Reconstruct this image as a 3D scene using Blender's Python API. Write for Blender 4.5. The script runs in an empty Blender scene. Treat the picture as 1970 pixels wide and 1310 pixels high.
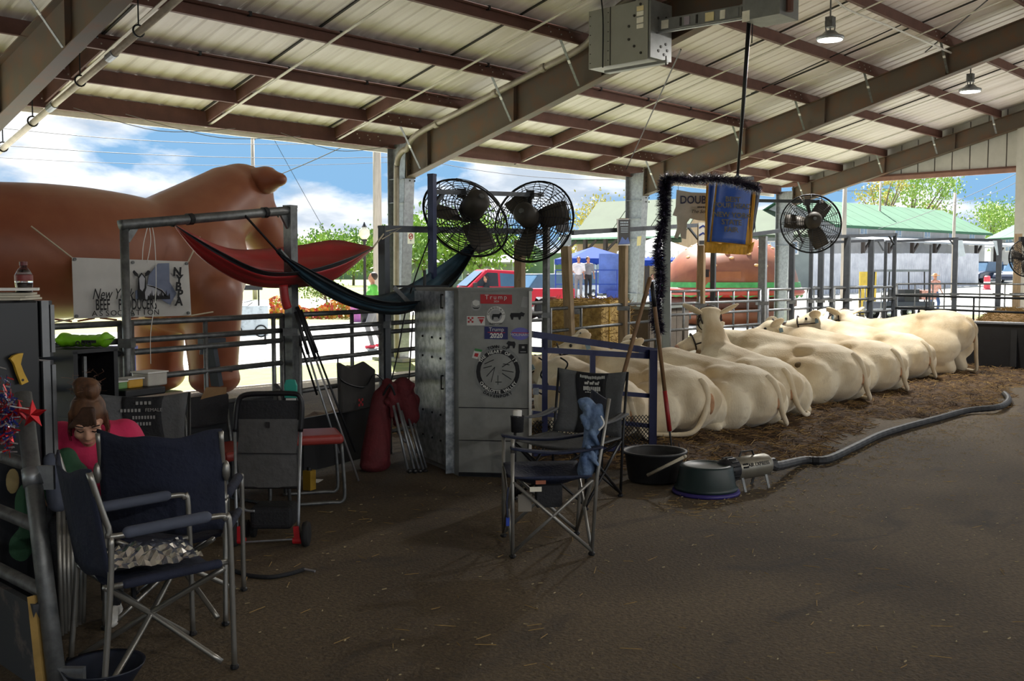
import bpy, bmesh, math, random
from mathutils import Vector, Matrix, Euler
random.seed(7)
sc = bpy.context.scene
COL = sc.collection
# ------------------------------------------------------------------ camera (1970 x 1310 frame)
F, CX, CY, HZ, EYE = 1950.0, 985.0, 655.0, 530.0, 1.65
PHI = math.atan((2820 - 985) / F)            # heading, measured from the long axis (X) of the barn
PIT = math.atan((CY - HZ) / F)               # tilted slightly down
FH = Vector((math.cos(PHI), math.sin(PHI), 0)); RT = Vector((math.sin(PHI), -math.cos(PHI), 0))
FW = FH * math.cos(PIT) + Vector((0, 0, -math.sin(PIT))); UP = RT.cross(FW)
EYEP = Vector((0, 0, EYE))
cd = bpy.data.cameras.new('camera'); cam = bpy.data.objects.new('camera', cd); COL.objects.link(cam)
cam.matrix_world = Matrix.Translation(EYEP) @ Matrix((RT, UP, -FW)).transposed().to_4x4()
cd.sensor_fit = 'HORIZONTAL'; cd.sensor_width = 36; cd.lens = 36 * F / 1970; cd.clip_start = .05; cd.clip_end = 2000
sc.camera = cam
# ------------------------------------------------------------------ view
vs = sc.view_settings
vs.view_transform = 'Standard'; vs.look = 'None'; vs.gamma = 1; vs.use_curve_mapping = False
vs.exposure = 1.65
# ------------------------------------------------------------------ sky: blue with broken cumulus, same everywhere
wd = bpy.data.worlds.new('sky'); sc.world = wd; wd.use_nodes = True
nt = wd.node_tree; nt.nodes.clear()
def wn(t, **k):
    n = nt.nodes.new(t)
    for a, b in k.items(): setattr(n, a, b)
    return n
tc = wn('ShaderNodeTexCoord'); sep = wn('ShaderNodeSeparateXYZ'); nt.links.new(tc.outputs['Generated'], sep.inputs[0])
zz = wn('ShaderNodeMath', operation='MAXIMUM'); nt.links.new(sep.outputs[2], zz.inputs[0]); zz.inputs[1].default_value = 0.0
za = wn('ShaderNodeMath', operation='ADD'); nt.links.new(zz.outputs[0], za.inputs[0]); za.inputs[1].default_value = 0.30
dx = wn('ShaderNodeMath', operation='DIVIDE'); dy = wn('ShaderNodeMath', operation='DIVIDE')
nt.links.new(sep.outputs[0], dx.inputs[0]); nt.links.new(za.outputs[0], dx.inputs[1])
nt.links.new(sep.outputs[1], dy.inputs[0]); nt.links.new(za.outputs[0], dy.inputs[1])
cmb = wn('ShaderNodeCombineXYZ'); nt.links.new(dx.outputs[0], cmb.inputs[0]); nt.links.new(dy.outputs[0], cmb.inputs[1])
n1 = wn('ShaderNodeTexNoise'); n1.inputs['Scale'].default_value = 1.9; n1.inputs['Detail'].default_value = 9; n1.inputs['Roughness'].default_value = .56; n1.inputs['Distortion'].default_value = .25
nt.links.new(cmb.outputs[0], n1.inputs['Vector'])
r1 = wn('ShaderNodeValToRGB'); r1.color_ramp.elements[0].position = .43; r1.color_ramp.elements[1].position = .53
nt.links.new(n1.outputs['Fac'], r1.inputs['Fac'])
n2 = wn('ShaderNodeTexNoise'); n2.inputs['Scale'].default_value = 3.4; n2.inputs['Detail'].default_value = 6
nt.links.new(cmb.outputs[0], n2.inputs['Vector'])
r2 = wn('ShaderNodeValToRGB')
r2.color_ramp.elements[0].position = .42; r2.color_ramp.elements[0].color = (.50, .58, .68, 1)
r2.color_ramp.elements[1].position = .56; r2.color_ramp.elements[1].color = (.95, .97, 1, 1)
nt.links.new(n2.outputs['Fac'], r2.inputs['Fac'])
mx = wn('ShaderNodeMixRGB'); mx.inputs[1].default_value = (.22, .43, .68, 1)
nt.links.new(r1.outputs[0], mx.inputs[0]); nt.links.new(r2.outputs[0], mx.inputs[2])
bg = wn('ShaderNodeBackground'); bg.inputs['Strength'].default_value = 0.40; nt.links.new(mx.outputs[0], bg.inputs['Color'])
wo = wn('ShaderNodeOutputWorld'); nt.links.new(bg.outputs[0], wo.inputs['Surface'])
# ------------------------------------------------------------------ sun: high, from the open side of the barn
sl = bpy.data.lights.new('sun', 'SUN'); sl.energy = 8.8; sl.angle = math.radians(1.2); sl.color = (1, .97, .93)
so = bpy.data.objects.new('sun', sl); COL.objects.link(so)
so.rotation_euler = Vector((-.48, -.62, -1.05)).to_track_quat('-Z', 'Y').to_euler(); so.location = (20, 25, 30)

# ------------------------------------------------------------------ measuring helpers: pixel of the photograph -> point in the place
def ray(px, py): return FW + RT * ((px - CX) / F) - UP * ((py - CY) / F)
def G(px, py, h=0.0):
    d = ray(px, py); return EYEP + d * ((h - EYE) / d.z)
def W(px, py, dep): return EYEP + ray(px, py) * dep
def PX(px, py, x): d = ray(px, py); return EYEP + d * (x / d.x)
def PY(px, py, y): d = ray(px, py); return EYEP + d * (y / d.y)
FP0 = Vector((5.84, 7.2, 0)); FDIR = Vector((.973, .232, 0)).normalized(); FN = Vector((-FDIR.y, FDIR.x, 0))
def FE(px, py, off=0.0):                     # on the vertical plane of the long pen fence (off: metres behind it)
    d = ray(px, py); t = (FP0 + FN * off - EYEP).dot(FN) / d.dot(FN); return EYEP + d * t
def ROOF(px, py, z0=4.15):
    d = ray(px, py); return EYEP + d * ((z0 + .25 * 15.3 - EYE) / (d.z + .25 * d.y))
def zroof(y, z0=4.35): return z0 + .25 * (15.3 - abs(y))

# ------------------------------------------------------------------ materials
def lin(c):
    c = c / 255.0
    return c / 12.92 if c <= .04045 else ((c + .055) / 1.055) ** 2.4
MATS = {}
def mat(name, rgb, rough=.65, metal=0.0, var=.12, scale=6.0, bump=0.0, bscale=40.0, rgb2=None, stretch=None, thr=(.35, .65), alpha=1.0, trans=0.0, emit=0.0, sheen=0.0, sss=0.0):
    if name in MATS: return MATS[name]
    m = bpy.data.materials.new(name); m.use_nodes = True
    t = m.node_tree; b = t.nodes['Principled BSDF']
    c = tuple(lin(v) for v in rgb)
    b.inputs['Roughness'].default_value = rough; b.inputs['Metallic'].default_value = metal
    co = t.nodes.new('ShaderNodeTexCoord'); mp = t.nodes.new('ShaderNodeMapping')
    t.links.new(co.outputs['Object'], mp.inputs['Vector'])
    if stretch: mp.inputs['Scale'].default_value = stretch
    nz = t.nodes.new('ShaderNodeTexNoise'); nz.inputs['Scale'].default_value = scale; nz.inputs['Detail'].default_value = 5; nz.inputs['Roughness'].default_value = .6
    t.links.new(mp.outputs[0], nz.inputs['Vector'])
    rp = t.nodes.new('ShaderNodeValToRGB'); rp.color_ramp.elements[0].position = thr[0]; rp.color_ramp.elements[1].position = thr[1]
    c2 = tuple(lin(v) for v in rgb2) if rgb2 else tuple(min(1, v * (1 + var)) for v in c)
    c1 = c if rgb2 else tuple(v * (1 - var) for v in c)
    rp.color_ramp.elements[0].color = (*c1, 1); rp.color_ramp.elements[1].color = (*c2, 1)
    t.links.new(nz.outputs['Fac'], rp.inputs['Fac']); t.links.new(rp.outputs[0], b.inputs['Base Color'])
    if bump:
        bz = t.nodes.new('ShaderNodeTexNoise'); bz.inputs['Scale'].default_value = bscale; bz.inputs['Detail'].default_value = 4
        t.links.new(mp.outputs[0], bz.inputs['Vector'])
        bp = t.nodes.new('ShaderNodeBump'); bp.inputs['Strength'].default_value = bump; bp.inputs['Distance'].default_value = .02
        t.links.new(bz.outputs['Fac'], bp.inputs['Height']); t.links.new(bp.outputs[0], b.inputs['Normal'])
    if trans: b.inputs['Transmission Weight'].default_value = trans
    if alpha < 1: b.inputs['Alpha'].default_value = alpha
    if emit:
        b.inputs['Emission Color'].default_value = (*c, 1); b.inputs['Emission Strength'].default_value = emit
    if sheen: b.inputs['Sheen Weight'].default_value = sheen
    if sss:
        b.inputs['Subsurface Weight'].default_value = sss; b.inputs['Subsurface Radius'].default_value = (.04, .02, .01)
    MATS[name] = m; return m

# ------------------------------------------------------------------ mesh builder
def V3(p): return p if isinstance(p, Vector) else Vector(p)
ROOTM = {}
class MB:
    def __init__(s): s.v = []; s.f = []
    def add(s, vs_, fs):
        o = len(s.v); s.v += [V3(p) for p in vs_]; s.f += [tuple(i + o for i in f) for f in fs]; return s
    def quad(s, a, b, c, d): return s.add([a, b, c, d], [(0, 1, 2, 3)])
    def box(s, c, d, rz=0.0, m=None):
        c = V3(c); hx, hy, hz = d[0] / 2, d[1] / 2, d[2] / 2
        R = m if m is not None else Matrix.Rotation(rz, 3, 'Z')
        P = [c + R @ Vector((x * hx, y * hy, z * hz)) for z in (-1, 1) for x, y in ((-1, -1), (1, -1), (1, 1), (-1, 1))]
        return s.add(P, [(3, 2, 1, 0), (4, 5, 6, 7), (0, 1, 5, 4), (1, 2, 6, 5), (2, 3, 7, 6), (3, 0, 4, 7)])
    def beam(s, p, q, w, h, up=(0, 0, 1)):
        p, q = V3(p), V3(q); d = q - p; L = d.length; d.normalize(); up = V3(up)
        if abs(d.dot(up)) > .98: up = Vector((1, 0, 0)) if abs(d.x) < .9 else Vector((0, 1, 0))
        sd = d.cross(up).normalized(); u = sd.cross(d).normalized()
        return s.box((p + q) / 2, (L, w, h), m=Matrix((d, sd, u)).transposed())
    def tube(s, pts, r, n=8, cap=True):
        pts = [V3(p) for p in pts]; k = len(pts); rr = r if isinstance(r, (list, tuple)) else [r] * k
        o = len(s.v); pd = None; u = None
        for i, p in enumerate(pts):
            if i == 0: d = pts[1] - p
            elif i == k - 1: d = p - pts[i - 1]
            else: d = (pts[i + 1] - p).normalized() + (p - pts[i - 1]).normalized()
            if d.length < 1e-9: d = pd if pd is not None else Vector((0, 0, 1))
            d = d.normalized()
            if u is None:
                a = Vector((0, 0, 1)) if abs(d.z) < .9 else Vector((1, 0, 0)); u = d.cross(a).normalized()
            else:
                u = (u - d * u.dot(d)); u = u.normalized() if u.length > 1e-6 else d.orthogonal().normalized()
            w = d.cross(u); pd = d
            for j in range(n):
                an = 2 * math.pi * j / n; s.v.append(p + (u * math.cos(an) + w * math.sin(an)) * rr[i])
        for i in range(k - 1):
            for j in range(n):
                s.f.append((o + i * n + j, o + i * n + (j + 1) % n, o + (i + 1) * n + (j + 1) % n, o + (i + 1) * n + j))
        if cap:
            s.f.append(tuple(o + j for j in reversed(range(n)))); s.f.append(tuple(o + (k - 1) * n + j for j in range(n)))
        return s
    def lathe(s, prof, c=(0, 0, 0), n=24, m=None):
        c = V3(c); o = len(s.v); R = m if m is not None else Matrix.Identity(3)
        for r, z in prof:
            for j in range(n):
                a = 2 * math.pi * j / n; s.v.append(c + R @ Vector((r * math.cos(a), r * math.sin(a), z)))
        for i in range(len(prof) - 1):
            for j in range(n): s.f.append((o + i * n + j, o + i * n + (j + 1) % n, o + (i + 1) * n + (j + 1) % n, o + (i + 1) * n + j))
        if prof[0][0] > 1e-4: s.f.append(tuple(o + j for j in reversed(range(n))))
        if prof[-1][0] > 1e-4: s.f.append(tuple(o + (len(prof) - 1) * n + j for j in range(n)))
        return s
    def ell(s, c, r, nu=14, nv=9, m=None):
        c = V3(c); R = m if m is not None else Matrix.Identity(3); o = len(s.v)
        for i in range(nv + 1):
            t = math.pi * i / nv
            for j in range(nu):
                a = 2 * math.pi * j / nu
                s.v.append(c + R @ Vector((r[0] * math.sin(t) * math.cos(a), r[1] * math.sin(t) * math.sin(a), -r[2] * math.cos(t))))
        for i in range(nv):
            for j in range(nu): s.f.append((o + i * nu + j, o + i * nu + (j + 1) % nu, o + (i + 1) * nu + (j + 1) % nu, o + (i + 1) * nu + j))
        return s
    def cap(s, p, q, r0, r1, n=12, k=6):                      # tapered capsule
        p, q = V3(p), V3(q); d = (q - p); L = d.length; d = d.normalized()
        pts = []; rr = []
        for i in range(k, 0, -1):
            a = math.pi / 2 * i / k; pts.append(p - d * r0 * math.sin(a) * .999); rr.append(max(r0 * math.cos(a), 1e-4))
        pts.append(p); rr.append(r0); pts.append(q); rr.append(r1)
        for i in range(1, k + 1):
            a = math.pi / 2 * i / k; pts.append(q + d * r1 * math.sin(a) * .999); rr.append(max(r1 * math.cos(a), 1e-4))
        return s.tube(pts, rr, n)
    def prism(s, poly, o, ux, uy, un, t):                     # polygon (2-D) in frame o,ux,uy; thickness t along un
        o, ux, uy, un = V3(o), V3(ux), V3(uy), V3(un); n = len(poly)
        P = [o + ux * a + uy * b for a, b in poly]
        return s.add(P + [p + un * t for p in P], [tuple(range(n)), tuple(range(2 * n - 1, n - 1, -1))] + [(i, n + i, n + (i + 1) % n, (i + 1) % n) for i in range(n)])
    def grid(s, fn, nu, nv, wrap=False):
        o = len(s.v)
        for i in range(nu + 1):
            for j in range(nv + 1): s.v.append(V3(fn(i / nu, j / nv)))
        for i in range(nu):
            for j in range(nv): s.f.append((o + i * (nv + 1) + j, o + (i + 1) * (nv + 1) + j, o + (i + 1) * (nv + 1) + j + 1, o + i * (nv + 1) + j + 1))
        return s
    def build(s, name, m, parent=None, smooth=False, local=False, fix=True):
        me = bpy.data.meshes.new(name)
        root = parent
        while root is not None and root.parent is not None: root = root.parent
        vs_ = s.v
        if root is not None and not local:
            I = ROOTM.get(root.name)
            if I is not None:
                I = I.inverted(); vs_ = [I @ p for p in vs_]
        me.from_pydata([tuple(p) for p in vs_], [], s.f); me.update()
        if fix and len(s.f) < 60000:
            bm = bmesh.new(); bm.from_mesh(me); bmesh.ops.recalc_face_normals(bm, faces=bm.faces); bm.to_mesh(me); bm.free()
        if smooth: me.polygons.foreach_set('use_smooth', [True] * len(me.polygons))
        return link(name, me, m, parent)
def link(name, me, m, parent=None):
    o = bpy.data.objects.new(name, me); COL.objects.link(o)
    for q in (m if isinstance(m, (list, tuple)) else [m]): me.materials.append(q)
    if parent is not None: o.parent = parent
    return o
def thing(name, label, cat, loc=(0, 0, 0), rz=0.0, group=None, kind=None, rot=None):
    o = bpy.data.objects.new(name, None); COL.objects.link(o); o.empty_display_size = .1
    o.location = loc; o.rotation_euler = rot if rot is not None else (0, 0, rz)
    ROOTM[o.name] = Matrix.Translation(V3(loc)) @ Euler(o.rotation_euler).to_matrix().to_4x4()
    return tag(o, label, cat, group, kind)
def tag(o, label=None, cat=None, group=None, kind=None):
    if label: o['label'] = label
    if cat: o['category'] = cat
    if group: o['group'] = group
    if kind: o['kind'] = kind
    return o
def struct(o, label=None): return tag(o, label, kind='structure')
def dup(src, parent, loc=None, rot=None):                     # copy of a part (mesh data shared)
    c = src.copy(); COL.objects.link(c); c.parent = parent
    if loc is not None: c.location = loc
    if rot is not None: c.rotation_euler = rot
    return c
def dup_tree(root, loc, rz, label, group=None):
    r = root.copy(); COL.objects.link(r); r.location = loc; r.rotation_euler = (0, 0, rz); r['label'] = label
    if group: r['group'] = group
    for ch in list(root.children):
        c = ch.copy(); COL.objects.link(c); c.parent = r
        for g in list(ch.children):
            d = g.copy(); COL.objects.link(d); d.parent = c
    return r
def bevel(o, w=.006, seg=2):
    md = o.modifiers.new('bevel', 'BEVEL'); md.width = w; md.segments = seg; md.limit_method = 'ANGLE'; md.angle_limit = math.radians(40); return o
def voxel(mb, name, m, parent=None, size=.03, smooth=6, local=True, fac=.5, dec=0):
    """one continuous skin over overlapping masses"""
    me = bpy.data.meshes.new(name); me.from_pydata([tuple(p) for p in mb.v], [], mb.f); me.update()
    bm = bmesh.new(); bm.from_mesh(me); bmesh.ops.recalc_face_normals(bm, faces=bm.faces); bm.to_mesh(me); bm.free()
    t = bpy.data.objects.new('tmp', me); COL.objects.link(t)
    r = t.modifiers.new('r', 'REMESH'); r.mode = 'VOXEL'; r.voxel_size = size; r.use_smooth_shade = True
    if smooth:
        q = t.modifiers.new('s', 'SMOOTH'); q.factor = fac; q.iterations = smooth
    dg = bpy.context.evaluated_depsgraph_get(); dg.update()
    e = t.evaluated_get(dg); me2 = bpy.data.meshes.new_from_object(e)
    bpy.data.objects.remove(t); bpy.data.meshes.remove(me)
    me2.name = name; me2.materials.clear()
    if not local and parent is not None:
        root = parent
        while root.parent is not None: root = root.parent
        me2.transform(ROOTM[root.name].inverted())
    me2.polygons.foreach_set('use_smooth', [True] * len(me2.polygons))
    return link(name, me2, m, parent)
def text(name, s, size, m, parent, o, ux, uy, align='CENTER', ext=.0008, shear=0.0, sx=1.0, bold=0.0, local=False, spacing=1.0):
    """flat lettering: origin o, reading direction ux, up uy (world)"""
    cu = bpy.data.curves.new('t', 'FONT'); cu.body = s; cu.size = size; cu.align_x = align; cu.align_y = 'CENTER'; cu.extrude = ext; cu.shear = shear; cu.offset = bold; cu.resolution_u = 3; cu.space_character = spacing
    t = bpy.data.objects.new('t', cu); COL.objects.link(t)
    dg = bpy.context.evaluated_depsgraph_get(); dg.update()
    me = bpy.data.meshes.new_from_object(t.evaluated_get(dg)); bpy.data.objects.remove(t); bpy.data.curves.remove(cu)
    ux, uy = V3(ux).normalized(), V3(uy).normalized(); un = ux.cross(uy)
    M4 = Matrix.Translation(V3(o)) @ Matrix((ux * sx, uy, un)).transposed().to_4x4()
    if parent is not None and not local:
        root = parent
        while root.parent is not None: root = root.parent
        if root.name in ROOTM: M4 = ROOTM[root.name].inverted() @ M4
    me.transform(M4); me.materials.clear()
    return link(name, me, m, parent)
def bez(pts, n=8):                                            # smooth polyline through points
    pts = [V3(p) for p in pts]; out = []
    for i in range(len(pts) - 1):
        p0 = pts[max(i - 1, 0)]; p1 = pts[i]; p2 = pts[i + 1]; p3 = pts[min(i + 2, len(pts) - 1)]
        for k in range(n):
            t = k / n
            out.append(.5 * ((2 * p1) + (p2 - p0) * t + (2 * p0 - 5 * p1 + 4 * p2 - p3) * t * t + (3 * p1 - p0 - 3 * p2 + p3) * t ** 3))
    out.append(pts[-1]); return out
def arcpts(c, r, a0, a1, n, ux, uy):
    c, ux, uy = V3(c), V3(ux), V3(uy)
    return [c + ux * (r * math.cos(a0 + (a1 - a0) * i / n)) + uy * (r * math.sin(a0 + (a1 - a0) * i / n)) for i in range(n + 1)]

GALV = mat('galvanised steel', (150, 154, 158), .45, .75, .18, 14)
GALVD = mat('weathered galvanised pipe', (110, 112, 112), .5, .7, .25, 18)
BROWN = mat('red oxide primer steel', (96, 64, 54), .7, .1, .16, 4)
RUST = mat('rusty grey beam paint', (94, 83, 71), .6, .15, .2, 3.2, rgb2=(116, 78, 52), thr=(.45, .8))
BLACKM = mat('black painted metal', (26, 27, 30), .45, .3, .2, 10)
BLACKP = mat('black plastic', (24, 25, 28), .5, 0, .2, 10)
WOODP = mat('weathered pine', (150, 128, 98), .75, 0, .22, 5, stretch=(6, 6, 1))
WHITE = mat('white paint', (225, 224, 218), .55, 0, .06, 8)
ROPE = mat('pale rope', (200, 190, 165), .9)
# ================================================================== THE SETTING
# ---- floor and grounds
def dirt_floor():
    m = bpy.data.materials.new('packed dirt floor'); m.use_nodes = True; t = m.node_tree; b = t.nodes['Principled BSDF']
    b.inputs['Roughness'].default_value = .85
    co = t.nodes.new('ShaderNodeTexCoord')
    def nz(sc_, det, dist=0, st=None):
        mp = t.nodes.new('ShaderNodeMapping'); t.links.new(co.outputs['Object'], mp.inputs[0])
        if st: mp.inputs['Scale'].default_value = st
        n = t.nodes.new('ShaderNodeTexNoise'); n.inputs['Scale'].default_value = sc_; n.inputs['Detail'].default_value = det; n.inputs['Distortion'].default_value = dist
        t.links.new(mp.outputs[0], n.inputs['Vector']); return n
    def ramp(src, p0, c0, p1, c1):
        r = t.nodes.new('ShaderNodeValToRGB'); r.color_ramp.elements[0].position = p0; r.color_ramp.elements[1].position = p1
        r.color_ramp.elements[0].color = (*c0, 1); r.color_ramp.elements[1].color = (*c1, 1); t.links.new(src, r.inputs['Fac']); return r
    a = ramp(nz(.55, 6, .6).outputs['Fac'], .34, (.060, .041, .022), .66, (.134, .099, .058))
    g = ramp(nz(38, 6).outputs['Fac'], .3, (.55, .55, .55), .72, (1.25, 1.22, 1.15))
    mu = t.nodes.new('ShaderNodeMixRGB'); mu.blend_type = 'MULTIPLY'; mu.inputs[0].default_value = 1
    t.links.new(a.outputs[0], mu.inputs[1]); t.links.new(g.outputs[0], mu.inputs[2])
    st = ramp(nz(1.1, 4, 1.2, (1, 2.2, 1)).outputs['Fac'], .56, (0, 0, 0), .70, (1, 1, 1))      # damp stains
    m2 = t.nodes.new('ShaderNodeMixRGB'); m2.inputs[2].default_value = (.028, .021, .017, 1)
    sm = t.nodes.new('ShaderNodeMath'); sm.operation = 'MULTIPLY'; sm.inputs[1].default_value = .6; t.links.new(st.outputs[0], sm.inputs[0])
    t.links.new(sm.outputs[0], m2.inputs[0]); t.links.new(mu.outputs[0], m2.inputs[1]); t.links.new(m2.outputs[0], b.inputs['Base Color'])
    bp = t.nodes.new('ShaderNodeBump'); bp.inputs['Strength'].default_value = .5; bp.inputs['Distance'].default_value = .02
    t.links.new(nz(55, 5).outputs['Fac'], bp.inputs['Height']); t.links.new(bp.outputs[0], b.inputs['Normal'])
    return m
FLOORM = dirt_floor()
def slab(name, x0, x1, y0, y1, z, m, label):
    b = MB().box(((x0 + x1) / 2, (y0 + y1) / 2, z - .1), (x1 - x0, y1 - y0, .2)); return struct(b.build(name, m), label)
GRAVEL = mat('pale gravel', (176, 168, 150), .9, 0, .2, 30, bump=.3, bscale=60)
ASPH = mat('sun bleached asphalt', (150, 150, 146), .9, 0, .10, 1.2)
LAWN = mat('mown grass', (84, 100, 44), .9, 0, .25, 3, rgb2=(118, 122, 62), bump=.6, bscale=60)
DRY = mat('dry verge grass', (124, 112, 58), .9, 0, .25, 2, rgb2=(98, 106, 44))
slab('floor', -24, 28.3, -16, 12.0, 0, FLOORM, 'dark packed dirt floor of the cattle barn')
slab('gravel_apron', -24, 28.3, 12.0, 13.3, 0, GRAVEL, 'pale gravel strip along the open side of the barn')
slab('grass_strip', -40, 70, 13.3, 15.7, -.01, LAWN, 'sunlit green grass strip between barn and road')
slab('road', -120, 28.3, 15.7, 29, -.02, ASPH, 'bleached asphalt road outside the barn')
slab('verge_lawn', -150, 60, 29, 60, -.03, DRY, 'dry yellow green verge beyond the road')
slab('asphalt_yard', 28.3, 45, -150, 60, -.02, ASPH, 'wide pale asphalt yard beyond the gable opening')
struct(MB().add([(45, -150, -.02), (45, 60, -.02), (300, 60, 6.2), (300, -150, 6.2), (45, -150, -1), (45, 60, -1), (300, 60, -1), (300, -150, -1)], [(0, 3, 2, 1), (4, 5, 6, 7), (0, 1, 5, 4), (1, 2, 6, 5), (2, 3, 7, 6), (3, 0, 4, 7)]).build('rising_yard', ASPH), 'gently rising pale yard in front of the plank fence')
slab('bounce_lane', -120, 28.3, -150, -16, -.02, ASPH, 'pale lane added unseen on the other open side, bouncing light into the barn')  # unseen ground added so sunlight bounces up to the roof
slab('far_lawn', -300, 500, 60, 700, -.04, LAWN, 'far lawn behind the road')
slab('yard_grass', 34, 47, 1, 9, -.005, LAWN, 'patch of lawn in the yard beyond the pens')
MB().box((10, 17.4, -.012), (80, .12, .012)).build('road_line', WHITE, bpy.data.objects['road'])
PAD = mat('worn concrete', (150, 148, 140), .85, 0, .12, 5)

# ---- roof
ROOFM = mat('white roof sheet', (246, 240, 238), .5, 0, .10, 1.2, rgb2=(224, 216, 210), stretch=(3, .25, 1))
SEAM = mat('dark roof seam', (60, 58, 56), .8)
ceil = struct(thing('ceiling', None, None), 'underside of the barn roof with brown purlins and white sheets')
SL = math.atan(.25)
def roofpanel(x0, w, y0, y1):
    """one ribbed sheet running down the slope"""
    prof = [(0, 0), (.03, .014), (.07, .014), (.10, 0)]
    xs = [(0, 0)]
    for k in range(3):
        a = w * (k + .5) / 3 - .05
        xs += [(a + p, q) for p, q in prof]
    xs += [(w + .02, 0.001)]
    b = MB(); n = len(xs)
    for y in (y0, y1):
        for px_, pz in xs: b.v.append(Vector((x0 + px_, y, zroof(y) + pz)))
    b.f = [(i, i + 1, n + i + 1, n + i) for i in range(n - 1)]
    b.v += [v + Vector((0, 0, .02)) for v in b.v]; b.f += [tuple(2 * n + i for i in reversed(f)) for f in b.f[:n - 1]]
    return b.build('roof_panel', ROOFM, ceil)
x = -24.0 + .07; k = 0
W3 = 2.55 / 3
first = None; firstb = None
x0 = 6.23 - 12 * 2.55
nn = int((28.6 - x0) / W3)
for i in range(nn):
    xx = x0 + i * W3
    if first is None:
        first = roofpanel(xx, W3, 0.0, 15.55); firstb = roofpanel(xx, W3, 0.0, -15.55)
    else:
        dup(first, ceil, (i * W3, 0, 0)); dup(firstb, ceil, (i * W3, 0, 0))
    if i % 3 == 0:
        MB().beam((xx, 0, zroof(0) - .012), (xx, 15.5, zroof(15.5) - .012), .035, .02, (0, .24, 1)).build('roof_seam', SEAM, ceil)
PURY = [15.25, 14.34, 13.3, 12.0, 10.5, 9.0, 7.5, 6.0, 4.5, 3.0, 1.5, 0.15]
CLIP = mat('bright bolt heads', (215, 215, 210), .4, .6)
ups = Vector((0, .2425, .97))
def purlin(y, h=.21):
    zt = zroof(y) - .012
    b = MB(); c = Vector((2, y, zt - h / 2))
    b.beam((-24, y, zt - h / 2), (28.1, y, zt - h / 2), .014, h)
    b.beam((-24, y + .03, zt - .01), (28.1, y + .03, zt - .01), .06, .014); b.beam((-24, y - .03, zt - h + .007), (28.1, y - .03, zt - h + .007), .06, .014)
    return b.build('purlin', BROWN, ceil)
for i, y in enumerate(PURY):
    purlin(y, .26 if i == 0 else .21)
    if y > 5:
        purl_b = MB()
        for fx in (5.25, 12.87, 20.49):
            for q in range(3):
                for r in (0, 1): purl_b.ell((fx - .9 + q * .25 + r * .05, y - .012, zroof(y) - .07 - r * .07), (.012, .012, .012), 6, 4)
                for r in (0, 1): purl_b.ell((fx + .5 + q * .2 + r * .05, y - .012, zroof(y) - .07 - r * .07), (.012, .012, .012), 6, 4)
        purl_b.build('bolt_heads', CLIP, ceil)
for y in (-15.25, -12, -9, -6, -3): purlin(y)
# sag straps under the purlins and short blocking near the eave
STRAP = mat('pale strap', (196, 190, 178), .6)
for sx in (-4, -1.4, 1.3, 3.7, 6.28, 8.9, 11.5, 16.5, 18.9, 21.35, 23.65, 25.7):
    MB().beam((sx, .4, zroof(.4) - .235), (sx, 15.35, zroof(15.35) - .235), .05, .012, ups).build('sag_strap', STRAP, ceil)
    for ya, yb in ((15.2, 14.4), (14.28, 13.35)):
        MB().beam((sx - .06, ya, zroof(ya) - .12), (sx - .06, yb, zroof(yb) - .12), .03, .19, ups).build('blocking', BROWN, ceil)
# fascia / gutter lip and bare cables sagging along the eave
MB().beam((-24, 15.62, 4.20), (28.3, 15.62, 4.20), .06, .28).build('fascia', WHITE, ceil)
def cable(name, pts, r, m, parent=None, n=5): return MB().tube(bez(pts, 6), r, n).build(name, m, parent, smooth=True)
CAB = mat('dull wire', (120, 118, 115), .6)
for (a, b_) in ((6.6, 9.3), (7.4, 10.6), (10.2, 12.6)):
    cable('sagging_wire', [(a, 15.1, 4.12), ((a + b_) / 2, 15.1, 3.92), (b_, 15.1, 4.1)], .006, CAB, ceil)
# ---- frames: tapered rafters on tapered columns
def frame(x, dh, dr, name_label, y_to=0.0, only_rafter=False):
    r = thing('steel_rafter', name_label, 'beam', (x, 15.0, zroof(15) - .6), kind='structure')
    yb0 = 14.75
    top = lambda y: zroof(y) - .225
    bot = lambda y: top(y) - (dr + (dh - dr) * max(0, (y - 6) / (yb0 - 6)))
    w = MB(); poly = [(yb0, bot(yb0)), (6, bot(6)), (y_to, top(y_to) - dr), (y_to, top(y_to)), (yb0 + .1, top(yb0))]
    w.prism([(a, b) for a, b in poly], (x - .006, 0, 0), (0, 1, 0), (0, 0, 1), (1, 0, 0), .012); w.build('web', RUST, r)
    f = MB(); f.beam((x, yb0, bot(yb0)), (x, 6, bot(6)), .2, .016, ups); f.beam((x, 6, bot(6)), (x, y_to, top(y_to) - dr), .2, .016, ups); f.build('bottom_flange', RUST, r)
    f = MB(); f.beam((x, yb0, top(yb0)), (x, y_to, top(y_to)), .2, .016, ups); f.build('top_flange', RUST, r)
    for ys in (14.2, 12.0, 10.1, 7.6, 5.0):
        MB().box((x, ys, (top(ys) + bot(ys)) / 2), (.17, .012, top(ys) - bot(ys))).build('stiffener', RUST, r)
    # end plate with bolts
    e = MB(); e.box((x, yb0 + .01, (bot(yb0) + top(yb0)) / 2), (.22, .025, top(yb0) - bot(yb0) + .06)); e.build('end_plate', RUST, r)
    # flange braces
    for yp in (14.34, 12.0, 10.5, 9.0, 7.5):
        for sd in (-1, 1):
            if sd > 0 and x > 25: continue
            p = Vector((x + sd * .62, yp, zroof(yp) - .2)); q = Vector((x + sd * .09, yp + .05, bot(yp) + .02))
            br = MB().beam(p, q, .045, .006).build('flange_brace', STRAP if False else GALVD, r)
            MB().beam(p.lerp(q, .45), p.lerp(q, .52), .048, .012).build('tag', WHITE, r)
    return r
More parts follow.
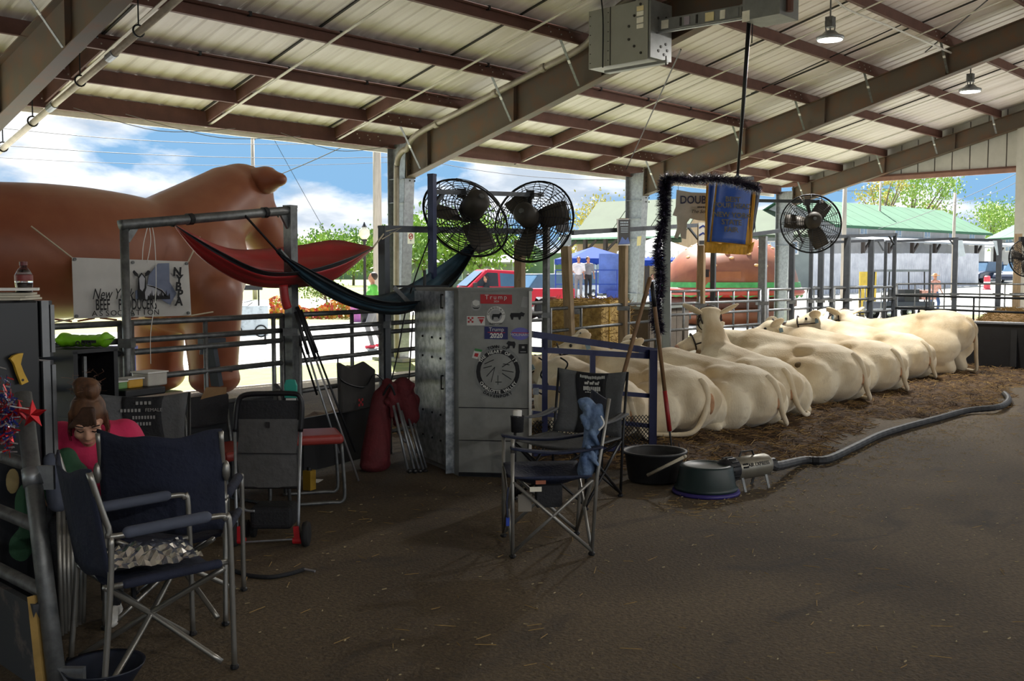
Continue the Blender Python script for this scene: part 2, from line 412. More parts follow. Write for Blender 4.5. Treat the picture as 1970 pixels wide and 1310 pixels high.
frame(5.25, .72, .55, 'grey brown tapered roof beam nearest the camera, beside the hanging pipe')
frame(12.87, .74, .56, 'rusty tapered roof beam carrying the thick conduit and grey electrical unit')
frame(20.49, .64, .48, 'dark tapered roof beam over the resting cattle')
frame(28.0, .50, .36, 'end roof beam against the pale gable siding')
def column(x, label):
    c = thing('steel_column', label, 'column', (x, 15.0, 0), kind='structure')
    zt = zroof(15) - .25
    w = MB(); w.prism([(15.3, 0), (15.3, zt), (14.76, zt), (15.0, 0)], (x - .005, 0, 0), (0, 1, 0), (0, 0, 1), (1, 0, 0), .01); w.build('web', GALV, c)
    f = MB(); f.beam((x, 15.3, 0), (x, 15.3, zt), .24, .014, (0, 1, 0)); f.build('outer_flange', GALV, c)
    f = MB(); f.beam((x, 15.0, 0), (x, 14.76, zt), .24, .014, (0, 1, 0)); f.build('inner_flange', GALV, c)
    for z in (1.2, 2.55, 3.05, 3.5): MB().box((x, 15.08, z), (.2, .42, .01)).build('stiffener', GALV, c)
    b = MB()
    for i in range(7): b.ell((x - .06, 14.72, 3.45 + i * .1), (.018, .018, .018), 6, 4); b.ell((x + .06, 14.72, 3.45 + i * .1), (.018, .018, .018), 6, 4)
    b.build('bolts', BLACKM, c)
    MB().box((x, 15.15, .03), (.6, .9, .06)).build('base_pad', PAD, c)
    return c
COLB = column(12.87, 'galvanised tapered steel column with the bent conduit, between the road and truck views')
COLC = column(20.49, 'galvanised tapered steel column behind the black poster on a wooden post')
COLD = column(28.0, 'galvanised steel corner column behind the hanging ribbon banner')
column(5.25, 'galvanised steel column behind the refrigerator and the giant inflatable cow')
column(-2.37, 'galvanised steel column at the far end out by the open bay')
# ---- gable wall over the opening
GABM = mat('off white gable siding', (196, 194, 186), .6, 0, .07, 3)
wr = struct(thing('wall_right', None, None), 'pale vertical siding filling the gable above the end opening')
y = 15.3
yy = 15.3; base_z = 4.42; first = True
while yy > -15:
    ya, yb = yy, yy - .46
    za_, zb_ = zroof(ya) + .012, zroof(yb) + .012
    if min(za_, zb_) > base_z + .03:
        b = MB(); b.prism([(ya, base_z), (yb + .03, base_z), (yb + .03, zb_), (ya, za_)], (28.2, 0, 0), (0, 1, 0), (0, 0, 1), (1, 0, 0), .03)
        b.build('siding_panel', GABM, wr)
    yy -= .46
MB().prism([(15.3, base_z), (-15.3, base_z), (-15.3, zroof(15.3)), (0, zroof(0) + .012), (15.3, zroof(15.3))], (28.225, 0, 0), (0, 1, 0), (0, 0, 1), (1, 0, 0), .02).build('backing_sheet', mat('shadowed seam backing', (96, 92, 86), .8), wr)
MB().box((28.17, 0, base_z - .05), (.09, 30.6, .12)).build('header_trim', mat('pinkish brown trim', (150, 112, 98), .6), wr)
MB().box((28.14, 0, base_z + .03), (.05, 30.6, .05)).build('header_angle', BROWN, wr)
struct(MB().box((28.15, 8.42, 2.9), (.30, .30, 5.8)).build('trim_1', GABM), 'pale boxed gable post at the edge of the end opening')
# sides of the barn that the camera does not look at: closed back gable, low wall
wl = MB().box((-24.1, 0, 2.6), (.15, 31, 5.2)); struct(wl.build('wall_left', GABM), 'sheeted end wall far behind')
# ================================================================== OUTSIDE
CONTACT = 0
def zyard(x): return -.02 if x < 45 else -.02 + (x - 45) / 255 * 6.22
# ---- giant inflatable cow, standing along the open side
ZU0 = Vector((0, 0, 1))
INFL = mat('brown inflatable vinyl', (152, 92, 62), .42, 0, .10, 1.2, rgb2=(134, 72, 46), sheen=.1)
ic = thing('inflatable_cow', 'giant brown inflatable cow carrying a white association banner on its flank', 'inflatable', (6.0, 13.1, 0))
b = MB()
b.ell((5.3, 13.1, 1.95), (2.75, .86, .86), 24, 14)
b.ell((3.4, 13.1, 1.98), (1.1, .88, .84), 20, 12)
b.ell((7.2, 13.1, 1.82), (.95, .80, .98), 20, 12)
b.cap((7.0, 13.1, 2.05), (7.95, 13.15, 2.72), .74, .52, 18)
b.ell((8.2, 13.2, 2.84), (.50, .46, .46), 18, 12)
b.cap((8.35, 13.2, 2.6), (8.75, 13.25, 2.1), .40, .31, 16)
b.ell((8.82, 13.27, 2.02), (.30, .33, .27), 14, 10)
for px_, yy in ((7.35, 12.62), (7.05, 13.6), (3.2, 12.6), (2.9, 13.6)):
    b.cap((px_, yy, 1.4), (px_ + .02, yy, .30), .44, .33, 16); b.ell((px_ + .03, yy, .22), (.37, .37, .23), 14, 8)
body = voxel(b, 'body', INFL, ic, .055, 8, local=False)
er0 = W(505, 347, 14.75); ed_ = (RT * .9 - FH * .42).normalized()
e = MB(); e.cap(er0 - ed_ * .30, er0 + ed_ * .06, .17, .21, 14); e.cap(er0 + ed_ * .06, er0 + ed_ * .32 + ZU0 * .0, .21, .10, 14)
voxel(e, 'ear', INFL, ic, .03, 4, local=False)
e = MB(); e.ell((8.22, 13.85, 2.76), (.18, .38, .18), 14, 9, Matrix.Rotation(-.3, 3, 'Z')); voxel(e, 'ear', INFL, ic, .03, 4, local=False)
MB().ell((8.62, 12.93, 2.55), (.07, .04, .06), 10, 7).build('eye', BLACKP, ic, smooth=True)
WHF = mat('white muzzle patch', (200, 176, 150), .5); 
MB().ell((8.9, 13.28, 1.98), (.255, .30, .20), 14, 10).build('muzzle_patch', WHF, ic, smooth=True)
e = MB()
for yy, zz_ in ((12.14, 1.6),):
    for k in range(9): e.tube([(4.2 + k * .28, 12.20 - .03 * math.sin(k), 1.1 + .03 * (k % 2)), (4.4 + k * .28, 12.2, 1.1 + .03 * ((k + 1) % 2))], .012, 5)
e.build('belly_seam', INFL, ic)
# ---- banner tied on the flank
BANM = mat('white vinyl banner', (205, 204, 200), .6, 0, .05, 3)
INK = mat('black ink', (22, 22, 26), .7); BLUEG = mat('grey blue print', (120, 130, 156), .7, 0, .15, 4)
YB = 12.17
bc = [PY(138, 495, YB), PY(362, 503, YB), PY(368, 607, YB), PY(142, 613, YB)]
bn = thing('banner', 'white vinyl banner with cow drawing, tied by cords to the inflatable cow', 'banner', bc[3])
def bpt(u, v, off=0.0):                                      # u to the right, v up
    p = (bc[3].lerp(bc[2], u)).lerp(bc[0].lerp(bc[1], u), v)
    return p + Vector((0, -.015 * math.sin(u * 9) * math.sin(v * 3.1) - off, 0))
MB().grid(lambda u, v: bpt(u, v), 24, 10).build('sheet', BANM, bn, smooth=True)
bux = (bc[2] - bc[3]).normalized(); buy = Vector((0, 0, 1)); BWID = (bc[2] - bc[3]).length; BH = (bc[0] - bc[3]).length
def btext(s, u, v, size, **k): return text('lettering', s, size, INK, bn, bpt(u, v, .035), bux, buy, **k)
btext('New', .215, .395, .19, shear=.35, sx=.64); btext('York', .40, .395, .19, shear=.35, sx=.64)
btext('BEEF', .222, .215, .19, sx=.47, bold=.003); btext('PRODUCERS', .52, .215, .19, sx=.47, bold=.003)
[btext(ch_, .155 + .052 * k_, .075, .095, sx=1.1) for k_, ch_ in enumerate('ASSOCIATION')]
for k, ch in enumerate('NYBPA'): btext(ch, .875 + .012 * (k % 2), .80 - k * .135, .15, bold=.006, shear=.1)
# state outline behind the drawing
MB().prism([(.62, .72), (.70, .92), (.80, .93), (.80, .60), (.86, .40), (.80, .20), (.72, .30), (.60, .32), (.50, .30), (.50, .45), (.60, .52)],
           bpt(0, 0, .022), bux * BWID, buy * BH, (0, -1, 0), .003).build('state_shape', BLUEG, bn)
PALE = mat('pale print', (186, 188, 196), .7)
o_ = bpt(0, 0, .028)
MB().prism([(.52, .30), (.52, .45), (.56, .57), (.64, .54), (.73, .47), (.78, .36), (.78, .30)], o_, bux * BWID, buy * BH, (0, -1, 0), .003).build('drawn_body', PALE, bn)
e = MB()
e.prism([(.520, .30), (.516, .46), (.522, .68), (.552, .76), (.588, .68), (.592, .5), (.578, .42), (.582, .30)], o_ + Vector((0, -.004, 0)), bux * BWID, buy * BH, (0, -1, 0), .002)
e.prism([(.478, .77), (.495, .71), (.528, .68), (.522, .74), (.49, .80)], o_, bux * BWID, buy * BH, (0, -1, 0), .003)
e.prism([(.582, .69), (.615, .72), (.632, .78), (.61, .80), (.585, .75)], o_, bux * BWID, buy * BH, (0, -1, 0), .003)
for k in range(14): 
    u_ = .60 + k * .014; e.prism([(u_, .30), (u_ + .018, .30), (u_ + .014, .36 + .05 * (k % 3)), (u_ + .004, .37)], o_ + Vector((0, -.003, 0)), bux * BWID, buy * BH, (0, -1, 0), .002)
e.tube([bpt(.59, .56, .035), bpt(.66, .53, .035), bpt(.73, .46, .035), bpt(.77, .36, .035)], .008, 5)
e.build('drawn_outline', INK, bn)
MB().prism([(.536, .48), (.530, .66), (.554, .73), (.580, .66), (.574, .50), (.556, .44)], o_ + Vector((0, -.007, 0)), bux * BWID, buy * BH, (0, -1, 0), .002).build('drawn_face', PALE, bn)
for (u_, v_) in ((.02, .97), (.5, .95), (.98, .96), (.02, .04), (.48, .04), (.97, .05)):
    MB().tube([bpt(u_, v_, .0), bpt(u_, v_, .02)], .02, 10).build('grommet', GALVD, bn)
for p, q in (((138, 495), (60, 435)), ((362, 503), (385, 455)), ((142, 613), (95, 622)), ((368, 607), (410, 600))):
    MB().tube([PY(*p, YB - .01), PY(*q, YB - .02)], .01, 5).build('tie_cord', ROPE, bn)
# ---- burger stand
BUN = mat('glazed bun shell', (134, 78, 46), .38, 0, .16, 1.5, rgb2=(116, 60, 34))
LET = mat('lettuce green', (64, 140, 74), .5, 0, .2, 5); TOM = mat('tomato red', (156, 52, 40), .4, 0, .15, 4); PATTY = mat('brown patty', (78, 44, 34), .7, 0, .2, 8); SEED = mat('sesame seed', (206, 160, 104), .5)
bd = 35.5; bp_ = W(1405, 530, bd); bx_, by_ = bp_.x, bp_.y; mpp = bd / F
bs = thing('burger_stand', 'huge hamburger shaped food stand with sesame bun and lettuce, beyond the pen fence', 'food stand', (bx_, by_, 0))
zof = lambda py: EYE + (530 - py) * mpp
Rb = 127 * mpp
def dome(r, z0, h, n=14): return [(r * math.cos(math.pi / 2 * i / n) if i < n else .001, z0 + h * math.sin(math.pi / 2 * i / n)) for i in range(n + 1)]
z_b = zof(549); hb = zof(455) - z_b
MB().lathe([(Rb * .98, z_b - .06)] + dome(Rb, z_b, hb), (bx_, by_, 0), 48).build('top_bun', BUN, bs, smooth=True)
e = MB(); fl = MB()
n = 64
for i in range(n):
    a = 2 * math.pi * i / n
    e.v.append(Vector((bx_ + Rb * 1.03 * math.cos(a), by_ + Rb * 1.02 * math.sin(a), z_b + .12)))
    e.v.append(Vector((bx_ + Rb * 1.07 * math.cos(a), by_ + Rb * 1.07 * math.sin(a), z_b - .24 - .16 * abs(math.sin(i * 1.7)))))
e.f = [(2 * i, 2 * i + 1, (2 * i + 3) % (2 * n), (2 * i + 2) % (2 * n)) for i in range(n)]
o = e.build('lettuce', LET, bs); md = o.modifiers.new('s', 'SOLIDIFY'); md.thickness = .05
MB().lathe([(Rb * .9, z_b - .4), (Rb * 1.05, z_b - .36), (Rb * 1.1, z_b - .22), (Rb * 1.05, z_b - .06), (Rb * .9, z_b)], (bx_, by_, 0), 48).build('tomato', TOM, bs, smooth=True)
MB().lathe([(Rb * .9, .55), (Rb * .98, .6), (Rb * .98, z_b - .42), (Rb * .9, z_b - .38)], (bx_, by_, 0), 48).build('patty_skirt', PATTY, bs, smooth=True)
MB().lathe([(Rb * .9, .0), (Rb * .95, .05), (Rb * .95, .5), (Rb * .9, .56)], (bx_, by_, 0), 48).build('bottom_bun', BUN, bs, smooth=True)
e = MB()
for k in range(60):
    a = random.uniform(0, 2 * math.pi); t = random.uniform(.35, 1.2)
    p = Vector((Rb * math.cos(t) * math.cos(a), Rb * math.cos(t) * math.sin(a), hb * math.sin(t)))
    nn_ = Vector((p.x, p.y, p.z * 1.6)).normalized(); q = nn_.to_track_quat('Z', 'Y').to_matrix()
    e.ell(Vector((bx_, by_, z_b)) + p, (.09, .05, .03), 8, 5, q)
e.build('sesame_seed', SEED, bs, smooth=True)['kind'] = 'stuff'
hd = (Vector((0, 0, 0)) - Vector((bx_, by_, 0))).normalized(); hs = Vector((-hd.y, hd.x, 0))
hp = Vector((bx_, by_, 0)) + hd * (Rb * .97) - hs * 0.1
MB().beam(hp + hs * -1.0 + Vector((0, 0, z_b + .2)), hp + hs * .45 + Vector((0, 0, z_b + .2)), .05, .55).build('serving_hatch', BUN, bs)
MB().box(hp - hs * .75 + Vector((0, 0, z_b + .42)) + hd * .05, (.25, .25, .25)).build('hatch_lock', BLACKM, bs)

# ---- vehicles
GLASS = mat('dark tinted glass', (70, 96, 120), .08, 0, .1, 2)
TYRE = mat('tyre rubber', (24, 24, 25), .8); CHROME = mat('bright wheel', (200, 202, 205), .25, .9)
def wheel(parent, x, y, r, w=.24):
    m = Matrix.Rotation(math.pi / 2, 3, 'X')
    t = MB().lathe([(r * .62, -w / 2), (r * .95, -w / 2), (r, -w / 3), (r, w / 3), (r * .95, w / 2), (r * .62, w / 2)], (x, y, r), 20, m).build('wheel', TYRE, parent, smooth=False, local=True)
    MB().lathe([(r * .15, -w / 2 - .01), (r * .62, -w / 2 + .01), (r * .62, w / 2 - .01), (r * .15, w / 2 + .01)], (x, y, r), 16, m).build('rim', CHROME, t, local=True)
def car(label, loc, rz, paint, kind='sedan', cat='car', name='parked_car'):
    c = thing(name, label, cat, loc, rz)
    if kind == 'truck':
        L, Wd = 5.8, 2.0
        b = MB(); b.prism([(-2.9, .55), (-2.9, 1.18), (-.85, 1.18), (-.85, 1.22), (1.15, 1.22), (2.75, 1.1), (2.9, .9), (2.9, .5), (2.35, .5), (2.2, .85), (1.5, .85), (1.35, .5), (-1.25, .5), (-1.4, .88), (-2.15, .88), (-2.3, .55)], (0, -Wd / 2, 0), (1, 0, 0), (0, 0, 1), (0, 1, 0), Wd)
        bevel(b.build('body', paint, c, local=True), .05, 3)
        b = MB(); 
        P = [(-.85, 1.2), (-.68, 1.84), (.45, 1.9), (1.2, 1.22)]
        b.v = [Vector((x, s * (Wd / 2 - (.05 if z < 1.5 else .22)), z)) for s in (-1, 1) for x, z in P]
        b.f = [(0, 1, 2, 3), (7, 6, 5, 4), (0, 4, 5, 1), (1, 5, 6, 2), (2, 6, 7, 3), (3, 7, 4, 0)]
        bevel(b.build('cab', paint, c, local=True), .05, 3)
        for s in (-1, 1):
            f = lambda x, z: Vector((x, s * (Wd / 2 - .05 - .17 * (z - 1.2) / .66 + .012), z))
            for nm, q in (('rear_window', [(-.72, 1.27), (-.58, 1.72), (-.05, 1.76), (-.05, 1.27)]), ('front_window', [(.03, 1.27), (.03, 1.76), (.42, 1.78), (.98, 1.29)])):
                MB().prism([(0, 0), (0, 0), (0, 0)], (0, 0, 0), (1, 0, 0), (0, 0, 1), (0, 1, 0), 0) 
                g = MB(); g.add([f(*p) for p in q], [(0, 1, 2, 3)]); g.build(nm, GLASS if not (s > 0 and nm == 'front_window') else mat('open cab shadow', (40, 44, 50), .8), c, local=True)
            MB().box((.95, s * (Wd / 2 + .10), 1.3), (.12, .2, .22)).build('wing_mirror', BLACKP, c, local=True)
            MB().box((-.3, s * (Wd / 2 + .01), 1.02), (.22, .03, .04)).build('door_handle', CHROME, c, local=True)
            MB().box((.0, s * (Wd / 2 + .003), .85), (.012, .012, .7)).build('door_gap', BLACKP, c, local=True)
        g = MB(); g.add([(1.16, -.78, 1.3), (1.16, .78, 1.3), (.52, .66, 1.85), (.52, -.66, 1.85)], [(0, 1, 2, 3)]); o = g.build('windshield', GLASS, c, local=True); o.location.x = .035
        MB().box((2.9, 0, .62), (.16, 2.0, .3)).build('bumper', CHROME, c, local=True)
        MB().box((2.88, 0, .95), (.06, 1.2, .2)).build('grille', BLACKP, c, local=True)
        for x in (1.85, -1.78):
            for y in (-.9, .9): wheel(c, x, y, .42)
    else:
        H = 1.45 if kind == 'sedan' else 1.75; L = 4.5; Wd = 1.8
        b = MB(); b.prism([(-2.25, .35), (-2.25, .85), (-1.9, .98), (1.1, .98), (2.1, .82), (2.25, .6), (2.25, .35)], (0, -Wd / 2, 0), (1, 0, 0), (0, 0, 1), (0, 1, 0), Wd); bevel(b.build('body', paint, c, local=True), .08, 3)
        P = [(-1.95, .95), (-1.5, H), (.3, H), (1.05, .95)] if kind == 'sedan' else [(-2.2, .95), (-2.05, H), (.4, H), (1.15, .95)]
        b = MB(); b.v = [Vector((x, s * (Wd / 2 - (.06 if z < 1.2 else .24)), z)) for s in (-1, 1) for x, z in P]
        b.f = [(0, 1, 2, 3), (7, 6, 5, 4), (0, 4, 5, 1), (1, 5, 6, 2), (2, 6, 7, 3), (3, 7, 4, 0)]
        bevel(b.build('window_band', GLASS, c, local=True), .05, 2)
        MB().box(((P[1][0] + P[2][0]) / 2, 0, H), (P[2][0] - P[1][0] + .1, Wd - .5, .05)).build('roof', paint, c, local=True)
        for x in (1.4, -1.4):
            for y in (-.8, .8): wheel(c, x, y, .33, .2)
    return c
RED = mat('glossy red truck paint', (186, 28, 48), .22, 0, .05, 2)
rz_left = math.atan2(-RT.y, -RT.x)
tp = W(948, 612, 38); TRK = car('glossy red pickup truck driving past behind the fans', (tp.x, tp.y, -.02), rz_left + .28, RED, 'truck', 'truck', 'pickup_truck')
SILV = mat('silver car paint', (168, 176, 186), .25, .5); DKB = mat('dark blue car paint', (40, 48, 66), .25); CARW = mat('white car paint', (220, 222, 224), .25); GREYC = mat('grey car paint', (96, 100, 106), .25)
def put(px, py, dep): p = W(px, py, dep); return (p.x, p.y, -.02 if p.x < 45 else zyard(p.x))
car('white van parked behind the red pickup truck', put(1036, 590, 52), rz_left + .5, CARW, 'suv', 'van', 'parked_van')
car('silver car parked between pickup and blue canopy', put(1092, 590, 66), rz_left + .5, SILV, 'suv')
for px_, dd, pm, lb, kd in ((1890, 84, DKB, 'dark blue car parked right beside the plank fence end', 'suv'), (1925, 85, GREYC, 'grey car parked behind the dark blue one', 'sedan'), (1962, 80, DKB, 'dark van by the gable post', 'suv')):
    car(lb, put(px_, 540, dd), rz_left + random.uniform(.5, .9), pm, kd)
# red barrel
p = put(1899, 540, 70); brl = thing('traffic_barrel', 'pink red barrel standing in the yard before parked cars', 'barrel', p)
MB().lathe([(.28, 0), (.28, .06), (.22, .08), (.2, .9), (.12, .95)], p, 14).build('drum', mat('barrel red', (214, 72, 84), .5), brl)
MB().lathe([(.218, .4), (.216, .55)], p, 14).build('band', WHITE, brl)
# ---- canopy tents
BLUE = mat('blue canopy cloth', (18, 50, 132), 1.0, 0, .1, 4); BANNERB = mat('pale blue printed panel', (84, 112, 180), .6, 0, .25, 1.5)
def tent(label, px, dep, wid, ztop, zeave, clothm, rz):
    p = W(px, 530, dep); c = thing('canopy_tent', label, 'tent', (p.x, p.y, 0), rz); h = wid / 2
    e = MB(); e.add([(-h, -h, zeave), (h, -h, zeave), (h, h, zeave), (-h, h, zeave), (0, 0, ztop)], [(0, 1, 4), (1, 2, 4), (2, 3, 4), (3, 0, 4)]); e.build('roof_cloth', clothm, c, local=True)
    e = MB()
    for (a, b_) in (((-h, -h), (h, -h)), ((h, -h), (h, h)), ((h, h), (-h, h)), ((-h, h), (-h, -h))):
        nsc = 12
        for i in range(nsc):
            u0, u1 = i / nsc, (i + 1) / nsc; A = Vector((a[0] + (b_[0] - a[0]) * u0, a[1] + (b_[1] - a[1]) * u0, 0)); B = Vector((a[0] + (b_[0] - a[0]) * u1, a[1] + (b_[1] - a[1]) * u1, 0)); Mm = (A + B) / 2
            e.add([A + Vector((0, 0, zeave)), A + Vector((0, 0, zeave - .22)), Mm + Vector((0, 0, zeave - .32)), B + Vector((0, 0, zeave - .22)), B + Vector((0, 0, zeave))], [(0, 1, 2, 3, 4)])
    o = e.build('valance', clothm, c, local=True); md = o.modifiers.new('s', 'SOLIDIFY'); md.thickness = .02
    for a in (-1, 1):
        for b_ in (-1, 1): MB().tube([(a * h, b_ * h, 0), (a * h, b_ * h, zeave)], .03, 6).build('pole', WHITE, c, local=True)
    return c
RZV = PHI - math.pi / 2
t1 = tent('blue peaked canopy beyond the red pickup truck', 1140, 55, 3.4, 3.2, 2.55, BLUE, RZV + .2)
tent('blue canopy half hidden behind the galvanised column by the burger', 1255, 58, 3.0, 3.2, 2.5, BLUE, RZV)
tent('white peaked canopy between the column and the burger', 1262, 50, 2.9, 3.55, 2.85, WHITE, RZV + .3)
# blue trailer with printed panel
p = put(1140, 600, 44); tr = thing('flatbed_trailer', 'blue flat trailer with railing behind the pickup truck', 'trailer', p, RZV + .1)
BLUEM = mat('blue painted steel', (30, 64, 150), .45)
MB().box((0, 0, .62), (3.6, 1.7, .16)).build('deck', BLUEM, tr, local=True); MB().box((1.1, -.86, .78), (1.3, .06, .5)).build('side_board', BLUEM, tr, local=True)
for x in (-1.75, -.9, 0, .9, 1.75): MB().tube([(x, -.84, .7), (x, -.84, 1.9)], .03, 6).build('stanchion', BLUEM, tr, local=True)
for z in (1.3, 1.9): MB().tube([(-1.75, -.84, z), (1.75, -.84, z)], .025, 6).build('rail', BLUEM, tr, local=True)
MB().box((1.05, -.5, 1.75), (1.75, .03, 1.7)).build('printed_panel', BANNERB, tr, local=True)
for x in (-.5, .45):
    for y in (-.8, .8): wheel(tr, x, y, .36)

# ---- buildings
GRNR = mat('green metal roofing', (50, 92, 66), .85, 0, .12, .5, stretch=(1, 1, 1)); GRYW = mat('grey board siding', (172, 174, 176), .8, 0, .12, .8)
PALER = mat('pale green roofing', (70, 82, 62), .9, 0, .08, .6); TANW = mat('tan wall boards', (170, 146, 112), .8, 0, .12, 1.0); PALEW = mat('pale grey green siding', (134, 142, 138), .7, 0, .06, 1.2)
DARKW = mat('dark timber', (60, 52, 46), .8); PANE = mat('window pane', (150, 170, 190), .1)
def wall_frame(p, q):                                          # local frame along a facade
    d = (q - p); d.z = 0; L = d.length; d.normalize(); return d, Vector((d.y, -d.x, 0)) if Vector((d.y, -d.x, 0)).dot(EYEP - p) > 0 else -Vector((d.y, -d.x, 0)), L
def facade(label, pL, pR, base, eave, ridge, depth, wallm, roofm, wins, porch=None, name='barn_building'):
    p, q = W(*pL), W(*pR); p.z = q.z = base
    c = thing(name, label, 'building', p); d, nf, L = wall_frame(p, q)
    MB().prism([(0, 0), (L, 0), (L, eave - base), (0, eave - base)], p, d, (0, 0, 1), -nf, depth).build('wall', wallm, c)
    P = lambda a, b_, z: p + d * a - nf * b_ + Vector((0, 0, z - base))
    ov = .5; mid = depth / 2
    sl_ = (ridge - eave) / mid
    for sgn, nm in ((0, 'front_roof'), (1, 'back_roof')):
        y0, y1 = (-ov, mid) if sgn == 0 else (depth + ov, mid)
        z0 = eave - sl_ * ov
        npan = max(3, int(L / 2.2))
        e = MB()
        for i in range(npan):
            a0, a1 = -.4 + (L + .8) * i / npan, -.4 + (L + .8) * (i + 1) / npan - .06
            e.add([P(a0, y0, z0), P(a1, y0, z0), P(a1, y1, ridge), P(a0, y1, ridge)] + [P(a0, y0, z0 + .12), P(a1, y0, z0 + .12), P(a1, y1, ridge + .12), P(a0, y1, ridge + .12)], [(0, 1, 2, 3), (4, 5, 6, 7), (0, 1, 5, 4), (1, 2, 6, 5), (2, 3, 7, 6), (3, 0, 4, 7)])
        e.build(nm, roofm, c)
    for a in (0, L): MB().add([P(a, 0, eave), P(a, depth, eave), P(a, mid, ridge)], [(0, 1, 2)]).build('gable', wallm, c)
    MB().beam(P(-.4, -ov, eave - sl_ * ov), P(L + .4, -ov, eave - sl_ * ov), .08, .2).build('fascia', roofm, c)
    for (fa, z0, w, h) in wins:
        a = fa * L; f = MB().box(P(a, -.04, z0 + h / 2), (w + .2, .1, h + .2), math.atan2(d.y, d.x)).build('window', WHITE, c)
        MB().box(P(a, -.10, z0 + h / 2), (w, .03, h), math.atan2(d.y, d.x)).build('pane', PANE, f)
        MB().box(P(a, -.12, z0 + h / 2), (.06, .03, h), math.atan2(d.y, d.x)).build('mullion', WHITE, f); MB().box(P(a, -.12, z0 + h / 2), (w, .03, .06), math.atan2(d.y, d.x)).build('mullion', WHITE, f)
    if porch:
        z1, pd, n, rm = porch
        MB().add([P(-.5, 0, z1 + .5), P(L + .5, 0, z1 + .5), P(L + .5, -pd, z1), P(-.5, -pd, z1), P(-.5, 0, z1 + .62), P(L + .5, 0, z1 + .62), P(L + .5, -pd, z1 + .14), P(-.5, -pd, z1 + .14)], [(0, 1, 2, 3), (4, 5, 6, 7), (0, 1, 5, 4), (1, 2, 6, 5), (2, 3, 7, 6), (3, 0, 4, 7)]).build('porch_roof', rm, c)
        for i in range(n + 1):
            a = L * i / n; MB().beam(P(a, -pd + .3, base), P(a, -pd + .3, z1), .25, .25).build('porch_post', DARKW, c)
            MB().beam(P(a, -pd + .3, z1 - .9), P(min(a + .9, L), -pd + .3, z1 - .05), .15, .15).build('porch_brace', DARKW, c)
    return c
facade('long grey barn with green metal roof and five small white windows', (1600, 530, 80), (1893, 530, 96), 1.0, 5.75, 7.9, 9, GRYW, GRNR,
       [(.17, 4.5, .9, 1.0), (.38, 4.5, .9, 1.0), (.57, 4.5, .9, 1.0), (.74, 4.5, .9, 1.0), (.89, 4.5, .9, 1.0)], (4.3, 3.0, 7, GRYW))
facade('grey gabled barn with green roof at the far end of the yard', (1905, 530, 112), (2060, 530, 100), 1.2, 5.8, 8.0, 10, GRYW, GRNR, [(.25, 4.3, 1.0, 1.2)], (4.6, 2.5, 3, GRYW))
facade('tan building with pale green roof and bracketed porch behind the blue canopy', (1110, 530, 76), (1305, 530, 72), 0, 4.4, 7.3, 9, TANW, PALER, [(.2, 2.0, 1.2, 1.2), (.55, 2.0, 1.2, 1.2)], (4.25, 2.2, 5, mat('green porch edge', (150, 190, 160), .6)))
facade('pale grey green building with steep roof behind the ribbon banner', (1338, 530, 82), (1570, 530, 80), 0.4, 5.0, 7.0, 8, PALEW, PALER, [(.1, 3.4, .8, .9), (.62, 3.4, .8, .9), (.8, 3.4, .8, .9)])
facade('low white building far off under the trees', (790, 530, 120), (985, 530, 118), 0, 3.2, 4.0, 8, PALEW, mat('grey roof', (150, 150, 150), .7), [(.2, 1.2, 1.5, 1.2), (.45, 1.2, 1.5, 1.2), (.7, 1.2, 1.5, 1.2)])
# ---- grey plank fence: each board a part
pa, pb = W(1560, 530, 66), W(1882, 530, 78)
fz = thing('plank_fence', 'long weathered grey plank fence in the yard', 'fence', (pa.x, pa.y, 0))
d, nf, L = wall_frame(pa, pb); nb = 70
PLK = mat('silver grey planks', (196, 198, 204), .85, 0, .12, 1.5, rgb2=(172, 174, 182))
plank = None
for i in range(nb):
    p = pa + d * (L * (i + .5) / nb); zb = zyard(p.x); zt = EYE + (530 - 487.5) * (p - EYEP).dot(FW) / F
    MB().box((p.x, p.y, (zb + zt + random.uniform(-.03, .03)) / 2), (L / nb - .03, .03, zt - zb), math.atan2(d.y, d.x)).build('plank', PLK, fz)
for f_ in (.2, .75):
    MB().beam(pa - nf * .05 + Vector((0, 0, zyard(pa.x) - pa.z + 2.2 * f_)), pb - nf * .05 + Vector((0, 0, zyard(pb.x) - pb.z + 2.2 * f_)), .06, .1).build('rail', PLK, fz)
# ---- yellow board standing in the yard
p = W(1669, 560, 40); yb = thing('yellow_board', 'tall yellow board standing outside the end pens', 'board', (p.x, p.y, 0), RZV + .3)
MB().box((0, 0, .95), (.75, .08, 1.7)).build('panel', mat('yellow paint', (222, 190, 74), .5), yb, local=True)
for s in (-.3, .3): MB().box((s, 0, .06), (.06, .5, .12)).build('foot', DARKW, yb, local=True)
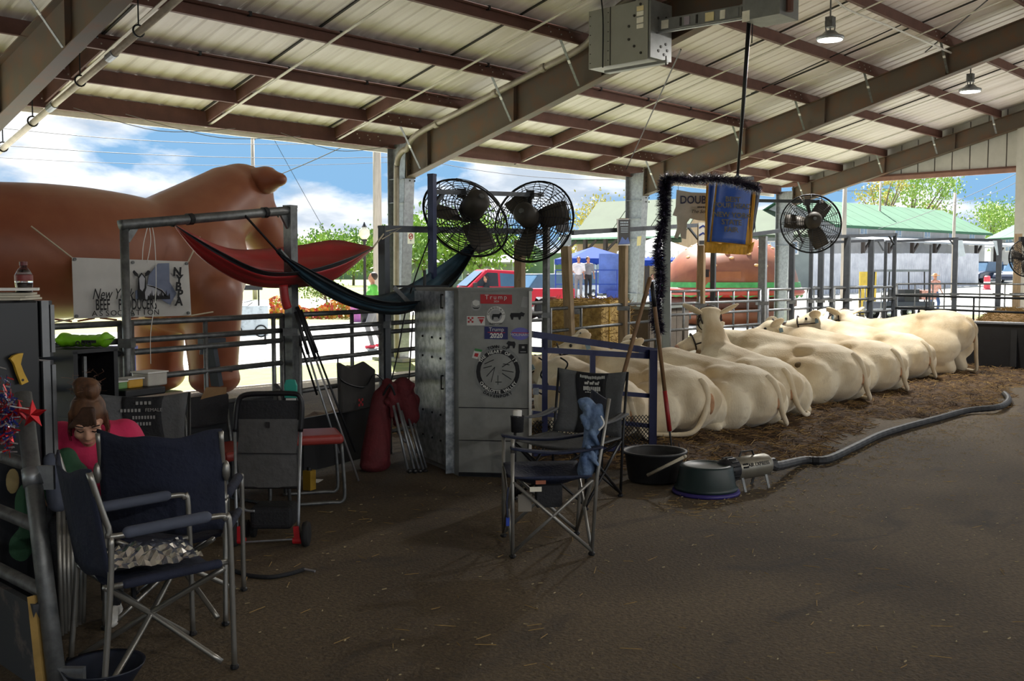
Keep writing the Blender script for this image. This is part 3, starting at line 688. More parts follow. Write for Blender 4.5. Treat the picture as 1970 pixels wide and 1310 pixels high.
# ---- trees
BARK = mat('grey bark', (104, 92, 78), .9, 0, .2, 6)
LEAFS = [mat('fresh green leaves', (112, 146, 58), .7, 0, .35, 1.2, rgb2=(150, 176, 84)), mat('mid green leaves', (84, 118, 52), .7, 0, .35, 1.2, rgb2=(122, 150, 74)), mat('yellowing leaves', (158, 152, 74), .7, 0, .3, 1.2, rgb2=(196, 186, 100))]
def tree(label, loc, h, rad, lm, seed, nl=1500, ls=.35, sparse=False):
    rn = random.Random(seed); c = thing('tree', label, 'tree', loc, 0, 'trees around the fairground')
    b = MB(); b.tube([(0, 0, 0), (.1, 0, h * .3), (0, .1, h * .55), (.1, 0, h * .8)], [h * .028, h * .022, h * .015, h * .006], 7)
    cl = []
    for i in range(9 if not sparse else 14):
        a = rn.uniform(0, 6.283); z0 = h * rn.uniform(.25, .55); z1 = h * rn.uniform(.45, .95); rr = rad * rn.uniform(.4, .95) * (1.15 - .5 * abs(z1 / h - .6))
        q = Vector((rr * math.cos(a), rr * math.sin(a), z1)); b.tube([(0, 0, z0), q * .5 + Vector((0, 0, z0 * .5)), q], [h * .012, h * .008, h * .003], 5); cl.append(q)
    b.build('trunk', BARK, c, smooth=True, local=True)
    lf = MB()
    cl += [Vector((rn.uniform(-.4, .4) * rad, rn.uniform(-.4, .4) * rad, h * rn.uniform(.5, .95))) for _ in range(7)]
    for k in range(nl):
        ce = rn.choice(cl); s_ = rad * (.30 if sparse else .42)
        p = ce + Vector((rn.gauss(0, s_ * .6), rn.gauss(0, s_ * .6), rn.gauss(0, s_ * .5)))
        if p.z < h * .15: continue
        e_ = Euler((rn.uniform(0, 6), rn.uniform(0, 6), rn.uniform(0, 6))).to_matrix(); a_ = e_ @ Vector((ls * rn.uniform(.6, 1.2), 0, 0)); b_ = e_ @ Vector((0, ls * .55, 0))
        lf.add([p - a_, p + b_, p + a_, p - b_], [(0, 1, 2, 3)])
    o = lf.build('foliage', lm, c, local=True, fix=False); o['kind'] = 'stuff'
    return c
TL = ['row of trees on the skyline']
spots = [(560, 150, 6.5, 'rounded tree on the skyline just right of the inflatable cow'), (598, 165, 8.2, 'taller skyline tree above the red hammock middle'), (640, 150, 7.2, 'skyline tree above the red hammock'), (680, 170, 8.5, 'skyline tree next to the street lamp globe'), (722, 155, 7.0, 'skyline tree behind the wooden utility pole'), (775, 120, 7.5, 'tree seen just right of the galvanised column with conduit'), (815, 110, 8.0, 'tree behind the caged fan with drooping cage'), (868, 105, 7.0, 'tree behind the lower part of the drooping fan'), (925, 100, 7.2, 'tree between the two near fans'), (970, 130, 7.0, 'tree behind the round near fan')]
for i, (px_, dd, h, lb) in enumerate(spots):
    p = W(px_, 530, dd); tree(lb, (p.x, p.y, 0), h, h * .55, LEAFS[i % 2], i + 3, 1800, h * .04)
p = W(1138, 530, 88); tree('yellow green tree above the tan building porch', (p.x, p.y, 0), 8.0, 2.8, LEAFS[2], 40, 2400, .15)
p = W(1752, 530, 125); tree('large airy tree rising behind the green roofed barn', (p.x, p.y, 1), 14, 5.2, LEAFS[0], 41, 4200, .20, True)
p = W(1690, 530, 120); tree('thin yellowing tree branch cluster beside the large airy tree', (p.x, p.y, 1), 13, 3.0, LEAFS[2], 42, 1200, .19, True)
p = W(1910, 530, 135); tree('low round green tree behind the far gabled barn', (p.x, p.y, 1), 10.5, 4.2, LEAFS[0], 43, 3200, .2)
p = W(1800, 530, 125); tree('small tree peeking over the green roof end', (p.x, p.y, 1), 9.6, 2.0, LEAFS[2], 44, 800, .18)
# wooded ridge far away
HILL = mat('distant wooded ridge', (92, 116, 84), .95, 0, .25, .05, rgb2=(120, 140, 96))
e = MB(); n = 60
pts = [W(-200 + 26 * i * 1.0, 530, 420) for i in range(n)]
hh = [11 + 3.0 * math.sin(i * .7) + 2.2 * math.sin(i * 1.9 + 1) + random.uniform(-.8, .8) for i in range(n)]
for i, p in enumerate(pts): e.v += [Vector((p.x, p.y, -1)), Vector((p.x, p.y, hh[i])), Vector((p.x, p.y, -1)) + FH * 60]
for i in range(n - 1): e.f += [(3 * i, 3 * i + 3, 3 * i + 4, 3 * i + 1), (3 * i + 1, 3 * i + 4, 3 * i + 5, 3 * i + 2)]
tag(e.build('wooded_ridge', HILL, smooth=True), 'distant wooded ridge along the horizon', None, kind='structure')
# ---- flower bed (each plant too many to count) and shrub
FLW = [mat('yellow green bedding leaves', (150, 150, 60), .8, 0, .3, 4), mat('red bedding flowers', (176, 74, 66), .7, 0, .3, 5), mat('orange bedding flowers', (206, 150, 74), .7, 0, .3, 5)]
fb = thing('flower_bed', 'long bed of red and yellow flowers beyond the road', 'flower bed', W(620, 590, 40)[:2] + (0,))
for k, m in enumerate(FLW):
    e = MB(); rn = random.Random(k)
    for i in range(700):
        px_ = rn.uniform(520, 715); p = W(px_, 590, 40 + rn.uniform(-1, 1)); p.z = rn.uniform(.0, .55 + .25 * math.sin(px_ * .05))
        er = Euler((rn.uniform(0, 6), rn.uniform(0, 6), 0)).to_matrix(); a_ = er @ Vector((.09, 0, 0)); b_ = er @ Vector((0, .07, 0)); e.add([p - a_, p + b_, p + a_, p - b_], [(0, 1, 2, 3)])
    e.build('blooms', m, fb, fix=False)['kind'] = 'stuff'
p = W(625, 590, 43); tree('leafy ornamental shrub in the flower bed', (p.x, p.y, 0), 1.9, .95, LEAFS[1], 60, 900, .07)
# ---- street lamp with globe, utility poles, wires
p = W(702, 560, 36); lp = thing('street_lamp', 'black street lamp with glass globe behind the red hammock', 'street lamp', (p.x, p.y, 0)); ztop = EYE + (530 - 432) * 36 / F
MB().lathe([(.16, 0), (.16, .3), (.08, .5), (.055, .7), (.05, ztop - .62), (.1, ztop - .58), (.1, ztop - .54)], p * 1 - Vector((0, 0, p.z)), 12).build('post', BLACKM, lp, smooth=True)
MB().lathe([(.08, ztop - .54), (.2, ztop - .38), (.19, ztop - .22), (.06, ztop - .08)], Vector((p.x, p.y, 0)), 14).build('globe', mat('warm globe glass', (232, 226, 200), .2), lp, smooth=True)
MB().lathe([(.1, ztop - .09), (.05, ztop - .03), (.01, ztop + .08)], Vector((p.x, p.y, 0)), 10).build('finial', BLACKM, lp)
UPOLE = mat('pale weathered pole', (170, 160, 146), .85, 0, .15, 3, stretch=(5, 5, .5))
def upole(label, px, ptop, dep, r=.14, arm=False):
    p = W(px, 530, dep); zt = EYE + (530 - ptop) * dep / F; c = thing('utility_pole', label, 'pole', (p.x, p.y, 0))
    MB().tube([(p.x, p.y, 0), (p.x, p.y, zt)], [r, r * .75], 10).build('shaft', UPOLE, c, smooth=True)
    if arm: MB().beam(Vector((p.x, p.y, zt - .6)) - RT * .9, Vector((p.x, p.y, zt - .6)) + RT * .9, .1, .12).build('crossarm', UPOLE, c)
    MB().tube([(p.x + r, p.y, zt - .5), (p.x + r, p.y, zt - .1)], .05, 6).build('insulator', GALVD, c)
    return Vector((p.x, p.y, zt))
u1 = upole('pale wooden utility pole just left of the galvanised column', 727, 200, 34, .17)
u2 = upole('thin distant utility pole rising behind the inflatable cow head', 490, 258, 70, .16)
u3 = upole('utility pole left of the large airy tree', 1622, 330, 58, .15)
u4 = upole('thin grey pole in front of the green roof', 1833, 372, 56, .10)
u5 = upole('slim utility pole beside the airy tree', 1690, 352, 90, .12)
WIREM = mat('black overhead wire', (46, 48, 52), .6)
def wire(label, a, b_, sag=.4, r=.018):
    m_ = (a + b_) / 2 - Vector((0, 0, sag)); tag(MB().tube(bez([a, a.lerp(b_, .25) - Vector((0, 0, sag * .75)), m_, a.lerp(b_, .75) - Vector((0, 0, sag * .75)), b_], 3), r, 4).build('overhead_wire', WIREM), label, 'wire')
wire('highest overhead wire crossing the sky above the inflatable cow', W(-60, 240, 45), W(760, 270, 60), .5)
wire('middle overhead wire crossing the sky above the cow back', W(-60, 275, 45), W(760, 302, 60), .3)
wire('lowest thin overhead wire above the cow back', W(-60, 300, 45), W(760, 312, 60), .3, .013)
wire('diagonal guy wire to the right of the cow ear', W(540, 335, 40), W(735, 245, 34), .05)
wire('long thin wire slanting down behind the red hammock', W(520, 255, 60), W(640, 470, 60), .05, .014)
wire('overhead wire below the eave right of the conduit column', W(800, 305, 60), W(1210, 345, 60), .4)
wire('upper wire in the gable opening left of the airy tree', W(1560, 366, 60), W(1720, 362, 60), .1, .014)
wire('wire slanting up to the right in the gable opening', W(1690, 440, 60), W(1985, 320, 40), .2, .014)
wire('second slanting wire in the gable opening', W(1830, 395, 56), W(1985, 335, 42), .2, .012)
# ================================================================== OVERHEAD FITTINGS
# ---- conduits clipped to the purlins
CONDM = mat('painted conduit', (150, 142, 128), .5, .3)
for y_, xa, xb, lb in ((12.0, 5.4, 20.4, 'thin brown conduit along the fourth purlin from the eave'), (13.3, 5.4, 12.8, 'thin brown conduit along the third purlin from the eave'), (10.5, 5.4, 12.7, 'thin brown conduit high along the fifth purlin')):
    c = thing('conduit', lb, 'conduit', (xa, y_ - .06, zroof(y_) - .06))
    MB().tube([(xa, y_ - .06, zroof(y_) - .055), (xb, y_ - .06, zroof(y_) - .055)], .022, 8).build('run', BROWN, c, smooth=True)
    for k in range(int((xb - xa) / 1.5)): MB().box((xa + .7 + k * 1.5, y_ - .06, zroof(y_) - .055), (.04, .06, .06)).build('clip', BLACKM, c)
# thick conduit up the column and along the beam
XB = 12.87
c = thing('conduit_pipe', 'thick pale conduit bending up the column and along the rusty beam', 'conduit', (XB - .2, 14.9, 0))
rb = lambda y: zroof(y) - .225 + .02
pts = [(XB - .22, 14.95, 0.05), (XB - .22, 14.95, 1.5), (XB - .22, 14.92, 3.5)] + [(XB - .22, 14.9 - .32 * (1 - math.cos(a)), 3.75 + .28 * math.sin(a)) for a in (0, .4, .8, 1.2, 1.5)]
pts += [(XB - .22, yy_, rb(yy_) - .12) for yy_ in (14.3, 13, 11.5, 10.4)] + [(XB - .3, 10.0, rb(10.0) + .0), (XB - .42, 9.5, rb(9.5) + .10), (XB - .45, 9.2, rb(9.2) + .10)]
MB().tube(bez(pts, 5), .055, 10).build('run', CONDM, c, smooth=True)
for yy_ in (13.8, 12.3, 11.2): MB().lathe([(.065, -.05), (.072, -.03), (.072, .03), (.065, .05)], (XB - .22, yy_, rb(yy_) - .12), 10, Matrix.Rotation(math.pi / 2 - SL, 3, 'X')).build('coupling', CONDM, c)
# ---- grey electrical cabinet on the beam, bus duct and second cabinet
EBOX = mat('putty grey enamel', (142, 142, 132), .5, .1, .05, 3); EPLT = mat('grey end plate', (120, 122, 120), .5, .3); SCREW = mat('dark screw', (50, 48, 44), .5, .5); LABELY = mat('yellow paper label', (214, 200, 150), .7); LABELW = mat('white paper label', (226, 222, 206), .7)
XF = 12.2
A = [PX(1133, 18, XF), PX(1133, 133, XF), PX(1246, 113, XF), PX(1246, 0, XF)]
yl, yr = A[0].y, A[2].y; zl = min(A[1].z, A[2].z); zh = zl + .86
eb = thing('electrical_unit', 'large putty grey electrical cabinet mounted on the rusty beam', 'electrical cabinet', (XF, (yl + yr) / 2, zl))
sl_e = (A[2].z - A[1].z) / (yr - yl)
P2 = lambda y_, z_: (y_, z_)
def eprism(ya, yb, za_, zb_, x0, dx, nm, m, par=eb):
    return MB().prism([(ya, za_), (yb, za_ + (yb - ya) * 0), (yb, zb_), (ya, zb_)], (x0, 0, 0), (0, 1, 0), (0, 0, 1), (1, 0, 0), dx).build(nm, m, par)
eprism(yl, yr, zl, zh, XF, .52, 'housing', EBOX)
eprism(yr - .02, yr - .05, zl + .02, zh - .02, XF - .004, .53, 'end_frame', EPLT)
for f_ in (.37,): eprism(yl + (yr - yl) * f_, yl + (yr - yl) * f_ - .012, zl, zh, XF - .006, .006, 'panel_gap', SCREW)
e = MB()
for k in range(6): e.ell((XF - .004, yl + (yr - yl) * .03, zl + .08 + k * .14), (.008, .008, .008), 6, 4); e.ell((XF - .004, yl + (yr - yl) * .34, zl + .08 + k * .14), (.008, .008, .008), 6, 4)
e.build('screws', SCREW, eb)
for (u_, v_) in ((.88, .93), (.78, .76), (.69, .6), (.69, .38), (.78, .25), (.89, .12)): MB().tube([(XF - .012, yl + (yr - yl) * u_, zl + .86 * v_), (XF + .01, yl + (yr - yl) * u_, zl + .86 * v_)], .02, 8).build('knob', SCREW, eb)
for (v_, h_, m_) in ((.82, .07, LABELY), (.74, .06, LABELW), (.62, .08, LABELW), (.53, .06, LABELW)): eprism(yl + (yr - yl) * .82, yl + (yr - yl) * .93, zl + .86 * v_, zl + .86 * v_ + h_, XF - .008, .008, 'paper_label', m_)
EL = eprism
YE = yr - .052
e = MB(); 
for (a, b_) in ((.1, .7), (.3, .74), (.2, .62), (.36, .66), (.12, .56), (.3, .3), (.18, .24), (.34, .2), (.12, .16), (.26, .12)): e.tube([(XF + .08 + a, YE + .01, zl + b_ * .86), (XF + .08 + a, YE - .006, zl + b_ * .86)], .022, 8)
e.build('vent_holes', SCREW, eb)
cable('hanging_cable', [(XF - .03, yl + (yr - yl) * .22, zh + .25), (XF - .03, yl + (yr - yl) * .27, zh - .15), (XF - .03, yl + (yr - yl) * .27, zl - .02)], .012, BLACKM, eb)
MB().beam((XF + .1, yl + (yr - yl) * .22, zl - .06), (XF + .1, yr - .28, zl - .06), .05, .04).build('strut', EPLT, eb)
MB().tube([(XF + .1, yr - .25, zl - .12), (XF + .1, yr - .25, zl + .02)], .01, 6).build('threaded_rod', SCREW, eb)
# bus duct
d0 = PX(1265, 52, 12.45); d1 = PX(1440, 22, 12.45)
bdt = thing('bus_duct', 'ribbed grey bus duct between the two electrical cabinets', 'bus duct', d0)
MB().beam(d0, d1, .14, .17).build('channel', EPLT, bdt)
MB().beam(d0 + Vector((-.08, 0, -.11)), d1 + Vector((-.08, 0, -.11)), .05, .02).build('lower_rail', GALV, bdt)
for f_, w_, m_ in ((.12, .12, LABELW), (.30, .03, SCREW), (.37, .09, mat('grey sticker', (150, 140, 150), .6)), (.48, .03, SCREW), (.62, .14, LABELY), (.76, .08, LABELW), (.9, .08, EPLT), (.97, .03, SCREW)):
    p = d0.lerp(d1, f_); q = d0.lerp(d1, min(1, f_ + .01)); dd_ = (q - p).normalized(); MB().beam(p - dd_ * w_ / 2 + Vector((-.074, 0, 0)), p + dd_ * w_ / 2 + Vector((-.074, 0, 0)), .01, .12).build('joint_plate', m_, bdt)
X2 = 12.1; a0 = PX(1428, 38, X2); a1 = PX(1500, 26, X2)
e2 = thing('switch_box', 'smaller grey switch box at the end of the bus duct', 'switch box', (X2, (a0.y + a1.y) / 2, min(a0.z, a1.z)))
eprism(a0.y, a1.y, min(a0.z, a1.z), min(a0.z, a1.z) + .6, X2, .5, 'housing', EPLT, e2)
eprism(a0.y, a0.y + (a1.y - a0.y) * .2, min(a0.z, a1.z) - .02, min(a0.z, a1.z) + .12, X2 - .006, .006, 'paper_label', LABELW, e2)
MB().tube([(X2 + .15, a1.y - .06, a0.z + .03), (X2 + .15, a1.y - .06, a0.z + .3)], .05, 8).build('rust_fitting', BROWN, e2)
# ---- pull pole with the hanging award banner
hp0 = PX(1441, 40, 12.3); hp1 = W(1419, 338, 14.2)
pr_ = thing('drop_cord', 'black drop cord pole hanging from the switch box down to the award banner', 'cord', hp0)
MB().tube([hp0, hp0.lerp(hp1, .5) + Vector((.01, 0, 0)), hp1], [.03, .027, .02], 8).build('pole', BLACKM, pr_, smooth=True)
MB().tube([hp0 + RT * .05, hp0.lerp(hp1, .14) + RT * .06], .008, 5).build('thin_cord', BLACKM, pr_)
MB().tube(arcpts(hp1 - Vector((0, 0, .05)), .05, 0, 6.28, 12, RT, (0, 0, 1)), .012, 6).build('hook', BLACKM, pr_)
bw = hp1 - Vector((0, 0, .02))
ab = thing('award_banner', 'royal blue award banner with gold fringe hanging over the pens', 'banner', bw)
RBLU = mat('royal blue satin', (46, 86, 172), .35, 0, .12, 5); GOLD = mat('gold fringe', (196, 146, 40), .6, 0, .25, 40, stretch=(1, 1, .05)); GOLDD = mat('gold print', (104, 98, 76), .6); NAVY = mat('navy satin', (24, 30, 58), .4)
MP = 14.2 / F
def apt(px, py, off=0.0): return W(px, py, 14.2 - off)
def sheet(cs, off, nm, m, par, wav=.02, nu=10, nv=12):
    f = lambda u, v: apt(*[cs[0][k] * (1 - u) * (1 - v) + cs[1][k] * u * (1 - v) + cs[2][k] * u * v + cs[3][k] * (1 - u) * v for k in (0, 1)], off) + FH * (wav * math.sin(u * 7 + v * 2))
    o = MB().grid(f, nu, nv).build(nm, m, par, smooth=True); md = o.modifiers.new('s', 'SOLIDIFY'); md.thickness = .006; return o
sheet([(1378, 346), (1446, 350), (1440, 472), (1366, 466)], .0, 'gold_border', GOLD, ab)
sheet([(1381, 349), (1448, 353), (1434, 470), (1369, 464)], .02, 'field', RBLU, ab)
sheet([(1357, 468), (1364, 466), (1364, 466), (1357, 468)], .0, 'tail_edge', GOLD, ab) if False else None
sheet([(1364, 345), (1378, 346), (1368, 470), (1358, 470)], -.06, 'second_ribbon', RBLU, ab); sheet([(1360, 350), (1364, 349), (1360, 472), (1355, 472)], -.05, 'second_border', GOLD, ab)
sheet([(1446, 350), (1464, 362), (1452, 440), (1438, 474)], -.06, 'third_ribbon', NAVY, ab); sheet([(1450, 352), (1455, 356), (1447, 470), (1440, 472)], -.04, 'third_border', GOLD, ab)
sheet([(1357, 465), (1440, 472), (1436, 490), (1356, 486)], .015, 'fringe', GOLD, ab, .03, 40, 4); sheet([(1440, 470), (1452, 464), (1448, 484), (1436, 489)], -.03, 'fringe', GOLD, ab, .03, 10, 4)
MB().tube([apt(1362, 346), apt(1462, 352)], .012, 6).build('hanging_rod', BLACKM, ab)
axr = (apt(1446, 350) - apt(1378, 346)).normalized()
for k, (s_, sz) in enumerate((('BEST', .10), ('FOUR HEAD', .095), ('NEW YORK', .10), ('STATE', .10), ('FAIR', .10))):
    text('lettering', s_, sz, GOLDD, ab, apt(1410 - k * .8, (384, 396, 414, 428, 442)[k], .06), axr, (0, 0, 1), bold=.002)
# ---- galvanised pipe with clevis hangers
q0, q1 = ROOF(-60, 341, 3.70), ROOF(420, -68, 3.70)
PIPEM = mat('whitewashed pipe', (186, 176, 160), .6, .2, .18, 6)
gp = thing('hanging_pipe', 'whitewashed pipe slung on hanger rods below the purlins', 'pipe', q0)
MB().tube([q0, q1], .045, 10).build('run', PIPEM, gp, smooth=True)
for pxp, pyp in ((6, 285), (62, 236), (152, 158), (263, 62)):
    p = ROOF(pxp, pyp, 3.70); f_ = (p - q0).dot((q1 - q0).normalized()); p = q0 + (q1 - q0).normalized() * f_
    ax_ = (q1 - q0).normalized(); sd = Vector((1, 0, 0))
    MB().tube(arcpts(p + Vector((0, 0, .02)), .07, 0, 6.283, 14, sd, (0, 0, 1)), .012, 6).build('clevis', BLACKM, gp)
    MB().tube([p + Vector((0, 0, .09)), Vector((p.x, p.y, min(zroof(p.y) - .22, p.z + 1.2)))], .009, 6).build('hanger_rod', BLACKM, gp)
for f_ in (.42, .66): p = q0.lerp(q1, f_); ax_ = (q1 - q0).normalized(); MB().tube([p - ax_ * .09, p + ax_ * .09], .056, 10).build('coupling', GALV, gp)
# rods of the wind bracing
for lb, a, b_ in (('long thin brace rod crossing behind the second roof bay', PX(1205, 325, 20.3) , PX(1310, 95, 12.95)), ('slanting brace rod over the dark beam', ROOF(1445, 180, 4.2), ROOF(1740, 45, 4.2)), ('second slanting brace rod by the ridge', ROOF(1780, 100, 4.2), ROOF(1900, 0, 4.2)), ('shallow brace rod near the second column', ROOF(985, 318, 4.2), ROOF(1220, 215, 4.2))):
    tag(MB().tube([a, b_], .012, 5).build('brace_rod', BLACKM), lb, 'rod')
# ---- high bay lamps
def highbay(x, y_, label, lit=True):
    z = 5.36; zt = zroof(y_) - .23; c = thing('high_bay_lamp', label, 'lamp', (x, y_, z), group='round high bay lamps under the roof')
    MB().lathe([(.20, z), (.215, z + .02), (.215, z + .05), (.14, z + .08), (.08, z + .14)], (x, y_, 0), 20).build('housing', GALV, c, smooth=True)
    MB().lathe([(.001, z - .002), (.19, z - .002), (.19, z + .004)], (x, y_, 0), 20).build('lens', mat('lit lens', (255, 250, 240), .5, emit=6.0), c)
    MB().box((x, y_, z + .28), (.12, .12, .16)).build('driver_box', GALVD, c); MB().tube([(x, y_, z + .12), (x, y_, zt)], .014, 6).build('stem', GALVD, c)
    MB().tube(bez([(x - .08, y_, z + .34), (x - .17, y_, z + .26), (x - .14, y_, z + .12)], 4), .01, 5).build('flex', GALVD, c); MB().tube(bez([(x + .08, y_, z + .34), (x + .17, y_, z + .26), (x + .12, y_, z + .12)], 4), .01, 5).build('flex', GALVD, c)
    L = bpy.data.lights.new('lamp', 'AREA'); L.shape = 'DISK'; L.size = .36; L.energy = LAMPW; L.color = (1, .97, .92); lo = bpy.data.objects.new('lamp_light', L); COL.objects.link(lo); lo.parent = c; lo.location = (0, 0, -.012)
    return c
LAMPW = 120
highbay(15.3, 7.5, 'round lit lamp hanging right of the switch box')
highbay(21.5, 7.5, 'round lit lamp hanging over the farther pens near the gable')
for k_, x_ in enumerate((-3.3, 2.9, 9.1, 15.3)): highbay(x_, -7.5, ('first', 'second', 'third', 'fourth')[k_] + ' added round lamp, unseen on the other slope behind the camera, brightening the interior')  # unseen lamps added for more light on the sides facing the camera
cable('lamp_feed', [(13.2, 7.45, 5.95), (14.4, 7.45, 6.0), (15.2, 7.42, 5.98), (15.8, 7.42, 5.9), (17.5, 7.42, 5.92), (20.2, 7.42, 5.92)], .018, WHITE)
tag(bpy.data.objects['lamp_feed'], 'white feed conduit running past the nearer lit lamp', 'conduit')

# ================================================================== PENS
def place(pt): return Vector((pt.x, pt.y, 0))
Q0 = W(1330, 530, 15.0); Q1 = W(1728, 530, 20.5); QD = (Q1 - Q0); QD.z = 0; QD.normalize(); QN = Vector((-QD.y, QD.x, 0))
def QE(px, py, off=0.0):
    d = ray(px, py); return EYEP + d * ((Q0 + QN * off - EYEP).dot(QN) / d.dot(QN))
def panel(label, a, b_, zs, verts=(), m=GALVD, r=.021, er=.026, board=None, name='pen_panel', z0=-.02):
    a, b_ = place(a), place(b_); c = thing(name, label, 'pen panel', a, group='galvanised pen panels')
    for z in zs: MB().tube([a + Vector((0, 0, z)), b_ + Vector((0, 0, z))], r, 8).build('rail', m, c, smooth=True)
    for f_ in (0, 1): p = a.lerp(b_, f_); MB().tube([p + Vector((0, 0, z0)), p + Vector((0, 0, zs[0] + .01))], er, 8).build('upright', m, c, smooth=True)
    for f_ in verts: p = a.lerp(b_, f_); MB().tube([p + Vector((0, 0, zs[-1])), p + Vector((0, 0, zs[0]))], r * .85, 8).build('stay', m, c, smooth=True)
    if board: MB().beam(a + Vector((0, 0, board[0])) - FN * .03, b_ + Vector((0, 0, board[0])) - FN * .03, .018, board[1]).build('rubber_board', BLACKP, c)
    return c
ZS = (1.33, 1.21, 1.13, .95, .70, .45, .2)
panel('pen panel behind the refrigerator and green snack bag', FE(-60, 600), FE(232, 600), ZS, (.5,), board=(.40, .62))
panel('pen panel in front of the inflatable cow legs, with black rubber board', FE(250, 600), FE(543, 600), ZS, (.93, .45), board=(.36, .66))
panel('pen panel under the hammocks facing the road', FE(574, 600), FE(733, 600), ZS, (.62,), board=(.25, .45))
panel('pen panel behind the metal show box', FE(747, 600), FE(1046, 600), ZS, (.5,))
panel('pen panel in front of the stacked straw bale', FE(1058, 600), FE(1262, 600), (1.25, .98, .7, .4), (.25, .7), WOODP if False else GALVD)
panel('pen panel behind the cattle, in front of the burger stand', QE(1288, 600), QE(1462, 600), (1.42, 1.24, 1.08, .86, .6), (.14, .3, .5, .68, .85), GALV)
panel('pen panel behind the cattle right of the burger stand', QE(1476, 600), QE(1600, 600), (1.42, 1.24, 1.08, .86, .6), (.3, .6), GALV)
panel('pen panel before the yellow board', QE(1604, 600), QE(1722, 600), (1.42, 1.2, .95, .7, .45), (.2, .4, .6, .8), GALVD)
# end pens beyond the cattle
E0 = QE(1722, 600); E1 = Vector((20.9, 5.2, 0)); E2 = Vector((25.5, 8.0, 0)); 
panel('dark pen panel closing the row at the far end', E0, PX(1990, 600, 19.0), (1.25, 1.0, .75), (.25, .6), BLACKM)
F0, F1, F2 = W(1724, 600, 24), W(1838, 600, 25), W(2000, 600, 23)
panel('farther pen panel in front of the walking cowboy', F0, F1, (1.45, 1.2, .9, .6, .3), (.3, .6, .8), GALVD)
panel('farther pen panel beyond the black trough', F1, F2, (1.45, 1.2, .9, .6, .3), (.3, .6), GALVD)
panel('outermost pen panel along the pale yard', W(1565, 600, 27), W(1725, 600, 29), (1.35, 1.0, .7, .35), (.2, .4, .6, .8), GALV)
# ---- posts of the stalls
def post(label, fn, px, ptop, w, m, round_=False, lean=0, off=0.0, name='stall_post'):
    p = fn(px, 530, off); t_ = fn(px + lean, ptop, off); b0 = place(p)
    t_ = t_ if lean else Vector((p.x, p.y, t_.z))
    mb = MB()
    if round_: mb.tube([b0, t_], w / 2, 10)
    else: mb.beam(b0, t_, w, w, FN)
    c = thing(name, label, 'post', b0); mb.build('shaft', m, c, smooth=round_)
    if m is WOODP:
        k = MB()
        for f_ in (.55, .78, .9): k.tube([b0.lerp(t_, f_) - FH * (w / 2 + .002), b0.lerp(t_, f_) - FH * (w / 2 - .01)], .014, 8)
        k.build('knots', DARKW, c)
    else: MB().beam(t_ - Vector((0, 0, .01)), t_ + Vector((0, 0, .012)), w * 1.06, w * 1.06, FN).build('cap', m, c)
    if name == 'stall_post':
        z_ = 1.2; MB().box((b0.x, b0.y, z_), (w * 1.5, w * 1.5, .06), PHI).build('clamp', GALVD, c)
    return Vector((t_.x, t_.y, t_.z))
STEELD = mat('dark steel post', (74, 78, 84), .5, .5, .15, 8); STEELB = mat('blue painted steel post', (52, 60, 92), .5, .3, .15, 8)
post('tall galvanised post of the hammock frame in front of the banner', FE, 241, 428, .058, GALVD, True, off=-.06)
post('tall galvanised post of the hammock frame right of the inflatable cow', FE, 560, 398, .078, GALVD, False, off=-.08)
a = FE(233, 433, -.07); b_ = FE(566, 404, -.08); c = thing('frame_beam', 'galvanised beam across the top of the hammock frame', 'beam', a); MB().tube([a, b_], .036, 10).build('tube', GALVD, c, smooth=True)
for f_ in (.35, .8): p = a.lerp(b_, f_); dd_ = (b_ - a).normalized(); MB().tube([p - dd_ * .02, p + dd_ * .02], .043, 10).build('strap', BLACKM, c)
MB().beam(FE(540, 405, -.08), FE(557, 440, -.08), .02, .05).build('gusset', GALVD, c); MB().beam(FE(262, 432, -.07), FE(243, 462, -.07), .02, .05).build('gusset', GALVD, c)
post('square steel post at the left end of the fan frame', FE, 739, 437, .075, STEELD)
a = FE(733, 440); b_ = FE(1046, 446); c = thing('frame_beam', 'long grey steel beam running behind the two near fans', 'beam', a); MB().beam(a, b_, .06, .06).build('tube', STEELD, c)
post('tall blue steel post carrying the crossbar of the fans', FE, 832, 337, .062, STEELB, off=-.15)
a = FE(834, 369, -.15); b_ = FE(1043, 375, -.15); c = thing('fan_crossbar', 'square steel crossbar from which the two near fans hang', 'beam', a); MB().beam(a, b_, .045, .045).build('tube', STEELD, c); MB().beam(FE(836, 395, -.15), FE(852, 372, -.15), .03, .04).build('gusset', STEELD, c)
post('weathered wooden post rising behind the cabinet under the round fan', FE, 1000, 462, .095, WOODP)
post('steel post right of the metal show box beside the round fan', FE, 1051, 428, .062, GALVD, off=-.25)
post('leaning wooden post in front of the straw bale', FE, 1103, 474, .10, WOODP, lean=-14)
post('wooden post carrying the black poster', FE, 1199, 420, .10, WOODP)
post('wooden post carrying the blue poster', QE, 1349, 432, .10, WOODP)
post('square steel post below the fringe of the award banner', QE, 1372, 400, .07, STEELD, off=.05)
post('stout galvanised post with tied chain, right of the award banner', QE, 1467, 456, .115, GALV)
post('dark steel post left of the far round fan', QE, 1523, 470, .085, STEELD)
post('thin steel post right under the far round fan', QE, 1560, 440, .06, STEELD)
post('dark steel post right of the far round fan', QE, 1579, 478, .09, STEELD)
post('thin dark steel post left of the yellow board', QE, 1600, 464, .06, STEELD)
post('dark steel post overlapping the plank fence', QE, 1629, 456, .105, STEELD)
post('dark steel post in front of the yellow board', QE, 1675, 462, .10, STEELD)
post('steel post at the corner of the stall frame', QE, 1703, 466, .06, STEELD, off=.8)
post('steel corner post with top beam near the cowboy', QE, 1720, 450, .07, STEELD)
def D24(px, py, off=0): return W(px, py, 24.5)
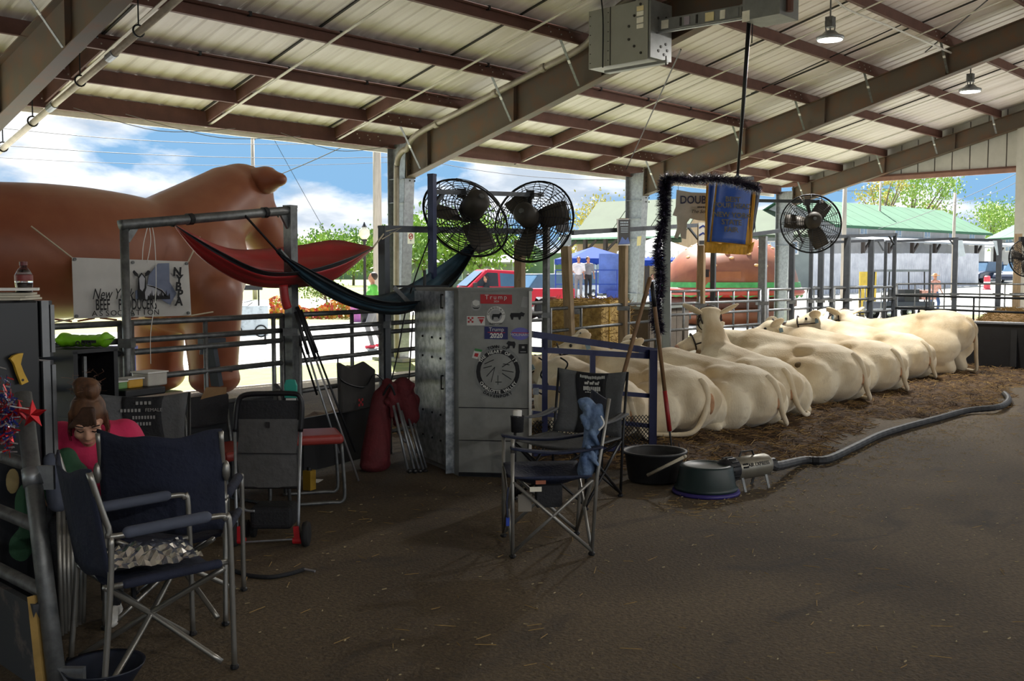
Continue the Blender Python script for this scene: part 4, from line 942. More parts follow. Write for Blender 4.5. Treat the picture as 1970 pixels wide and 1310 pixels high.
post('thin round post left of the cowboy', D24, 1789, 472, .05, STEELD); post('dark post pair holding a pale card', D24, 1837, 458, .11, STEELD); post('dark post holding the second pale card', D24, 1921, 462, .12, STEELD)
post('wood coloured end post by the gable with fan', D24, 1957, 450, .16, WOODP)
for lb, a, b_ in (('stall top beam above the yellow board', QE(1587, 456), QE(1724, 451)), ('upper beam from the conduit column to the black poster', FE(1100, 448), FE(1345, 433)), ('arm beam running to the far round fan', QE(1440, 452), QE(1545, 438)), ('stall top beam left of the cowboy', W(1704, 465, 24.5), W(1842, 459, 24.5)), ('stall top beam at the far right', W(1842, 461, 24.5), W(1924, 462, 24.5)), ('stall beam behind the first', W(1600, 466, 24), W(1700, 462, 24))):
    c = thing('stall_beam', lb, 'beam', a); MB().beam(a, b_, .06, .06).build('tube', STEELD, c)
    MB().beam(b_ + Vector((0, 0, -.25)), a.lerp(b_, .88), .03, .03).build('brace', STEELD, c)
# pale cards on the far posts, posters on the near posts
CARD = mat('pale blue card', (196, 212, 222), .6)
def plate(nm, label, cat, fn, cs, m, off=-.08, par=None):
    P = [fn(*q, off) for q in cs]; c = thing(nm, label, cat, (P[3] + P[2]) / 2)
    n_ = (P[1] - P[0]).cross(P[3] - P[0]).normalized(); n_ = n_ if n_.dot(EYEP - P[0]) > 0 else -n_
    MB().add(P + [p - n_ * .006 for p in P], [(0, 1, 2, 3), (4, 5, 6, 7), (0, 1, 5, 4), (1, 2, 6, 5), (2, 3, 7, 6), (3, 0, 4, 7)]).build('sheet', m, c)
    return c, P, n_
D24b = lambda px, py, off=0: W(px, py, 24.42)
plate('stall_card', 'pale blue card on the post near the cowboy', 'card', D24b, [(1841, 462), (1852, 462), (1858, 492), (1844, 494)], CARD); plate('stall_card', 'pale blue card on the farthest post', 'card', D24b, [(1910, 463), (1923, 463), (1927, 490), (1918, 491)], CARD)
BLKP = mat('black poster paper', (34, 34, 38), .6)
c, P, n_ = plate('poster', 'black poster with white text on the wooden post', 'poster', FE, [(1187, 421), (1210, 421), (1212, 472), (1189, 472)], WHITE)
ux = (P[1] - P[0]).normalized(); uy = Vector((0, 0, 1)); w_ = (P[1] - P[0]).length; h_ = (P[0] - P[3]).length
MB().prism([(.008, .01), (w_ - .008, .01), (w_ - .008, h_ - .01), (.008, h_ - .01)], P[3] + n_ * .001, ux, uy, n_, .002).build('print', BLKP, c)
for z_, rng_ in ((.84, 5), (.74, 7)):
    for k in range(rng_): MB().prism([(w_ * (.16 + .68 * k / rng_), h_ * z_), (w_ * (.16 + .68 * (k + .72) / rng_), h_ * z_), (w_ * (.16 + .68 * (k + .6) / rng_), h_ * z_ + .022), (w_ * (.18 + .68 * k / rng_), h_ * z_ + .022)], P[3] + n_ * .004, ux, uy, n_, .001).build('headline_mark', CARD, c)
for z_ in (.66, .6, .54, .48): MB().prism([(w_ * .2, h_ * z_), (w_ * .8, h_ * z_), (w_ * .8, h_ * z_ + .006), (w_ * .2, h_ * z_ + .006)], P[3] + n_ * .004, ux, uy, n_, .001).build('text_line', CARD, c)
MB().prism([(.01, .015), (w_ - .01, .015), (w_ * .8, h_ * .3), (w_ * .6, h_ * .18), (w_ * .3, h_ * .32)], P[3] + n_ * .004, ux, uy, n_, .001).build('photo_print', BANNERB, c)
c, P, n_ = plate('poster', 'pale poster with blue waves on the wooden post by the award banner', 'poster', QE, [(1344, 428), (1360, 428), (1358, 472), (1344, 472)], WHITE)
ux = (P[1] - P[0]).normalized(); w_ = (P[1] - P[0]).length; h_ = (P[0] - P[3]).length
for z_ in (.72, .4): MB().prism([(.01, h_ * z_), (w_ * .5, h_ * (z_ + .1)), (w_ - .01, h_ * z_), (w_ - .01, h_ * (z_ + .06)), (w_ * .5, h_ * (z_ + .18)), (.01, h_ * (z_ + .08))], P[3] + n_ * .001, ux, uy, n_, .002).build('wave_print', BLUE, c)
MB().prism([(.012, .015), (w_ - .012, .015), (w_ - .012, .07), (.012, .07)], P[3] + n_ * .001, ux, uy, n_, .002).build('logo_print', BLKP, c)
plate('poster', 'dark card hanging at the edge of the round near fan', 'poster', FE, [(1068, 418), (1093, 417), (1096, 446), (1072, 448)], BLKP, -.3)
plate('poster', 'pale translucent card clipped right of the round near fan', 'poster', FE, [(1078, 452), (1099, 450), (1099, 472), (1080, 474)], CARD, -.1)
c, P, n_ = plate('no_smoking_sign', 'small white no smoking sign on the column flange', 'sign', lambda x, y, o: PX(x, y, 12.74), [(784, 446), (797, 446), (797, 469), (784, 469)], WHITE)
REDS = mat('sign red', (190, 60, 50), .5); ux = (P[1] - P[0]).normalized(); cc = (P[0] + P[1]) / 2 - Vector((0, 0, .085)) + n_ * .004
MB().tube(arcpts(cc, .05, 0, 6.283, 16, ux, uy), .008, 5).build('red_ring', REDS, c); MB().tube([cc + ux * .03 + uy * .03, cc - ux * .03 - uy * .03], .006, 5).build('red_bar', REDS, c); MB().tube([cc - ux * .03, cc + ux * .03], .006, 5).build('cigarette', INK, c)
text('lettering', 'NO', .03, INK, c, (P[2] + P[3]) / 2 + uy * .06 + n_ * .004, ux, uy)
plate('small_notice', 'small orange notice on the farther column', 'sign', lambda x, y, o: PX(x, y, 20.36), [(1226, 455), (1234, 454), (1232, 472), (1225, 473)], LABELY)

# ================================================================== FANS
CAGE = mat('black wire guard', (40, 40, 42), .5, .4); MOTM = mat('dusty black motor', (58, 54, 48), .6, .2, .2, 9); BLADE = mat('dusty grey blade', (78, 72, 64), .55, .3, .15, 5)
def fan(label, c0, r, axis, motor_m=MOTM, rot=0.3, arm=None, squash=0.0):
    axis = V3(axis).normalized(); q = axis.to_track_quat('Z', 'Y').to_matrix()
    f = thing('barn_fan', label, 'fan', c0); M3 = q
    T = lambda x, y_, z: V3(c0) + M3 @ Vector((x, y_, z))
    for nm, sgn in (('front_guard', 1), ('back_guard', -1)):
        g = MB(); hz = r * .30
        for k in range(1, 16):
            t = k / 15; rr = r * t; z = sgn * hz * math.sqrt(max(0, 1 - t ** 3)) * (1 if t < 1 else 0)
            g.tube([T(rr * math.cos(a * math.pi / 20), rr * math.sin(a * math.pi / 20), z) for a in range(41)], .0042 if k < 15 else .012, 4 if k < 15 else 6, cap=False)
        for j in range(16):
            a = j * math.pi / 8
            g.tube([T(r * t * math.cos(a), r * t * math.sin(a), sgn * hz * math.sqrt(max(0, 1 - t ** 3))) for t in (.05, .3, .55, .75, .9, .97, 1)], .0045, 4)
        g.build(nm, CAGE, f)
    for j in range(3):
        a = rot + j * 2 * math.pi / 3; b = MB()
        for u in (.16, .4, .7, .92):
            w = r * (.17 + .1 * math.sin(u * 2.6)); tw = .45 - .2 * u
            ca, sa = math.cos(a), math.sin(a)
            for s in (-1, -.3, .3, 1):
                lx = r * u * .95; ly = s * w * math.cos(tw); lz = s * w * math.sin(tw) + .01 * (1 - s * s)
                b.v.append(T(lx * ca - ly * sa, lx * sa + ly * ca, lz))
        b.f = [(i * 4 + k, i * 4 + k + 1, (i + 1) * 4 + k + 1, (i + 1) * 4 + k) for i in range(3) for k in range(3)]
        o = b.build('blade', BLADE, f, smooth=True); md = o.modifiers.new('s', 'SOLIDIFY'); md.thickness = .008
    MB().lathe([(.001, -.42 * r - .16), (.18 * r, -.42 * r - .16), (.26 * r, -.42 * r - .11), (.26 * r, -.18 * r), (.15 * r, -.1 * r), (.1 * r, .06 * r), (.001, .06 * r)], c0, 20, M3).build('motor', motor_m, f, smooth=True)
    MB().lathe([(.001, -.42 * r - .175), (.06 * r, -.42 * r - .175), (.07 * r, -.42 * r - .15)], c0, 12, M3).build('motor_cap', GALVD, f)
    if arm is not None:
        MB().tube([T(0, 0, -.3 * r), V3(arm)], .028, 8).build('bracket', CAGE, f); MB().box(V3(arm), (.09, .09, .09), PHI).build('clamp', CAGE, f)
    return f
RTd = lambda a, dn: (FH * math.cos(a) + RT * math.sin(a) + Vector((0, 0, dn)))
fan('round black caged barn fan nearest the metal show box', FE(1027, 426, -.2), .47, RTd(.42, -.28), arm=FE(1020, 374, -.15), rot=.75)
fan('caged barn fan tilted upward beside the blue steel post', FE(897, 418, -.2), .46, RTd(-.55, -.62), arm=FE(888, 372, -.15), rot=.2)
c3 = W(1560, 430, 15.6)
fan('far black caged barn fan over the white cattle', c3, .455, RTd(.12, -.16), arm=W(1552, 389, 15.4), rot=.1)
c = thing('fan_boom', 'dark boom holding the far barn fan', 'beam', W(1467, 392, 15.9)); MB().beam(W(1458, 386, 16.2), W(1578, 388, 15.4), .05, .05).build('tube', STEELD, c)
fan('barn fan cut by the frame at the gable post', W(1972, 497, 20), .36, RTd(-.2, -.1), arm=W(1966, 460, 20))
# ================================================================== BEDDING
BED = mat('manure and straw bedding', (92, 70, 45), .95, 0, .3, 6, rgb2=(62, 45, 30), bump=.9, bscale=26)
def bedz(x, y_):
    e = min(max((y_ - 4.15 - .25 * math.sin(x * 1.3) - .12 * math.sin(x * 4.1)) / .9, 0), 1) * min(max((x - 6.6 - .2 * math.sin(y_ * 3)) / .6, 0), 1)
    e = e * e * (3 - 2 * e)
    return -.03 + e * (.075 + .022 * math.sin(x * 5.1 + y_ * 3.3) + .018 * math.sin(x * 11 - y_ * 9) + .012 * math.sin(x * 23 + y_ * 17))
tag(MB().grid(lambda u, v: (6.3 + 15.2 * u, 3.6 + 6.2 * v, bedz(6.3 + 15.2 * u, 3.6 + 6.2 * v)), 190, 90).build('straw_bedding', BED, smooth=True), 'brown straw and manure bedding under the white cattle', 'bedding', kind='stuff')
STR = [mat('golden straw', (150, 122, 72), .8, 0, .2, 20), mat('brown straw', (120, 92, 54), .85, 0, .2, 20), mat('dark litter', (70, 52, 36), .9, 0, .2, 20)]
def strands(name, n, area, m, label, seed, zf, lo=.05, hi=.16, w=.0035, tilt=.35, parent=None):
    rn = random.Random(seed); e = MB()
    for k in range(n):
        x, y_ = area(rn); z = zf(x, y_)
        if z is None: continue
        a = rn.uniform(0, 6.283); t = rn.uniform(-.05, tilt); L = rn.uniform(lo, hi) / 2
        d = Vector((math.cos(a) * math.cos(t), math.sin(a) * math.cos(t), math.sin(t))) * L; s_ = Vector((-math.sin(a), math.cos(a), 0)) * w; u_ = Vector((0, 0, w))
        p = Vector((x, y_, z + .006 + abs(d.z)))
        e.add([p - d - s_, p - d + s_, p - d + u_, p + d - s_, p + d + s_, p + d + u_], [(0, 1, 4, 3), (1, 2, 5, 4), (2, 0, 3, 5)])
    o = e.build(name, m, parent, fix=False); return tag(o, label, 'straw' if parent is None else None, kind='stuff')
def abed(rn): return rn.uniform(6.7, 19), 4.05 + 5.4 * rn.random() ** 1.6
zb_ = lambda x, y_: (bedz(x, y_) if bedz(x, y_) > -.012 else None)
strands('golden_straw', 5000, abed, STR[0], 'loose golden straw strewn over the bedding', 1, zb_)
strands('brown_straw', 9000, abed, STR[1], 'loose brown straw strewn over the bedding', 2, zb_)
strands('dark_litter', 6000, abed, STR[2], 'dark litter fragments on the bedding', 3, zb_)
def afloor(rn):
    t = rn.random(); x = rn.uniform(2.5, 13); y_ = rn.uniform(1.2, 6.0)
    if t < .5: x = rn.uniform(5.8, 13); y_ = 4.2 - abs(rn.gauss(0, .45))
    return x, y_
strands('floor_straw', 900, afloor, STR[0], 'sparse straw scattered over the dirt floor', 4, lambda x, y_: .0, .02, .11, .0022, .1)
strands('floor_crumbs', 1600, afloor, mat('pale crumbs', (150, 136, 104), .9), 'pale chaff crumbs on the dirt floor', 5, lambda x, y_: .0, .008, .025, .004, .1)

# ================================================================== CATTLE
def cowmat():
    m = bpy.data.materials.new('cream cattle coat'); m.use_nodes = True; t = m.node_tree; b = t.nodes['Principled BSDF']; b.inputs['Roughness'].default_value = .75
    b.inputs['Sheen Weight'].default_value = .25
    co = t.nodes.new('ShaderNodeTexCoord')
    def nz(s, d, st=None, ds=0):
        mp = t.nodes.new('ShaderNodeMapping'); t.links.new(co.outputs['Object'], mp.inputs[0])
        if st: mp.inputs['Scale'].default_value = st
        n = t.nodes.new('ShaderNodeTexNoise'); n.inputs['Scale'].default_value = s; n.inputs['Detail'].default_value = d; n.inputs['Distortion'].default_value = ds; t.links.new(mp.outputs[0], n.inputs['Vector']); return n
    r = t.nodes.new('ShaderNodeValToRGB'); r.color_ramp.elements[0].position = .35; r.color_ramp.elements[1].position = .62
    r.color_ramp.elements[0].color = (.60, .46, .27, 1); r.color_ramp.elements[1].color = (.88, .78, .58, 1)
    t.links.new(nz(1.7, 4).outputs['Fac'], r.inputs['Fac'])
    st = t.nodes.new('ShaderNodeValToRGB'); st.color_ramp.elements[0].position = .66; st.color_ramp.elements[1].position = .76; t.links.new(nz(3.1, 5, None, .4).outputs['Fac'], st.inputs['Fac'])
    mx_ = t.nodes.new('ShaderNodeMixRGB'); mx_.inputs[2].default_value = (.34, .22, .12, 1)
    mu = t.nodes.new('ShaderNodeMath'); mu.operation = 'MULTIPLY'; mu.inputs[1].default_value = .55; t.links.new(st.outputs[0], mu.inputs[0]); t.links.new(mu.outputs[0], mx_.inputs[0])
    t.links.new(r.outputs[0], mx_.inputs[1]); t.links.new(mx_.outputs[0], b.inputs['Base Color'])
    bp = t.nodes.new('ShaderNodeBump'); bp.inputs['Strength'].default_value = .25; bp.inputs['Distance'].default_value = .02; t.links.new(nz(60, 3, (1, 1, .35)).outputs['Fac'], bp.inputs['Height']); t.links.new(bp.outputs[0], b.inputs['Normal'])
    return m
COWM = cowmat()
NOSE = mat('pink nose', (196, 150, 130), .5); EYEM = mat('dark eye', (22, 18, 16), .15); HALT = mat('dark leather halter', (46, 34, 30), .6); EARM = mat('pinkish ear', (206, 176, 146), .8); TAGM = mat('blue grey ear tag', (120, 146, 156), .5)
def cow(label, rump, hd, sc_=1.0, neck=(0.0, .6), head=(0.0, -.45), nl=.55, rise=0.0, side=1, tail=1, halter=True, z0=.04):
    """lying cow: rump position, heading; neck (yaw, pitch), head (yaw, pitch)"""
    c = thing('beef_cow', label, 'cow', (rump[0], rump[1], z0), hd, 'white cattle lying in the stalls')
    S = sc_; b = MB(); h = rise
    v = lambda x, y_, z: Vector((x * S, y_ * S, z * S * .93)); rr = lambda *a: tuple(q * S for q in a)
    tl = Matrix.Rotation(0, 3, 'Y')
    b.ell(v(.44, 0, .36 + h), rr(.46, .39, .34))
    for s in (-1, 1): b.ell(v(.60, .17 * s, .62 + h), rr(.20, .11, .09)); b.ell(v(.12, .12 * s, .40 + h), rr(.14, .12, .15))
    b.cap(v(.50, 0, .43 + h), v(1.35, 0, .53), .28 * S, .30 * S)
    b.ell(v(.98, .05 * side, .36 + h * .4), rr(.55, .46, .34)); b.ell(v(1.42, 0, .44), rr(.36, .32, .40)); b.ell(v(1.38, 0, .72), rr(.28, .12, .13)); b.ell(v(1.66, 0, .34), rr(.24, .18, .26))
    for s in (-1, 1):
        b.ell(v(.50, .33 * s, .27 + h * .6), rr(.42, .17, .28)); b.ell(v(1.32, .26 * s, .34), rr(.24, .14, .28))
        if h > .15:
            b.cap(v(.42, .26 * s, .45), v(.25, .27 * s, .12), .15 * S, .09 * S); b.cap(v(.25, .27 * s, .12), v(.62, .30 * s, .05), .08 * S, .055 * S)
        else:
            b.cap(v(.74, .42 * s, .15), v(.36, .50 * s, .07), .095 * S, .055 * S); b.cap(v(.36, .50 * s, .07), v(.72, .56 * s, .045), .055 * S, .045 * S)
        b.cap(v(1.5, .24 * s, .14), v(1.80, .26 * s, .10), .10 * S, .07 * S); b.cap(v(1.8, .26 * s, .08), v(1.52, .34 * s, .05), .06 * S, .045 * S)
    N0 = v(1.46, 0, .58); nd = Vector((math.cos(neck[1]) * math.cos(neck[0]), math.cos(neck[1]) * math.sin(neck[0]), math.sin(neck[1])))
    N = N0 + nd * nl * S
    b.cap(N0 - nd * .05 * S, N0 + nd * nl * .5 * S, .25 * S, .165 * S); b.cap(N0 + nd * nl * .5 * S, N, .16 * S, .108 * S)
    b.cap(v(1.62, 0, .40), N - Vector((0, 0, .05 * S)), .17 * S, .10 * S)
    hv = Vector((math.cos(head[1]) * math.cos(head[0]), math.cos(head[1]) * math.sin(head[0]), math.sin(head[1])))
    hs = Vector((-math.sin(head[0]), math.cos(head[0]), 0)); hu = hs.cross(hv) * -1
    hu = hv.cross(hs)
    HM = Matrix((hv, hs, hu)).transposed()
    H0 = N + hu * .03 * S
    b.ell(H0 + hv * .05 * S, rr(.16, .125, .135), m=HM); b.ell(H0 - hv * .01 * S + hu * .05 * S, rr(.09, .155, .075), m=HM); b.cap(H0 + hv * .08 * S - hu * .01 * S, H0 + hv * .36 * S - hu * .03 * S, .115 * S, .085 * S); b.ell(H0 + hv * .43 * S - hu * .035 * S, rr(.09, .088, .08), m=HM); b.ell(H0 + hv * .14 * S - hu * .07 * S, rr(.17, .085, .09), m=HM)
    voxel(b, 'body', COWM, c, .022 * S, 7)
    for s in (-1, 1):
        e = MB(); ed = (hs * s * .86 - hv * .22 + hu * .40).normalized(); en = ed.cross(hv).normalized(); ew = en.cross(ed)
        EM = Matrix((ed, ew, en)).transposed()
        e.ell(H0 - hv * .03 * S + hs * s * .225 * S + hu * .085 * S, rr(.15, .092, .028), 14, 8, EM)
        er = e.build('ear', COWM, c, smooth=True, local=True)
        e = MB(); e.ell(H0 - hv * .03 * S + hs * s * .235 * S + hu * .09 * S + (hv * .4 - hu * .2).normalized() * .014 * S, rr(.11, .055, .017), 12, 7, EM); e.build('inner_ear', EARM, er, smooth=True, local=True)
        MB().ell(H0 + hv * .13 * S + hs * s * .112 * S + hu * .035 * S, rr(.024, .016, .02), 10, 7).build('eye', EYEM, c, smooth=True, local=True)
        MB().ell(H0 + hv * .495 * S + hs * s * .04 * S - hu * .01 * S, rr(.018, .016, .014), 8, 6).build('nostril', mat('dark nostril', (96, 60, 54), .6), c, smooth=True, local=True)
    MB().ell(H0 + hv * .468 * S - hu * .03 * S, rr(.06, .07, .058), 12, 8, HM).build('nose', NOSE, c, smooth=True, local=True)
    MB().box(H0 - hv * .05 * S + hs * .27 * S - hu * .02 * S, rr(.05, .01, .06), m=HM).build('ear_tag', TAGM, c, local=True)
    if halter:
        e = MB()
        for off, ry, rz_ in ((-.02, .132, .142), (.27, .100, .104)):
            ce = H0 + hv * off * S - hu * .01 * S; e.tube([ce + hs * (ry * S * math.cos(a * math.pi / 10)) + hu * (rz_ * S * math.sin(a * math.pi / 10)) for a in range(21)], .011 * S, 6, cap=False)
        for s in (-1, 1): e.tube([H0 - hv * .02 * S + hs * s * .14 * S - hu * .05 * S, H0 + hv * .27 * S + hs * s * .105 * S - hu * .04 * S], .010 * S, 6)
        e.build('halter', HALT, c, smooth=True, local=True)
    t_ = tail
    tp_ = [v(.13, 0, .60 + h), v(.05, .01 * t_, .54 + h), v(.0, .03 * t_, .40 + h * .8), v(.0, .10 * t_, .2 + h * .4), v(.03, .22 * t_, .07), v(.2, .40 * t_, .045), v(.42, .5 * t_, .04)]
    MB().tube(bez(tp_, 5), [(.040 - .022 * (i / 30)) * S for i in range(31)], 9).build('tail', COWM, c, smooth=True, local=True)
    sw = MB(); rn = random.Random(3)
    for k in range(24): a_ = v(.30, .45 * t_, .045); sw.tube([a_, a_ + v(rn.uniform(.1, .3), rn.uniform(.0, .14) * t_, rn.uniform(-.02, .03))], .006, 4)
    sw.build('tail_switch', COWM, c, local=True)['kind'] = 'stuff'
    e = MB(); e.ell(v(.028, -.03, .36 + h * .9), rr(.05, .045, .11)); e.build('soiled_patch', mat('soiled rump', (176, 132, 96), .8, 0, .3, 12), c, smooth=True, local=True)
    return c
HP = math.pi / 2
cow('white cow lying nearest the metal show box, head low behind the blue gate', (7.70, 5.72), HP - .40, .95, (.15, .15), (.7, -.5), .5, tail=-1)
cow('white cow with halter resting its head above the grey camp chair', (8.62, 5.42), HP - .22, 1.0, (.15, .48), (.95, -.30), .55)
cow('white cow lying second right of the blue gate, brown stained rump', (9.42, 5.12), HP - .10, 1.0, (.15, .36), (.9, -.30), .5, tail=-1)
cow('white cow holding its neck upright, ears spread, seen from behind', (10.22, 5.40), HP - .47, 1.0, (.0, 1.15), (-.30, -.30), .58, tail=-1)
cow('large white cow with two dark dirt spots on its flank', (12.05, 5.40), HP - .12, 1.12, (.20, .28), (.9, -.35), .55, tail=-1)
cow('white cow lying right of the spotted one, halter on lowered head', (13.45, 5.5), HP - .18, 1.08, (.1, .38), (.85, -.25), .5, tail=-1)
cow('white cow lying behind the others with raised face toward the fence', (15.5, 5.9), HP - .20, 1.08, (.1, .5), (.5, -.15), .5, tail=-1)
cow('white cow at the far end with raised hindquarters and curled tail', (17.0, 5.75), HP + .05, 1.10, (.05, .45), (-.5, -.2), .55, rise=.30, tail=-1)
cw = bpy.data.objects['beef_cow.004']; SPOT = mat('dried mud', (92, 74, 46), .9, 0, .2, 20)
for (ax, az, rx, rz_) in ((.62, .47, .05, .03), (.52, .55, .045, .04), (.80, .43, .03, .02), (.58, .43, .035, .02)):
    MB().ell((ax * 1.12, .43 * 1.12, az * .9), (rx, .07, rz_), 10, 6).build('mud_spot', SPOT, cw, smooth=True, local=True)
# ---- straw bale stack outside the fence
def bale(label, c0, rz, d):
    c = thing('straw_bale', label, 'straw bale', (c0[0], c0[1], c0[2]), rz)
    HAY = mat('baled straw', (196, 166, 100), .9, 0, .35, 14, rgb2=(146, 118, 66), bump=.9, bscale=30)
    o = MB().box((0, 0, d[2] / 2), d).build('bale_core', HAY, c, local=True); bevel(o, .08, 3)
    rn = random.Random(int(c0[0] * 10)); e = MB()
    for k in range(1400):
        f_ = rn.randrange(5); u_, w_ = rn.uniform(-.5, .5), rn.uniform(-.5, .5)
        p = [Vector((u_ * d[0], -d[1] / 2, (w_ + .5) * d[2])), Vector((u_ * d[0], d[1] / 2, (w_ + .5) * d[2])), Vector((-d[0] / 2, u_ * d[1], (w_ + .5) * d[2])), Vector((d[0] / 2, u_ * d[1], (w_ + .5) * d[2])), Vector((u_ * d[0], w_ * d[1], d[2]))][f_]
        dr = Vector((rn.gauss(0, 1), rn.gauss(0, 1), rn.gauss(0, .6))).normalized() * rn.uniform(.05, .13); s_ = Vector((0, 0, .004)); e.add([p - dr - s_, p - dr + s_, p + dr + s_, p + dr - s_], [(0, 1, 2, 3)])
    e.build('loose_straw', STR[0], c, local=True, fix=False)['kind'] = 'stuff'
    for x in (-.25, .25): MB().box((x * d[0], 0, d[2] / 2 - .001), (.015, d[1] + .03, d[2] + .03)).build('twine', mat('yellow twine', (206, 170, 70), .7), c, local=True)
    return c
p = W(1135, 640, 15.6)
bale('large straw bale standing behind the wooden posts', (p.x, p.y, 0), .23, (1.15, .9, 1.28))
p = W(1250, 640, 17.2); 
c = thing('feed_crate', 'grey wooden feed crate beside the straw bale', 'crate', (p.x, p.y, 0), .23)
CRT = mat('grey brown boards', (104, 96, 86), .85, 0, .2, 4)
for k in range(6): MB().box((-.75 + k * .3, -.35, .55), (.28, .03, 1.1)).build('board', CRT, c, local=True)
MB().box((0, .33, .55), (1.8, .03, 1.1)).build('back_board', CRT, c, local=True)
for s in (-.9, .9): MB().box((s, 0, .55), (.03, .7, 1.1)).build('side_board', CRT, c, local=True)
MB().box((0, 0, 1.13), (1.9, .8, .05)).build('lid', PALEW, c, local=True)
# ---- black feed trough at the far end with hay, and a head of another animal
p = PX(1870, 690, 18.9); TR = thing('feed_trough', 'long black plastic feed trough at the far end of the stalls', 'trough', (19.0, 6.0, 0), 0)
e = MB(); e.prism([(-.45, .02), (.45, .02), (.55, .80), (.48, .80), (.40, .12), (-.40, .12), (-.48, .80), (-.55, .80)], (19.0, 3.6, 0), (1, 0, 0), (0, 0, 1), (0, 1, 0), 4.6); e.build('shell', BLACKP, TR)
for y_ in (3.58, 8.2): MB().box((19.0, y_, .42), (1.0, .05, .8)).build('end_wall', BLACKP, TR)
for y_ in (4.4, 5.6, 6.8): MB().box((18.50, y_, .45), (.08, .10, .72)).build('rib', BLACKP, TR)
MB().tube([(18.46, 3.6, .82), (18.46, 8.2, .82)], .04, 8).build('rim', BLACKP, TR)
p = W(1945, 612, 20.3); hayp = thing('hay_pile', 'pile of brown hay in the trough at the frame edge', 'hay', (p.x, p.y, .55)); hayp['kind'] = 'stuff'
e = MB(); e.ell((p.x, p.y, .68), (.45, .6, .28), 16, 9); e.build('hay_core', STR[1], hayp, smooth=True)['kind'] = 'stuff'
rn = random.Random(9); e = MB()
for k in range(900):
    a, t = rn.uniform(0, 6.28), rn.uniform(.0, 1.5); q = Vector((p.x + .46 * math.cos(a) * math.cos(t), p.y + .6 * math.sin(a) * math.cos(t), .68 + .3 * math.sin(t))); dr = Vector((rn.gauss(0, 1), rn.gauss(0, 1), rn.gauss(0, .7))).normalized() * .08; s_ = Vector((0, 0, .005)); e.add([q - dr - s_, q - dr + s_, q + dr + s_, q + dr - s_], [(0, 1, 2, 3)])
e.build('hay_strands', STR[0], hayp, fix=False)['kind'] = 'stuff'
cow('pale cow with dark markings resting beyond the black trough', W(1905, 600, 24)[:2], 2.6, .9, (.2, .4), (.3, -.2), .45, halter=False)
# ================================================================== SHOW BOX CABINET
SHEET = mat('sky lit spangled galvanised sheet', (196, 202, 206), .38, .35, .25, 16, rgb2=(128, 136, 142)); SHEETD = mat('dull galvanised sheet', (136, 137, 133), .5, .2, .15, 5)  # door sheet lightened in colour to stand for sky reflected on that side
cC, cR, cL = G(883, 916), G(1023, 919), G(803, 881); HB = 1.525
inw = Vector((.52, .50, 0)); cB = cR + inw
sb = thing('show_box', 'tall galvanised metal show box covered with stickers', 'cabinet', (cC.x, cC.y, 0))
def ring(poly, z0, z1, nm, m, par=sb):
    n = len(poly); e = MB(); e.add([Vector((p.x, p.y, z0)) for p in poly] + [Vector((p.x, p.y, z1)) for p in poly], [tuple(range(n)), tuple(range(2 * n - 1, n - 1, -1))] + [(i, (i + 1) % n, n + (i + 1) % n, n + i) for i in range(n)]); return e.build(nm, m, par)
ring([cC, cR, cB, cL], .0, HB, 'body', SHEETD)
ring([p + (p - (cC + cR + cB + cL) / 4) * .02 for p in (cC, cR, cB, cL)], HB, HB + .02, 'top', SHEETD)
dl = (cL - cC).normalized(); nl_ = Vector((-dl.y, dl.x, 0)); nl_ = nl_ if nl_.dot(EYEP - cC) > 0 else -nl_
dLn = (cL - cC).length
dr_ = (cR - cC).normalized(); nr = Vector((-dr_.y, dr_.x, 0)); nr = nr if nr.dot(EYEP - cC) > 0 else -nr; dRn = (cR - cC).length
door = MB().beam(cC + dl * .20 + nl_ * .012 + Vector((0, 0, HB / 2 + .02)), cC + dl * (dLn - .01) + nl_ * .012 + Vector((0, 0, HB / 2 + .02)), .02, HB - .06).build('door', SHEET, sb)
for z in (.25, .47, .95, 1.12):
    for f_ in (.35, .55, .78): MB().ell(cC + dl * (dLn * f_) + nl_ * .024 + Vector((0, 0, z)), (.011, .011, .011), 8, 5).build('rivet', BLACKM, door)
for z in (.70, 1.38): MB().tube([cC + dl * .25 + nl_ * .03 + Vector((0, 0, z)), cC + dl * .25 + nl_ * .05 + Vector((0, 0, z)), cC + dl * .25 + nl_ * .05 + Vector((0, 0, z + .11)), cC + dl * .25 + nl_ * .03 + Vector((0, 0, z + .11))], .008, 6).build('latch', BLACKM, door)
MB().beam(cC + dl * .10 + nl_ * .006 + Vector((0, 0, .01)), cC + dl * .10 + nl_ * .006 + Vector((0, 0, HB)), .012, .14, nl_).build('corner_strip', SHEET, sb)
MB().beam(cR - dr_ * .012 + nr * .008 + Vector((0, 0, .01)), cR - dr_ * .012 + nr * .008 + Vector((0, 0, HB)), .02, .028, nr).build('edge_trim', WHITE, sb)
for z in (.30, .57): MB().beam(cC + nr * .003 + Vector((0, 0, z)), cR + nr * .003 + Vector((0, 0, z)), .004, .006).build('crease', BLACKM, sb)
MB().beam(cC + nr * .006 + Vector((0, 0, .02)), cR + nr * .006 + Vector((0, 0, .02)), .02, .03).build('bottom_trim', BLACKM, sb)
def CF(px, py, off=.004):
    d = ray(px, py); return EYEP + d * ((cC + nr * off - EYEP).dot(nr) / d.dot(nr))
ZU = Vector((0, 0, 1))
def sticker(poly, m, nm='sticker', off=.002, t=.0015, par=sb):
    P = [CF(*q, off) for q in poly]; n = len(P); return MB().add(P + [p + nr * t for p in P], [tuple(range(n)), tuple(range(2 * n - 1, n - 1, -1))] + [(i, (i + 1) % n, n + (i + 1) % n, n + i) for i in range(n)]).build(nm, m, par)
